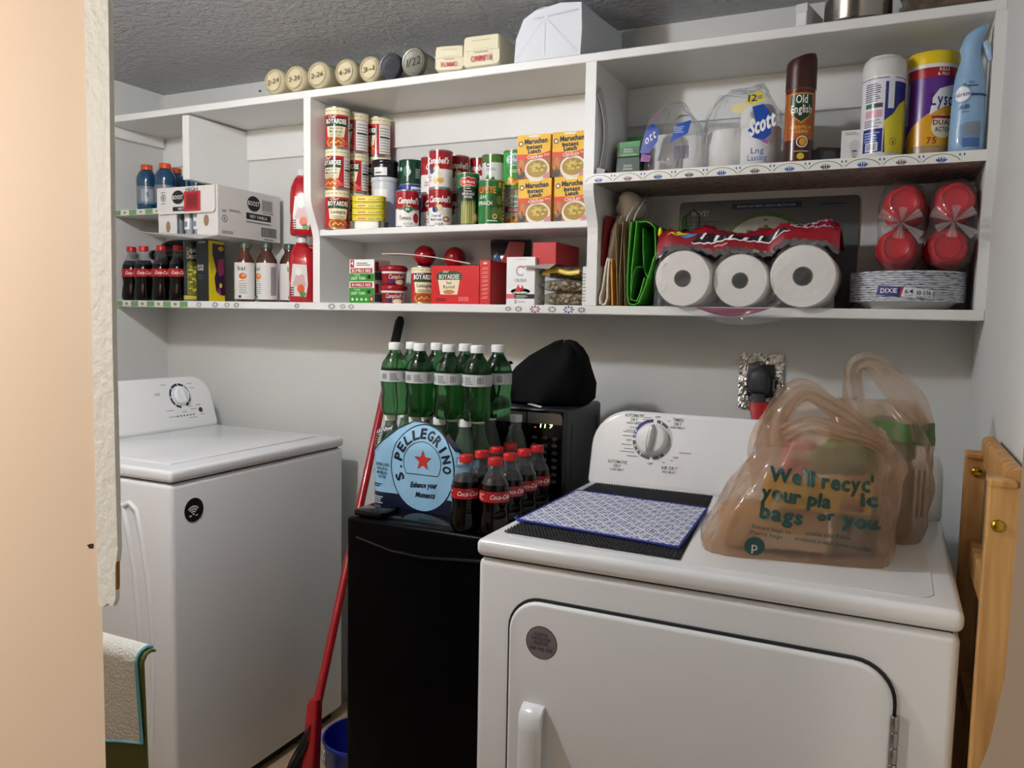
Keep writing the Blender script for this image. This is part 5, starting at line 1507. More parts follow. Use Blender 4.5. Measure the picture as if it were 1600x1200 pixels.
def sheet_loop(name, pts, y0, y1, th, m, parent, smooth=60, wav=.0):
    """upright folded sheet: plan outline path in x,z drawn along y"""
    b = B(); rings = []
    for i, (x, z) in enumerate(pts):
        q = pts[min(i + 1, len(pts) - 1)]; o_ = pts[max(i - 1, 0)]
        tx_, tz_ = q[0] - o_[0], q[1] - o_[1]
        L = math.hypot(tx_, tz_) or 1
        nx, nz = -tz_ / L * th / 2, tx_ / L * th / 2
        w0 = wav * math.sin(i * 1.3)
        rings.append([(x + nx, y0 + w0, z + nz), (x - nx, y0 + w0, z - nz), (x - nx, y1, z - nz), (x + nx, y1, z + nz)])
    return b.loft(rings).build(name, m, parent, smooth=smooth)
# cloth bag, paper bags, green totes
CLOTH = mat('#cfc6b8', .9, bump=.4, bs=150)
t = thing('cloth_bag', 'crumpled off-white cloth bag stuffed at the left of the lower shelf', 'bag', (-.642, -.10, ZB), 0)
def crum(p):
    n = .010 * math.sin(60 * p.x + 35 * p.z) + .008 * math.sin(85 * p.z + 50 * p.y) + .006 * math.sin(120 * p.x - 70 * p.y)
    return p * (1 + n / max(p.length, .01) * .9)
B().sphere((.012, -.02, .245), .034, sx=.95, sy=1.1, sz=.9, sub=4, fn=crum).build('gathered_top', CLOTH, t, smooth=60)
rings = []
for zz, a_, d_, ox in ((0, .010, .085, -.020), (.05, .012, .085, -.017), (.12, .013, .08, -.013), (.19, .016, .07, -.006), (.23, .020, .045, .004)):
    rings.append([(ox + a_ * math.cos(2 * PI * k / 24) + .002 * math.sin(5 * k), d_ * math.sin(2 * PI * k / 24), zz) for k in range(24)])
B().loft(rings).build('bag_body', CLOTH, t, smooth=60)
sheet_loop('red_hem', [(-.028, .10), (-.026, .16), (-.022, .20), (-.018, .225)], -.09, .0, .003, mat('#9a2a2c', .8), t)
t = thing('folded_cloth', 'cream folded cloth strip standing at the front left corner', 'cloth', (-.644, -.19, ZB), 0)
sheet_loop('fold', [(-.020, .004), (-.022, .02), (-.016, .04), (-.012, .07), (-.008, .10), (-.004, .118), (.0, .116), (-.002, .09), (-.003, .05), (-.002, .02), (-.008, .004), (-.016, .003)], -.020, .03, .004, mat('#d9cdb8', .9), t)
KRAFT = mat('#a08a68', .7, noise=.06, ns=20)
G = 'folded brown paper bags'
for lab, x, y, hh, sp_x in (('brown paper bag nearest the divider, folded flat', -.625, -.115, .205, .009), ('brown paper bag against the green tote', -.608, -.105, .21, .005)):
    t = thing('paper_bag', lab, 'paper bag', (x, y, ZB), 0, G)
    sheet_loop('bag_front', [(.004, .002), (.000, .08), (-.004, .15), (-.006, hh)], -.09, .09, .0012, KRAFT, t)
    sheet_loop('bag_back', [(.006, .002), (.006, .08), (.008, .15), (sp_x + .002, hh + .003)], -.085, .09, .0012, KRAFT, t)
    sheet_loop('gusset', [(.004, .002), (.003, .08), (.002, hh * .5)], -.06, .08, .001, mat('#8a7454', .7), t)
    B().tube([(.004, -.05, hh - .01), (.010, -.045, hh + .02), (.022, -.02, hh + .055), (.034, .02, hh + .070), (.034, .05, hh + .05), (.018, .06, hh)], .0016, 6).build('handle', mat('#ddd6c8', .7), t, smooth=60)
t = thing('orange_folder', 'thin orange folder slipped between the paper bags', 'folder', (-.6325, -.16, ZB), 0)
B().add([(-.010, -.045, .115), (-.006, -.045, .115), (.0, -.045, .002), (-.003, -.045, .002), (-.010, .05, .115), (-.006, .05, .115), (.0, .05, .002), (-.003, .05, .002)], [(0, 1, 2, 3), (7, 6, 5, 4), (0, 4, 5, 1), (1, 5, 6, 2), (2, 6, 7, 3), (3, 7, 4, 0)]).build('cover', mat('#d9922c', .5), t)
B().box(-.0105, -.0055, -.046, -.040, .108, .117).build('tab', mat('#e3b05a', .5), t)
GREEN = mat('#3f9a24', .7, bump=.3, bs=300, noise=.05)
GREEND = mat('#2f7a1c', .75, bump=.3, bs=300)
t = thing('green_tote', 'bright green reusable tote bag folded upright', 'tote bag', (-.560, -.115, ZB), 0)
sheet_loop('outer_fold', [(-.030, .204), (-.034, .15), (-.036, .08), (-.035, .03), (-.030, .006), (-.018, .003), (-.006, .008), (.010, .05), (.022, .09), (.028, .115), (.030, .120)], -.094, .09, .003, GREEN, t)
sheet_loop('inner_fold', [(-.018, .206), (-.022, .15), (-.026, .10), (-.028, .05), (-.026, .016), (-.012, .012), (-.004, .03), (.006, .07)], -.090, .09, .003, GREEN, t)
sheet_loop('side_panel', [(-.024, .206), (-.010, .205), (.004, .206), (.016, .200), (.026, .190), (.029, .15), (.030, .12)], -.085, .09, .003, GREEN, t)
sheet_loop('back_fold', [(-.006, .19), (-.004, .14), (.0, .09), (.010, .07)], -.075, .08, .003, GREEND, t)
sheet_loop('pocket', [(-.026, .02), (-.020, .08), (-.014, .095), (.0, .096)], -.096, -.02, .002, GREEND, t)
t = thing('dark_green_tote', 'dark green tote with a loop handle behind the paper rolls', 'tote bag', (-.498, -.012, ZB + .132), 0)
sheet_loop('bag_body', [(-.020, .004), (-.022, .03), (-.02, .068), (.0, .074), (.022, .06), (.024, .03), (.022, .004)], -.02, .004, .003, mat('#1f5a24', .75), t)
B().tube([(-.012, -.015, .06), (-.010, -.017, .103), (.002, -.017, .110), (.012, -.015, .100), (.012, -.013, .06)], .0045, 8, flat=.4).build('handle', GREEN, t, smooth=60)
B().tube([(-.006, -.004, .05), (-.004, -.004, .108), (.014, -.006, .123), (.03, -.006, .108), (.034, -.006, .05)], .0016, 6).build('cord_loop', mat('#2a2622', .6), t, smooth=60)
t = thing('yellow_tab_packet', 'striped packet with a yellow tab beside the paper rolls', 'packet', (-.522, -.165, ZB), .1)
B().box(-.004, .004, -.03, .03, 0, .185, bev=.002).build('packet_body', mat('#3a4450', .35), t)
B().sphere((-.002, -.032, .178), .010, sx=.5, sy=.35, sz=1.3, sub=2).build('tab', mat('#e6d51e', .4), t, smooth=60)
p = Print()
for k in range(8): p.poly([(-.004, .06 + .014 * k), (.004, .066 + .014 * k), (.004, .071 + .014 * k), (-.004, .064 + .014 * k)], ('#c9d4dc', '#7a3a44')[k % 2], 0)
p.flat('front_print', t, plane_y(0, -.0302, 0))

# pack of three kitchen rolls
RL = mat('#efede6', .9, noise=.03, bump=.6, bs=70)
t = thing('paper_towel_pack', 'plastic pack of three white paper rolls seen end on', 'paper rolls', (-.32, -.13, ZB), 0)
RO = [(-.133, .0655, .0655, -.108), (-.004, .0612, .0612, -.090), (.134, .0692, .0692, -.110)]
for (x, z, r, y0) in RO:
    b_ = B(); rings = []
    for rr_, yy in ((r * .31, .105), (r * .97, .105), (r, .100), (r, y0 + .006), (r * .97, y0), (r * .31, y0 + .002)):
        rings.append([(x + rr_ * math.cos(2 * PI * k / 40) * (1 + .012 * math.sin(3 * k * .157)), yy, z + rr_ * math.sin(2 * PI * k / 40)) for k in range(40)])
    ro = b_.loft(rings, cap=False).build('paper_roll', RL, t, smooth=50)
    b_ = B(); rings = []
    for rr_, yy in ((r * .31, y0 + .0015), (r * .31, .104), (r * .28, .104), (r * .28, y0 + .0015)):
        rings.append([(x + rr_ * math.cos(2 * PI * k / 24), yy, z + rr_ * math.sin(2 * PI * k / 24)) for k in range(24)])
    b_.loft(rings + rings[:1], cap=False).build('core_tube', mat('#6a655e', .8), ro, smooth=50)
# wrap over the rolls
def over(x):
    h = 0
    for (cx_, cz_, r, _) in RO:
        if abs(x - cx_) < r: h = max(h, cz_ + math.sqrt(r * r - (x - cx_) ** 2))
    return h
NX = 64
xs = [-.201 + .406 * k / NX for k in range(NX + 1)]
hs = [over(x) for x in xs]
hs = [max(hs[max(0, i - 5):i + 6]) * .75 + .25 * h for i, h in enumerate(hs)]
for _ in range(4): hs = [(hs[max(0, i - 1)] + hs[i] + hs[min(NX, i + 1)]) / 3 for i in range(NX + 1)]
def wy(j): return (-.100, -.094, -.086, -.076, -.045, .02, .10)[j]
def wz(i, j):
    x = xs[i]
    return hs[i] + (.003, .018, .044, .064, .072, .062, .03)[j] * (.85 + .15 * math.sin(i * .30 + j * .5)) + .003 * math.sin(i * 1.9 + 2 * j)
b_ = B(); mi_v = []
def wrapped(jr, name, m, i0=0, i1=NX, dz=0.0):
    b = B()
    V = []
    for i in range(i0, i1 + 1):
        for j in jr: V.append((xs[i], wy(j), wz(i, j) + dz))
    n = len(jr)
    F = [(a * n + c, a * n + c + 1, (a + 1) * n + c + 1, (a + 1) * n + c) for a in range(i1 - i0) for c in range(n - 1)]
    return b.add(V, F).build(name, m, t, smooth=60)
FRED = mat('#8c1322', .3, coat=.3, noise=.1)
wrapped([1, 2, 3, 4, 5, 6], 'printed_wrap', FRED)
wrapped([0, 1], 'clear_wrap', film('#e9dfe2', .80, .05, bump=.9, bs=60))
pw = Print(rough=.3)
def pz(x, s):
    return x, s
pw.poly([(-.120, .006), (-.105, .05), (-.06, .058), (.0, .056), (.05, .056), (.085, .050), (.10, .03), (.06, .026), (.0, .030), (-.06, .024), (-.09, .010)], '#15151a', 0)
for k, (a0, a1) in enumerate(((-.100, -.088), (-.068, -.058), (-.036, -.026), (-.004, .008), (.030, .040), (.062, .074))):
    pw.poly([(a0, .028), (a0 + .006, .026), (a1 + .004, .050), (a1 - .004, .050)], '#ececec', 1)
pw.poly([(-.118, .004), (-.09, .008), (-.06, .022), (.0, .028), (.06, .024), (.10, .028), (.10, .031), (.06, .028), (.0, .033), (-.06, .027), (-.092, .013), (-.118, .010)], '#ececec', 1)
pw.poly([(.100, .050), (.150, .056), (.150, .092), (.10, .080)], '#e6e4e2', 1); pw.text('PLY', .125, .068, .018, '#16161a', 2, w=.042, rot=.1); pw.text('PLY', .135, .090, .010, '#b82a34', 2, w=.03, rot=.1)
pw.poly([(-.180, .045), (-.150, .062), (-.128, .060), (-.150, .036)], '#e0d43a', 1); pw.text('6', -.158, .050, .015, '#18181c', 2, rot=.5); pw.poly([(-.148, .034), (-.126, .058), (-.108, .050), (-.128, .030)], '#4a88c0', 1)
pw.poly([(.150, .05), (.19, .05), (.19, .085), (.150, .085)], '#9aa6c0', 0)
pw.rect(-.065, -.035, .009, .012, '#f0d8d4', 1)
def wfn(u, v, L):
    i = min(NX, max(0, (u + .201) / .406 * NX)); i0 = int(min(NX - 1, i)); f_ = i - i0
    s = v / .095 * 2.6 + 1.0
    j0 = int(min(5, s)); g = s - j0
    y = wy(j0) * (1 - g) + wy(j0 + 1) * g
    z = (wz(i0, j0) * (1 - g) + wz(i0, j0 + 1) * g) * (1 - f_) + (wz(i0 + 1, j0) * (1 - g) + wz(i0 + 1, j0 + 1) * g) * f_
    return (u, y - .001 - .0005 * L, z + .0012 + .0006 * L)
pw.mesh('wrap_print', wfn, t, step=.008, smooth=True)
# clear film over the ends, sagging over the shelf edge
b = B(); V = []; NXF, NZF = 56, 26
rr = random.Random(6)
ph = [rr.uniform(0, 6.28) for _ in range(8)]
for i in range(NXF + 1):
    u = i / NXF
    x = -.196 + .398 * u
    for j in range(NZF + 1):
        v = j / NZF
        sag = -.004 - .036 * max(0, math.sin(PI * min(1, max(0, (u - .16) / .72)))) ** .8
        zt_ = over(x) if over(x) > .02 else .05
        z = sag + (zt_ + .004 - sag) * v
        fold = .0030 * (math.sin(29 * u + 9 * v + ph[0]) + .8 * math.sin(61 * u - 27 * v + ph[1]) + .7 * math.sin(17 * u + 39 * v + ph[2]))
        y = -.1225 - .004 * math.sin(PI * u) + fold - .004 * (v < .1)
        V.append((x, y, z))
n = NZF + 1
b.add(V, [(i * n + j, (i + 1) * n + j, (i + 1) * n + j + 1, i * n + j + 1) for i in range(NXF) for j in range(NZF)])
b.build('end_film', film('#f4f4f6', .88, .03), t, smooth=70)
b = B(); V = []
for i in range(25):
    u = i / 24
    for j in range(5):
        V.append((-.10 + .17 * u, -.112 + .0015 * math.sin(9 * u + j), -.002 - .020 * math.sin(PI * u) * j / 4))
b.add(V, [(i * 5 + j, (i + 1) * 5 + j, (i + 1) * 5 + j + 1, i * 5 + j + 1) for i in range(24) for j in range(4)])
b.build('printed_edge', mat('#7a2a4a', .3), t, smooth=60)

# paper plates
t = thing('paper_plates', 'wrapped stack of patterned paper plates', 'plates', (.022, -.120, ZB), face_cam(.022, -.12))
def plate_mat():
    m = mat('#b9bcc0', .5, noise=0).copy(); m.name = 'plate_edges'
    nt = m.node_tree; bs_ = nt.nodes['Principled BSDF']
    tc = nt.nodes.new('ShaderNodeTexCoord'); mp = nt.nodes.new('ShaderNodeMapping'); mp.inputs['Scale'].default_value = (60, 60, 420)
    nz_ = nt.nodes.new('ShaderNodeTexNoise'); nz_.inputs['Scale'].default_value = 1.0; nz_.inputs['Detail'].default_value = 3
    cr = nt.nodes.new('ShaderNodeValToRGB')
    for e_, (pos, hx) in zip([cr.color_ramp.elements[0], cr.color_ramp.elements[1], cr.color_ramp.elements.new(.5), cr.color_ramp.elements.new(.58)], ((.38, '#5a6a80'), (.66, '#c9b49a'), (.46, '#c9cdd2'), (.56, '#dfe1e2'))):
        e_.position = pos; e_.color = lin(hx)
    nt.links.new(tc.outputs['Object'], mp.inputs[0]); nt.links.new(mp.outputs[0], nz_.inputs['Vector']); nt.links.new(nz_.outputs['Fac'], cr.inputs[0]); nt.links.new(cr.outputs[0], bs_.inputs['Base Color'])
    return m
prof = [(.080, 0), (.086, .004), (.100, .016)]
B().lathe(prof, 48).build('bottom_plate', mat('#cfcec8', .5), t, smooth=50)
PM = plate_mat()
pb = B()
for k in range(13):
    z = .016 + k * .005
    pb.lathe([(.1140, z), (.1165, z + .001), (.1165, z + .0038), (.1140, z + .0049)], 56, cap=(k in (0, 12)))
pb.build('plate_stack', PM, t, smooth=40)
B().lathe([(.1172, .014), (.1174, .050), (.1170, .081), (.10, .083)], 56, cap=False).build('plastic_wrap', film('#eef0f4', .93, .06), t, smooth=50)
p = Print(rough=.3)
p.poly([(-.056, .050), (-.010, .046), (-.014, .026), (-.060, .030)], '#23357e', 0); p.text('DIXIE', -.034, .039, .010, '#f0f0f4', 1, w=.034)
p.poly([(-.010, .046), (-.005, .046), (-.010, .026), (-.014, .026)], '#b8382f', 0)
p.poly([(-.005, .046), (.052, .040), (.050, .022), (-.010, .026)], '#e0e4ea', 0)
p.text('64', .005, .037, .009, '#23284a', 1, w=.016); p.text('PLATES', .005, .0285, .003, '#23284a', 1, w=.014)
p.text('10 1/16', .034, .034, .009, '#23284a', 1, w=.028); p.text('INCHES (25.6 CM)', .034, .0255, .003, '#23284a', 1, w=.028)
p.cyl('wrap_label', t, .1176)

# red cups in tied bags
CUP = mat('#c01525', .3); CUPD = mat('#a3101e', .3)
WR2 = film('#f4f6f6', .95, .03)
def cup_bag(label, cx, cups, zlo, zhi, halfw):
    t = thing('cup_bag', label, 'cups', (cx, -.12, zlo), 0, 'bags of red plastic cups')
    for (dx, z, rot_) in cups:
        b = B(); rings = []
        def sq(r, y, q):
            out = []
            for k in range(32):
                a = 2 * PI * k / 32
                rr_ = r * (1 - q * .10 * (1 - abs(math.cos(2 * (a + rot_)))) + q * .03)
                out.append((dx + rr_ * math.cos(a), y, z - zlo + rr_ * math.sin(a)))
            return out
        rings = [sq(.026, -.0985, 1), sq(.0275, -.100, 1), sq(.0335, -.096, 1), sq(.036, -.085, 1), sq(.0385, -.05, .6)]
        for k in range(7):
            y = -.045 + k * .020
            rings += [sq(.0405, y, .2), sq(.0425, y + .004, 0), sq(.0405, y + .008, .2)]
        b.loft(rings).build('cup_stack', CUP, t, smooth=45)
        p = Print(rough=.3); p.ring(0, 0, .0235, .0255, '#8f0f1c', 0, n=24)
        p.flat('base_rim', t, plane_y(dx, -.1002, z - zlo))
    H_ = zhi - zlo
    b = B(); rings = []
    rr = random.Random(int(cx * 1e4)); ph = [rr.uniform(0, 6.28) for _ in range(6)]
    mz = H_ / 2
    for y, k in ((.100, .85), (.08, 1.0), (.0, 1.0), (-.06, 1.0), (-.085, .96), (-.100, .86), (-.108, .66), (-.113, .40), (-.119, .16), (-.126, .08), (-.132, .07), (-.140, .17), (-.150, .26)):
        ring = []
        for j in range(48):
            a = 2 * PI * j / 48
            c_, s_ = math.cos(a), math.sin(a)
            nn = .0016 * (math.sin(9 * a + ph[0] + 40 * y) + math.sin(17 * a + ph[1] - 60 * y))
            fl_ = (.35 + .65 * abs(math.sin(5 * a + ph[2]))) if y < -.135 else 1
            ring.append((halfw * k * fl_ * math.copysign(abs(c_) ** .6, c_) + nn * c_ * k, y, mz + H_ / 2 * k * fl_ * math.copysign(abs(s_) ** .6, s_) + nn * s_ * k))
        rings.append(ring)
    b.loft(rings, cap=False).build('plastic_bag', WR2, t, smooth=70)
    b = B()
    for k, (a, L_, sp_a) in enumerate(((.5, .040, .5), (1.5, .030, .6), (2.7, .046, .5), (3.6, .036, .5), (4.6, .034, .7), (5.6, .048, .45))):
        V = []
        for i in range(9):
            q = i / 8
            for j in range(9):
                s_ = (j / 8 - .5) * sp_a * (1 + .0 * q)
                V.append((L_ * q * math.cos(a + s_) , -.128 - .016 * q + .004 * q * math.sin(j * 2.1 + k), mz + L_ * q * math.sin(a + s_)))
        b.add(V, [(i * 9 + j, i * 9 + j + 1, (i + 1) * 9 + j + 1, (i + 1) * 9 + j) for i in range(8) for j in range(8)])
    tag(b.build('gathered_ends', film('#ffffff', .72, .06), t, smooth=60), kind='stuff')
ZP = ZB + .0845
cup_bag('tied bag of red cups on the left over the plates', .004, ((.004, ZP + .140, .3), (-.006, ZP + .047, .7)), ZP, ZP + .188, .0465)
cup_bag('tied bag of red cups on the right, by the shelf end', .100, ((.002, ZP + .141, .2), (-.006, ZP + .046, .5)), ZP, ZP + .188, .0462)

# ================================================================ on the fridge: water, soda, cola
# sparkling water pack
PZ = FZ
PEL = mat('#7fa088', .08, trans=.75, ior=1.33, noise=.02)
t = thing('sparkling_water_pack', 'light blue shrink-wrapped pack of sparkling water on the fridge', 'water pack', (-.935, -.555, PZ + .0006), 0)
pxs = (-.098, -.033, .031, .096)
for j, yy in enumerate((-.0275, .0355)):
    for i, xx in enumerate(pxs):
        b_ = B().lathe([(.024, 0), (.029, .004), (.031, .02), (.031, .105), (.028, .135), (.021, .160), (.0135, .185), (.0125, .196)], 22).build('water_bottle', PEL, t, (xx, yy, 0), smooth=60)
        B().lathe([(.0145, .194), (.0145, .208), (.0132, .210)], 24).build('bottle_cap', mat('#e2e4e4', .35), b_, smooth=40)
def wrapline(s):
    """outline of the shrink film round the pack; s runs along the front from left to right"""
    return s
HWX, HDY = .131, .0665
def pelfn(u, v, L):
    # u along the film: front is flat, the ends turn round the corners
    e = .0006 * (L + 1)
    R0 = .034
    fx = HWX - R0
    if u < -fx:
        a = min(PI, (-fx - u) / R0)
        x, y = -fx - (R0 + e) * math.sin(a), -HDY + R0 - (R0 + e) * math.cos(a)
    elif u > fx:
        a = min(PI, (u - fx) / R0)
        x, y = fx + (R0 + e) * math.sin(a), -HDY + R0 - (R0 + e) * math.cos(a)
    else:
        x, y = u, -HDY - e
        y += .0008 * math.cos(2 * PI * u / .0645)
    if v > .150:
        k = (v - .150)
        y += k * .35; x *= 1 - k * .9
    return (x, y, v)
p = Print(rough=.22)
LB2, NAVY = '#8fc0e0', '#141b33'
p.rect(-.20, .20, .0, .034, NAVY, 0)
p.poly([(-.20, .034), (.20, .034), (.20, .115), (.12, .128), (.070, .168), (.02, .196), (-.02, .199), (-.06, .180), (-.118, .128), (-.20, .118)], LB2, 0)
for s_ in (0,):
    up = [(-.20, .118), (-.118, .128), (-.06, .180), (-.02, .199), (.02, .196), (.070, .168), (.12, .128), (.20, .115)]
    for a_, b__ in zip(up[:-1], up[1:]):
        p.poly([a_, b__, (b__[0], b__[1] + .003), (a_[0], a_[1] + .003)], NAVY, 1)
cxp, czp = .012, .098
p.ell(cxp, czp, .083, .098, NAVY, 1, n=40); p.ell(cxp, czp, .080, .095, '#93c4e4', 2, n=40)
p.ring(cxp, czp + .012, .0468, .0482, NAVY, 3, a0=-.55, a1=PI + .55, n=34); p.rect(cxp - .041, cxp + .041, czp - .0145, czp - .013, NAVY, 3)
p.star(cxp + .002, czp + .018, .024, NAVY, 3); p.star(cxp + .002, czp + .018, .0222, '#c8342c', 4)
p.arc_text('S.PELLEGRINO', cxp, czp + .006, .0635, .021, PI + .42, -.05, NAVY, 3, sy=1.12, kx=.0155, bold=.0009)
p.text('Enhance your', cxp + .004, czp - .036, .012, NAVY, 3, w=.068, shear=.25, rot=.06, bold=.0004); p.text('Moments', cxp + .008, czp - .058, .012, NAVY, 3, w=.050, shear=.25, rot=.04, bold=.0004)
for k, tx_ in enumerate(('SPARKLING', 'NATURAL', 'MINERAL', 'WATER')):
    p.text(tx_, -.094, .098 - .0095 * k, .0070, NAVY, 2, w=(.036, .030, .029, .022)[k])
p.lines(-.122, -.09, .046, .056, 2, NAVY, 2)
p.lines(-.122, -.085, .008, .026, 4, '#b9c4d8', 2)
p.poly([(.066, .170), (.098, .142), (.106, .150), (.074, .180)], NAVY, 3)
p.rect(.098, .128, .112, .132, '#5f93bd', 3); p.rect(.102, .112, .116, .128, '#cfe4f2', 4); p.ring(.120, .122, .003, .0055, NAVY, 4, n=10)
p.poly([(-.130, .172), (-.072, .190), (-.074, .178), (-.130, .160)], NAVY, 1); p.text('x500ml', -.101, .1755, .009, '#e9eef2', 2, w=.046, shear=.25, rot=.28)
for k in range(7): p.rect(-.135, -.098, .128 + .0055 * k, .130 + .0055 * k, '#4f7a68', 0)
p.mesh('printed_film', pelfn, t, step=.006, vstep=.015, smooth=True)
# green soda bottles on top of it
GA = mat('#4f8a58', .04, trans=.97, ior=1.33, noise=.02)
G = 'green soda bottles standing on the water pack'
ga = [(-1.018, -.590), (-.951, -.590), (-.877, -.590), (-.808, -.588), (-1.016, -.522), (-.948, -.522), (-.874, -.522), (-.797, -.510)]
lab_ga = ('green soda bottle, front row far left', 'green soda bottle, second in the front row', 'green soda bottle, third in the front row', 'green soda bottle, fourth in the front row', 'green soda bottle, back row far left', 'green soda bottle, second in the back row', 'green soda bottle, third in the back row', 'green soda bottle nearest the black bag, back row right end')
def soda_proto(label, x, y):
    t = thing('soda_bottle', label, 'bottle', (x, y, PZ + .2105), face_cam(x, y), G)
    k = .93
    def fn(r, zz, a): return r * (1 + .05 * math.cos(5 * a) * max(0, 1 - zz / .030))
    B().lathe([(.020, .001), (.026, 0), (.0315, .010), (.0325, .030), (.0300, .052), (.0325, .070), (.0322, .104), (.029, .118), (.020, .132), (.0135, .142), (.0125, .150)], 30, fn=fn).build('bottle_body', GA, t, smooth=60)
    cap(t, .147, .0150, .0165, '#dfe2e2')
    p = Print(rough=.3); r = .0325; c = PI * r
    p.rect(-c, c, .076, .101, '#b9bfc0', 0)
    p.rect(.014, .034, .079, .098, '#d9dddd', 1); p.bars(.017, .031, .081, .096, '#55585a', 2, n=8)
    p.lines(-.012, .010, .080, .097, 5, '#6a7072', 1); p.rect(-.034, -.020, .082, .094, '#7c8284', 1)
    p.cyl('sleeve_label', t, r)
    return t
s0 = soda_proto(lab_ga[0], *ga[0])
for k in range(1, 8):
    dup(s0, (ga[k][0], ga[k][1], PZ + .2105), face_cam(ga[k][0], ga[k][1], (0, -4, -26, -30, 0, 8, -6, -34)[k]), lab_ga[k], G)
# clear bottle behind
for lab, x, y in (('empty clear bottle with a white cap behind the colas', -.782, -.440), ('second clear bottle behind the water pack', -.850, -.440)):
    t = thing('clear_bottle', lab, 'bottle', (x, y, PZ), 0, 'clear bottles behind the colas')
    B().lathe([(.024, 0), (.0305, .004), (.0305, .10), (.028, .13), (.021, .16), (.0135, .18), (.0125, .196)], 24).build('bottle_body', film('#b9c2c4', .78, .05), t, smooth=60)
    cap(t, .194, .0145, .016, '#d9dcdc')
# eight cola bottles in film
G = 'cola bottles in two columns beside the water pack'
rows = ('front', 'second', 'third', 'rear')
for r_ in range(4):
    for c_ in range(2):
        x = (-.776, -.7105)[c_] + .003 * r_
        y = -.690 + .0635 * r_ - (.0 if c_ == 0 else -.002)
        if r_ == 3 and c_ == 0: y -= .0
        cola_bottle('cola_bottle', '%s cola bottle with red cap in the %s column by the dryer' % (rows[r_], ('left', 'right')[c_]), x, y, FZ, .153, .0305, (8, 24)[c_], G)
# black soft bag on the microwave
BLC = mat('#06070a', .8, bump=.3, bs=60, spec=.15)
t = thing('black_bag', 'slumped black fabric bag lying on the microwave', 'bag', (-.79, -.26, MZ1), 0)
rings = []
rr = random.Random(2)
spec_ = ((0, .105, .085, .004, 0), (.012, .122, .095, .002, 0), (.05, .115, .09, .012, .0), (.085, .095, .078, .026, .0), (.115, .072, .060, .040, 0), (.138, .046, .042, .050, 0), (.152, .026, .026, .052, 0), (.157, .008, .008, .052, 0))
for zz, a_, d_, ox, oy in spec_:
    ring = []
    for k in range(48):
        a = 2 * PI * k / 48
        n_ = .004 * math.sin(3 * a + 40 * zz) + .003 * math.sin(7 * a - 30 * zz) + (.004 * math.sin(5 * a) if zz > .03 else 0)
        ring.append((ox + (a_ + n_) * math.copysign(abs(math.cos(a)) ** .85, math.cos(a)), oy + (d_ + n_) * math.copysign(abs(math.sin(a)) ** .85, math.sin(a)), zz + .004 * math.sin(2 * a + 1) * (zz > .01)))
    rings.append(ring)
bb2 = B().loft(rings)
bb2.build('bag_body', BLC, t, smooth=60)
B().tube([(-.118, -.03, .010), (-.128, -.035, .04), (-.118, -.04, .075), (-.095, -.045, .095), (-.07, -.045, .10)], .008, 8, flat=.35).build('strap', BLC, t, smooth=60)
B().box(-.128, -.108, -.052, -.044, .066, .090, bev=.002).build('strap_tab', mat('#b9bcbc', .5), t)
t = thing('white_scrap', 'small curled white paper scrap on the microwave edge', 'paper', (-.765, -.372, MZ1), .1)
b = B(); rings = []
for k in range(9):
    q = k / 8
    rings.append([(-.017 + .034 * q, -.006, .002 + .003 * math.cos(2.6 * q)), (-.017 + .034 * q, .006, .004 + .003 * math.cos(2.6 * q)), (-.017 + .034 * q, .006, .0046 + .003 * math.cos(2.6 * q)), (-.017 + .034 * q, -.006, .0026 + .003 * math.cos(2.6 * q))])
b.loft(rings).build('paper_curl', mat('#e3e3e0', .7), t, smooth=60)

# ================================================================ wall socket with foil and dryer plug
def foil_mat():
    return mat('#e6e3dd', .3, metal=1, noise=.1, bump=1.0, bs=55, bd=.012)
t = thing('wall_socket', 'black dryer socket in a crumpled foil surround on the wall', 'socket', (-.298, 0, 1.07), 0)
bm = bmesh.new()
n_ = 22
grid = {}
rr = random.Random(12)
for i in range(n_ + 1):
    for j in range(n_ + 1):
        x = -.054 + .108 * i / n_; z = .0 + .140 * j / n_
        ins = abs(x) < .030 and .030 < z < .112
        e = .004 * math.sin(i * 2.3 + j) + rr.uniform(-.002, .002)
        grid[i, j] = bm.verts.new((x + rr.uniform(-.0015, .0015), -.006 - (0 if ins else rr.uniform(0, .006)), z + rr.uniform(-.0015, .0015)))
for i in range(n_):
    for j in range(n_):
        bm.faces.new([grid[i, j], grid[i + 1, j], grid[i + 1, j + 1], grid[i, j + 1]])
B().bm(bm).build('foil', foil_mat(), t)
B().box(-.048, .048, -.004, 0, .006, .134).build('wall_plate', mat('#8f8b84', .4), t)
B().box(-.031, .031, -.022, 0, .030, .112, bev=.003).build('outlet', mat('#17181a', .4), t, smooth=40)
t = thing('dryer_plug', 'dark grey round dryer plug with its red cord, in the socket', 'plug', (-.298, -.022, 1.10), 0)
b = B(); rings = []
for yy, k in ((0, 1), (-.020, 1), (-.030, .85), (-.034, .6)):
    rings.append([(p_[0] * k, yy, .040 + (p_[1] - .040) * k) for p_ in rrect(-.026, .026, .008, .074, (.012, .012, .024, .024), 6)])
b.loft(rings).build('plug_body', mat('#35373a', .45), t, smooth=50)
b = B(); rings = []
for zz, hw, yy in ((.016, .018, -.012), (-.004, .017, -.014), (-.012, .020, -.016)):
    rings.append([(p_[0], yy + p_[1], zz) for p_ in rrect(-hw, hw, -.012, .010, .005, 3)])
b.loft(rings).build('cord_grip', mat('#2c2e31', .5), t, smooth=50)
b = B(); rings = []
for zz, hw, yy in ((-.012, .024, -.018), (-.030, .024, -.022), (-.040, .018, -.026), (-.075, .012, -.035), (-.14, .011, -.06)):
    rings.append([(p_[0] + .004, yy + p_[1], zz) for p_ in rrect(-hw, hw, -.009, .009, .006, 3)])
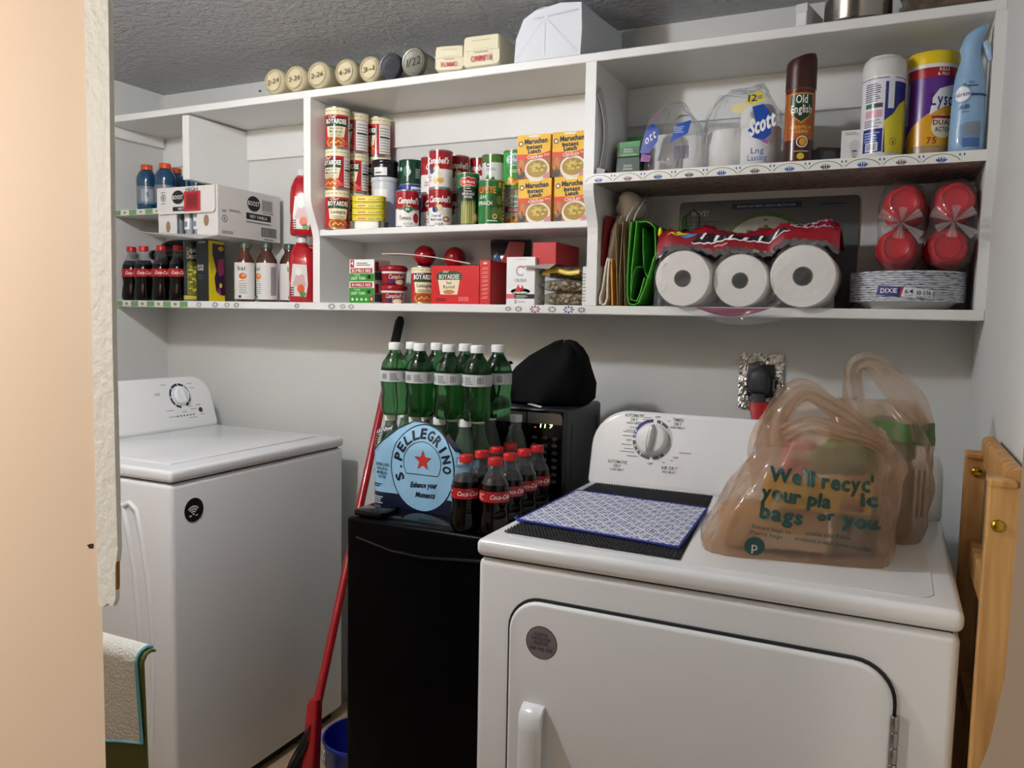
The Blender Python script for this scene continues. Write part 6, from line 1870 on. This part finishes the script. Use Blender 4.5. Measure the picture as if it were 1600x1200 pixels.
b.loft(rings).build('cord', mat('#b5121c', .35), t, smooth=50)

# ================================================================ on the dryer: mats and grocery bags
t = thing('rubber_mat', 'black open-weave rubber mat on the dryer top', 'mat', (-.43, -.64, .9166), 0)
b = B()
corn = [(-.160, -.250), (.150, -.262), (.104, .222), (-.158, .222)]
N1, N2 = 46, 78
def mp(u, v):
    a = Vector(corn[0]).lerp(Vector(corn[1]), u); c_ = Vector(corn[3]).lerp(Vector(corn[2]), u)
    return a.lerp(c_, v)
base = B(); V = []; 
for j in range(41):
    for i in range(31):
        q = mp(i / 30, j / 40 * .90)
        V.append((q.x, q.y, .0012 + .0006 * math.sin(i * 1.1) * math.sin(j * .9)))
base.add(V, [(j * 31 + i, j * 31 + i + 1, (j + 1) * 31 + i + 1, (j + 1) * 31 + i) for j in range(40) for i in range(30)])
base.build('mat_sheet', mat('#131416', .7, bump=.8, bs=240), t, smooth=60)
kn_ = B()
for j in range(N2):
    for i in range(N1):
        v = (j + .5) / N2
        if .14 < v < .80 and .02 < (i + .5) / N1 < .98: continue
        q = mp((i + (.5 if j % 2 else .15)) / N1, v)
        kn_.add([(q.x - .0030, q.y, .0008), (q.x, q.y - .0030, .0008), (q.x + .0030, q.y, .0008), (q.x, q.y + .0030, .0008), (q.x, q.y, .0052)], [(0, 1, 4), (1, 2, 4), (2, 3, 4), (3, 0, 4)])
tag(kn_.build('knobbly_weave', mat('#1b1c1f', .55), t, smooth=80), kind='stuff')
# blue and white drying cloth
t = thing('drying_cloth', 'blue and white patterned drying mat lying over the black mat', 'cloth', (-.443, -.69, .9185), 0)
cc = [(-.155, -.128), (.148, -.160), (.132, .135), (-.150, .160)]
def cp(u, v):
    a = Vector(cc[0]).lerp(Vector(cc[1]), u); c_ = Vector(cc[3]).lerp(Vector(cc[2]), u)
    return a.lerp(c_, v)
def patt():
    m = mat('#2a3a86', .85, noise=0, bump=.4, bs=300).copy(); m.name = 'blue_white_lattice'
    nt = m.node_tree; bs_ = nt.nodes['Principled BSDF']
    tc = nt.nodes.new('ShaderNodeTexCoord')
    def wave(rot, sc, lo, hi):
        mp_ = nt.nodes.new('ShaderNodeMapping'); mp_.inputs['Rotation'].default_value = (0, 0, rot)
        wv = nt.nodes.new('ShaderNodeTexWave'); wv.inputs['Scale'].default_value = sc; wv.inputs['Distortion'].default_value = 1.2; wv.inputs['Detail Scale'].default_value = 6; wv.inputs['Detail'].default_value = 2
        mr = nt.nodes.new('ShaderNodeMapRange'); mr.inputs[1].default_value = lo; mr.inputs[2].default_value = hi
        nt.links.new(tc.outputs['Object'], mp_.inputs[0]); nt.links.new(mp_.outputs[0], wv.inputs['Vector']); nt.links.new(wv.outputs['Fac'], mr.inputs[0])
        return mr.outputs[0]
    def mx(a, b):
        n = nt.nodes.new('ShaderNodeMath'); n.operation = 'MAXIMUM'; nt.links.new(a, n.inputs[0]); nt.links.new(b, n.inputs[1]); return n.outputs[0]
    f = mx(mx(wave(.75, 13, .82, .92), wave(-.75, 13, .82, .92)), mx(wave(.75, 39, .80, .9), wave(-.75, 39, .80, .9)))
    f = mx(f, wave(0, 26, .9, .97))
    cr = nt.nodes.new('ShaderNodeValToRGB'); cr.color_ramp.elements[0].color = lin('#2f3c80'); cr.color_ramp.elements[1].color = lin('#d9dee8')
    nt.links.new(f, cr.inputs[0]); nt.links.new(cr.outputs[0], bs_.inputs['Base Color'])
    return m
V = []; b = B()
for lay in (0, 1):
    for j in range(25):
        for i in range(31):
            q = cp(i / 30, j / 24)
            V.append((q.x, q.y, (.0045 if lay else .001) + .0008 * math.sin(i * .5) * math.cos(j * .45)))
n1 = 31 * 25
F = []
for j in range(24):
    for i in range(30):
        a = j * 31 + i
        F.append((a + n1, a + n1 + 1, a + n1 + 32, a + n1 + 31)); F.append((a + 31, a + 32, a + 1, a))
b.add(V, F).build('cloth_sheet', patt(), t, smooth=60)
rim = [cp(u, 0) for u in [k / 12 for k in range(13)]] + [cp(1, v) for v in [k / 10 for k in range(1, 11)]] + [cp(1 - u, 1) for u in [k / 12 for k in range(1, 13)]] + [cp(0, 1 - v) for v in [k / 10 for k in range(1, 11)]]
B().tube([(q.x, q.y, .0030) for q in rim], .0030, 6).build('hem', mat('#27358f', .8), t, smooth=60)
B().tube([(cc[0][0], cc[0][1], .003), (cc[0][0] - .008, cc[0][1] + .004, .006), (cc[0][0] - .004, cc[0][1] + .010, .008)], .0018, 6).build('hanging_loop', mat('#27358f', .8), t, smooth=60)

TAN = film('#dfc6ae', .66, .14, bump=.35, bs=28)
def ringpt(cx_, cy_, a_, b__, n, k, N, wr, ph, zz):
    t_ = 2 * PI * k / N
    c_, s_ = math.cos(t_), math.sin(t_)
    nn = wr * (math.sin(6 * t_ + ph[0] + 22 * zz) + .8 * math.sin(11 * t_ + ph[1] - 37 * zz) + .6 * math.sin(19 * t_ + ph[2] + 61 * zz) + .5 * math.sin(3 * t_ + 80 * zz + ph[3]))
    return (cx_ + a_ * math.copysign(abs(c_) ** n, c_) + nn * c_, cy_ + b__ * math.copysign(abs(s_) ** n, s_) + nn * s_)
class Sack:
    def __init__(s, secs, seed, wr=.003):
        s.secs = secs; s.wr = wr
        rr = random.Random(seed); s.ph = [rr.uniform(0, 6.28) for _ in range(6)]
    def at(s, z):
        S = s.secs
        z = min(max(z, S[0][0]), S[-1][0])
        for p_, q_ in zip(S[:-1], S[1:]):
            if z <= q_[0]:
                f_ = (z - p_[0]) / (q_[0] - p_[0])
                return [p_[i] * (1 - f_) + q_[i] * f_ for i in range(6)]
    def mesh(s, nz=40, N=96):
        rings = []
        for i in range(nz + 1):
            z = s.secs[0][0] + (s.secs[-1][0] - s.secs[0][0]) * i / nz
            q = s.at(z)
            wr = s.wr * (.25 + 1.1 * i / nz)
            ring = []
            for k in range(N):
                x, y = ringpt(q[1], q[2], q[3], q[4], q[5], k, N, wr, s.ph, z)
                ring.append((x, y, z))
            rings.append(ring)
        rings.insert(0, [(q_[0] * .96, q_[1] * .96, q_[2] + .0004) for q_ in rings[0]])
        b = B()
        n = N
        V = [p_ for r_ in rings for p_ in r_]
        F = [(i * n + k, i * n + (k + 1) % n, (i + 1) * n + (k + 1) % n, (i + 1) * n + k) for i in range(len(rings) - 1) for k in range(n)]
        F.append(tuple(range(n - 1, -1, -1)))
        return b.add(V, F)
    def front(s, x, z):
        q = s.at(z)
        wr = s.wr * (.25 + 1.1 * (z - s.secs[0][0]) / (s.secs[-1][0] - s.secs[0][0]))
        best = None
        for k in range(240):
            px_, py_ = ringpt(q[1], q[2], q[3], q[4], q[5], k + 240, 480, wr, s.ph, z)
            if best is None or abs(px_ - x) < best[0]: best = (abs(px_ - x), py_)
        return best[1]
# z, cx, cy, a, b, power
t = thing('grocery_bag', 'tan plastic grocery bag with green lettering, in front on the dryer', 'grocery bag', (-.128, -.745, .9166), .20)
S1 = Sack(((0, -.004, 0, .142, .080, .42), (.02, -.002, 0, .146, .086, .45), (.06, .008, 0, .135, .086, .5), (.11, .026, .0, .122, .082, .55), (.15, .038, .002, .112, .076, .6), (.185, .040, .004, .100, .066, .65), (.205, .034, .006, .090, .056, .7)), 21, .0044)
S1.mesh().build('bag_body', TAN, t, smooth=60)
p = Print(rough=.4)
DG = '#1f4f4c'
R4 = -.045
p.text("We'll recyc'", .026, .133, .022, DG, 1, w=.150, rot=R4, bold=.0011); p.text('your pla', -.010, .105, .022, DG, 1, w=.100, rot=R4 - .03, bold=.0011); p.text('ic', .094, .108, .020, DG, 1, w=.022, rot=.06, bold=.0011)
p.text('bags', -.030, .076, .022, DG, 1, w=.062, rot=R4 - .06, bold=.0011); p.text('or', .034, .078, .013, DG, 1, w=.024, rot=.15, bold=.0011); p.text('you.', .087, .074, .020, DG, 1, w=.056, rot=R4 - .02, bold=.0011)
p.text('Return bags to', -.044, .052, .0062, DG, 1, w=.058, rot=-.09); p.text('outside your Publix', .038, .049, .0062, DG, 1, w=.064, rot=-.04)
p.text('Plastic bags', -.052, .043, .0062, DG, 1, w=.048, rot=-.1); p.text('accepted in most home recycling', .046, .037, .0062, DG, 1, w=.110, rot=-.07)
p.ell(-.068, .022, .0155, .0155, DG, 0, n=26); p.text('p', -.068, .0225, .015, '#d9c8b4', 1); p.ell(-.050, .010, .0012, .0012, DG, 1, n=8)
p.bars(-.042, .006, .006, .022, '#7a6656', 0, n=18); p.lines(.014, .07, .004, .020, 4, '#7a6656', 0)
p.mesh('printed_lettering', lambda u, v, L: (u, S1.front(u, v) - .0026 - .0004 * L, v), t, step=.006, vstep=.006, smooth=True)
# stretched top and handles
def strap(name, path, widths, parent, pleats=4, amp=.0025, m=TAN):
    b = B(); rings = []
    n = 22
    path = [Vector(q) for q in path]
    # resample
    pts = []
    for i in range(len(path) - 1):
        p0 = path[max(i - 1, 0)]; p1 = path[i]; p2 = path[i + 1]; p3 = path[min(i + 2, len(path) - 1)]
        for k in range(6):
            f_ = k / 6
            pts.append((.5 * ((2 * p1) + (p2 - p0) * f_ + (2 * p0 - 5 * p1 + 4 * p2 - p3) * f_ ** 2 + (3 * p1 - p0 - 3 * p2 + p3) * f_ ** 3), widths[i] * (1 - f_) + widths[i + 1] * f_))
    pts.append((path[-1], widths[-1]))
    for i, (q, w_) in enumerate(pts):
        tg = (pts[min(i + 1, len(pts) - 1)][0] - pts[max(i - 1, 0)][0]).normalized()
        side = tg.cross(Vector((0, -1, 0)))
        side = side.normalized() if side.length > .2 else Vector((0, 0, 1))
        nrm = side.cross(tg)
        rings.append([tuple(q + side * (w_ * (k / n - .5)) + nrm * (amp * math.sin(2 * PI * pleats * k / n + i * .22) + amp * 1.6 * (1 - (2 * k / n - 1) ** 2))) for k in range(n + 1)])
    return b.loft(rings, closed=False, cap=False).build(name, m, parent, smooth=60)
strap('front_handle', [(-.040, -.050, .175), (-.040, -.046, .215), (-.018, -.040, .252), (.006, -.040, .262), (.040, -.046, .244), (.085, -.050, .214), (.118, -.044, .180)], [.045, .040, .030, .026, .024, .022, .026], t, 2, .003)
strap('rear_handle', [(-.045, .030, .18), (-.034, .020, .225), (-.010, .012, .262), (.014, .012, .262), (.044, .016, .240), (.080, .02, .215), (.110, .022, .19)], [.05, .04, .034, .030, .030, .036, .04], t, 2, .003)
strap('gathered_neck', [(-.030, -.052, .195), (.010, -.058, .214), (.055, -.060, .204), (.100, -.056, .190), (.130, -.040, .165)], [.03, .030, .026, .022, .026], t, 3, .003)
# contents
q = thing('yellow_food_box', 'flat yellow food packet inside the front grocery bag', 'packet', (-.100, -.783, .9166 + .078), .2)
B().box(-.074, .084, -.020, .014, 0, .050, bev=.005).build('packet_body', mat('#e8c22a', .4), q, smooth=40)
p = Print(); p.rect(.036, .072, .004, .016, '#7a4a2c', 0); p.rect(.040, .068, .016, .024, '#a8753c', 0); p.flat('front_print', q, plane_y(0, -.0203, 0))
q = thing('bread_loaf', 'beige wrapped loaf at the bottom of the front grocery bag', 'bread', (-.165, -.752, .9190), .2)
B().box(-.085, .085, -.045, .045, 0, .070, bev=.022, seg=4).build('loaf', mat('#c9a878', .6, noise=.1, ns=15), q, smooth=50)
B().box(-.02, .082, -.0462, -.040, .006, .034, bev=.002).build('wrapper_label', mat('#d9cfc2', .5), q)
q = thing('grey_carton', 'dark grey carton in the right corner of the front grocery bag', 'box', (-.040, -.716, .9190), .2)
B().box(-.030, .028, -.036, .030, 0, .074, bev=.003).build('carton_body', mat('#4a4c4c', .5), q, smooth=40)
B().box(-.028, .026, -.034, .028, .074, .078, bev=.001).build('carton_lid', mat('#5a5c5c', .5), q)
q = thing('green_produce', 'green wrapped produce at the top of the front grocery bag', 'produce', (-.060, -.735, .9166 + .1285), .3)
B().sphere((0, 0, .030), .06, sx=.85, sy=.5, sz=.5, sub=3, fn=crum).build('produce_body', mat('#5c7a34', .5, noise=.2, ns=25), q, smooth=60)
B().box(-.02, .03, -.030, -.027, .012, .030, bev=.001).build('produce_label', mat('#2f5f2a', .5), q)
q = thing('pink_packet', 'pink packet at the top left of the front grocery bag', 'packet', (-.130, -.715, .9166 + .092), .2)
B().box(-.028, .028, -.018, .018, 0, .085, bev=.012, seg=3).build('packet_body', mat('#c9808a', .45), q, smooth=50)
B().box(-.018, .018, -.0192, -.017, .055, .070, bev=.001).build('packet_label', mat('#e4cfc8', .5), q)

# rear bag
t = thing('grocery_bag', 'second tan plastic grocery bag behind, its handle standing up', 'grocery bag', (-.012, -.545, .9166), .05)
S2 = Sack(((0, .0, 0, .072, .085, .45), (.03, .002, 0, .080, .092, .48), (.12, .006, 0, .082, .092, .5), (.18, .002, 0, .078, .086, .55), (.215, -.006, 0, .070, .07, .6), (.235, -.014, 0, .058, .052, .7)), 33, .0040)
S2.mesh().build('bag_body', TAN, t, smooth=60)
strap('front_handle', [(.052, -.052, .20), (.040, -.056, .240), (.010, -.050, .275), (-.020, -.044, .305), (-.044, -.036, .300), (-.050, -.02, .275), (-.046, .0, .24)], [.06, .055, .045, .035, .030, .03, .04], t, 2, .004)
strap('left_handle', [(-.055, .01, .20), (-.10, -.01, .215), (-.15, -.02, .21), (-.185, -.025, .18), (-.195, -.02, .13), (-.18, -.01, .06)], [.05, .05, .05, .05, .06, .07], t, 2, .003)
p = Print(rough=.45)
p.poly([(-.03, .196), (.02, .176), (.085, .168), (.085, .204), (-.01, .208)], '#55713f', 0)
p.bars(.050, .074, .05, .13, '#8a7462', 0, n=3)
p.mesh('printed_band', lambda u, v, L: (min(.0845, u), S2.front(min(u, .079), v) - .0018, v), t, step=.008, smooth=True)
q = thing('green_vegetables', 'green leafy vegetables in the rear grocery bag', 'vegetables', (-.008, -.545, .9185), 0)
B().sphere((0, 0, .165), .055, sx=1.05, sy=1.05, sz=.75, sub=4, fn=crum).build('leaf_head', mat('#3f6a2c', .6, noise=.25, ns=30), q, smooth=60)
B().box(-.055, .055, -.06, .06, 0, .13, bev=.02, seg=3).build('vegetable_tray', mat('#a08a70', .6), q, smooth=50)

# ================================================================ broom, bucket, towels, wooden stool
t = thing('broom', 'red handled broom leaning against the back wall by the washer', 'broom', (-1.250, -.600, 0), 0)
top = Vector((-1.383 + 1.250, -.016 + .600, 1.282)); bot = Vector((.008, .004, .30))
B().tube([bot, bot.lerp(top, .5), bot.lerp(top, .905)], .0115, 12).build('handle', mat('#9c1a22', .28, coat=.3), t, smooth=60)
B().tube([bot.lerp(top, .90), bot.lerp(top, .915), bot.lerp(top, .985), top], [.0115, .0145, .0145, .009], 12).build('grip', mat('#131316', .5), t, smooth=60)
b = B(); rings = []
for zz, hw, d_, oy in ((.338, .012, .012, .016), (.322, .016, .015, .012), (.24, .018, .016, .004), (.165, .020, .017, -.004), (.155, .016, .014, -.006)):
    rings.append([(p_[0] + .006, p_[1] + oy - .008, zz) for p_ in rrect(-hw, hw, -d_, d_, .008, 4)])
b.loft(rings).build('broom_head', mat('#a51c24', .3, coat=.3), t, smooth=50)
br_ = B(); rr = random.Random(9)
for k in range(150):
    u = rr.uniform(0, 1); v = rr.uniform(-1, 1)
    x0 = -.018 - .035 * u; z0 = .27 - .12 * u + rr.uniform(-.02, .02)
    br_.tube([(x0 + .03, v * .015 - .015, z0), (x0 - .02 * u - .01, v * .03 - .02, z0 - .09), (x0 - .05 * u - .02 + rr.uniform(-.012, .012), v * .045 - .025, max(.004, z0 - .20 + rr.uniform(-.02, .02)))], .0013, 3)
tag(br_.build('bristles', mat('#26282a', .7), t), kind='stuff')
t = thing('blue_bucket', 'blue plastic bucket on the floor behind the broom head', 'bucket', (-1.178, -.490, 0), 0)
B().lathe([(.080, 0), (.083, .004), (.096, .205), (.100, .208), (.100, .214), (.095, .214), (.079, .010), (.02, .008)], 36, cap=False).build('bucket_body', mat('#1a2f9c', .3, coat=.2), t, smooth=50)
B().tube([(-.099, 0, .2), (-.088, -.05, .15), (0, -.097, .12), (.088, -.05, .15), (.099, 0, .2)], .003, 8).build('handle', mat('#8c8f92', .3, metal=.8), t, smooth=60)

t = thing('towel_rack', 'freestanding towel rail standing behind the front wall', 'towel rack', (-1.30, -1.30, 0), 0)
RK = mat('#8f9296', .3, metal=.8)
B().box(-.09, .09, -.12, .12, 0, .015, bev=.004).build('base', RK, t, smooth=40)
B().tube([(0, 0, .01), (0, 0, .4), (0, 0, .776)], .009, 12).build('post', RK, t, smooth=60)
B().tube([(-.02, 0, .768), (.1, 0, .768), (.31, 0, .768)], .007, 12).build('rail', RK, t, smooth=60)
def drape(name, label, x0, x1, lay, drop, slope, m, hemm, seed):
    t = thing(name, label, 'towel', (-1.30, -1.30, .768), 0, 'towels hung over the rail')
    rr = random.Random(seed); ph = [rr.uniform(0, 6.28) for _ in range(4)]
    R0 = .0078 + .0045 * lay
    def f(u, v, off=0):
        x = x0 + (x1 - x0) * u
        L1 = 0.0; La = PI * R0 * .7; tot = L1 + La + drop
        s = v * tot
        r_ = R0 + off
        if s < L1:
            return (x, r_, -(L1 - s))
        if s < L1 + La:
            a = (s - L1) / R0 + .3 * PI
            return (x, r_ * math.cos(a), r_ * math.sin(a))
        d = s - L1 - La; q = d / drop
        return (x + .014 * q * u, -r_ - .004 * q * math.sin(7 * u + ph[2]) * 0 - .004 * q, -d * (1 - slope * u) + .006 * q * math.sin(3 * u + ph[3]))
    b = B(); NU, NV = 20, 48; V = []
    for off in (0, .0035):
        for j in range(NV + 1):
            for i in range(NU + 1):
                V.append(f(i / NU, j / NV, off))
    n = (NU + 1) * (NV + 1); F = []
    for j in range(NV):
        for i in range(NU):
            a = j * (NU + 1) + i
            F += [(a + 1, a, a + NU + 1, a + NU + 2), (n + a, n + a + 1, n + a + NU + 2, n + a + NU + 1)]
    for j in range(NV):
        for i in (0, NU):
            a = j * (NU + 1) + i
            F.append((a, a + NU + 1, n + a + NU + 1, n + a))
    for i in range(NU):
        for j in (0, NV):
            a = j * (NU + 1) + i
            F.append((a, a + 1, n + a + 1, n + a))
    b.add(V, F).build('towel_cloth', m, t, smooth=60)
    if hemm:
        pts = [f(1, j / NV, .002) for j in range(0, NV + 1)] + [f(1 - i / NU, 1, .002) for i in range(1, NU + 1)]
        B().tube(pts, .0026, 6).build('hem', hemm, t, smooth=60)
    return t
drape('blue_towel', 'navy blue towel hanging lowest on the rail', .10, .262, 0, .34, 0, mat('#26406e', .95, bump=.6, bs=250), None, 8)
drape('olive_towel', 'olive green towel under the white one on the rail', .170, .328, 1, .30, 0, mat('#5f6432', .95, bump=.6, bs=250), None, 3)
drape('white_towel', 'white terry towel with a turquoise hem hanging at the wall end', .10, .318, 2, .175, .32, mat('#dcdacf', .95, bump=1.0, bs=220, noise=.08, ns=120), mat('#6fb4c0', .9), 5)

# folded wooden stool between the dryer and the right wall
def wood_mat():
    m = mat('#b98648', .45, noise=0).copy(); m.name = 'pale_wood'
    nt = m.node_tree; bs_ = nt.nodes['Principled BSDF']
    tc = nt.nodes.new('ShaderNodeTexCoord'); mp_ = nt.nodes.new('ShaderNodeMapping'); mp_.inputs['Scale'].default_value = (55, 55, 3.5)
    nz_ = nt.nodes.new('ShaderNodeTexNoise'); nz_.inputs['Scale'].default_value = 1; nz_.inputs['Detail'].default_value = 5
    cr = nt.nodes.new('ShaderNodeValToRGB'); cr.color_ramp.elements[0].color = lin('#9a6a34'); cr.color_ramp.elements[1].color = lin('#d3a565'); cr.color_ramp.elements[0].position = .3; cr.color_ramp.elements[1].position = .7
    nt.links.new(tc.outputs['Object'], mp_.inputs[0]); nt.links.new(mp_.outputs[0], nz_.inputs['Vector']); nt.links.new(nz_.outputs['Fac'], cr.inputs[0]); nt.links.new(cr.outputs[0], bs_.inputs['Base Color'])
    return m
WOOD = wood_mat()
t = thing('folding_wood_stand', 'pale wooden folding stand squeezed between the dryer and the right wall', 'folding stand', (.137, -.80, 0), 0)
B().box(-.018, .018, -.165, -.135, 0, 1.090, bev=.002).build('leg', WOOD, t)
B().box(-.020, .010, .155, .185, 0, 1.078, bev=.002).build('leg', WOOD, t)
B().box(-.019, .012, -.168, -.128, 1.088, 1.098, bev=.003).build('end_cap', WOOD, t)
B().box(-.020, .012, .150, .190, 1.076, 1.086, bev=.003).build('end_cap', WOOD, t)
b = B(); rings = []
for yy in (-.15, -.05, .06, .19):
    rings.append([(p_[0], yy, p_[1] + 1.058) for p_ in rrect(.004, .026, 0, .052, .010, 4)])
b.loft(rings).build('top_rail', WOOD, t, smooth=50)
for zz in (.90, .68, .30):
    B().box(-.008, .008, -.135, .155, zz, zz + .045, bev=.002).build('cross_rail', WOOD, t)
for (x, y, z, rx) in ((-.006, -.1665, 1.04, 0), (-.004, .1535, 1.055, 0)):
    B().sphere((x, y, z), .008, sx=1, sy=.5, sz=1, sub=2).build('brass_screw', mat('#b8922c', .25, metal=1), t, smooth=60)

for _n in ('side_print', 'flap_print', 'front_print', 'printed_film'):
    for _o in bpy.data.objects:
        if _o.name.split('.')[0] == _n and _o.parent and _o.parent.name.split('.')[0] in ('drink_case', 'drink_carton', 'tuna_pack', 'red_long_box'):
            _o['kind'] = 'stuff'
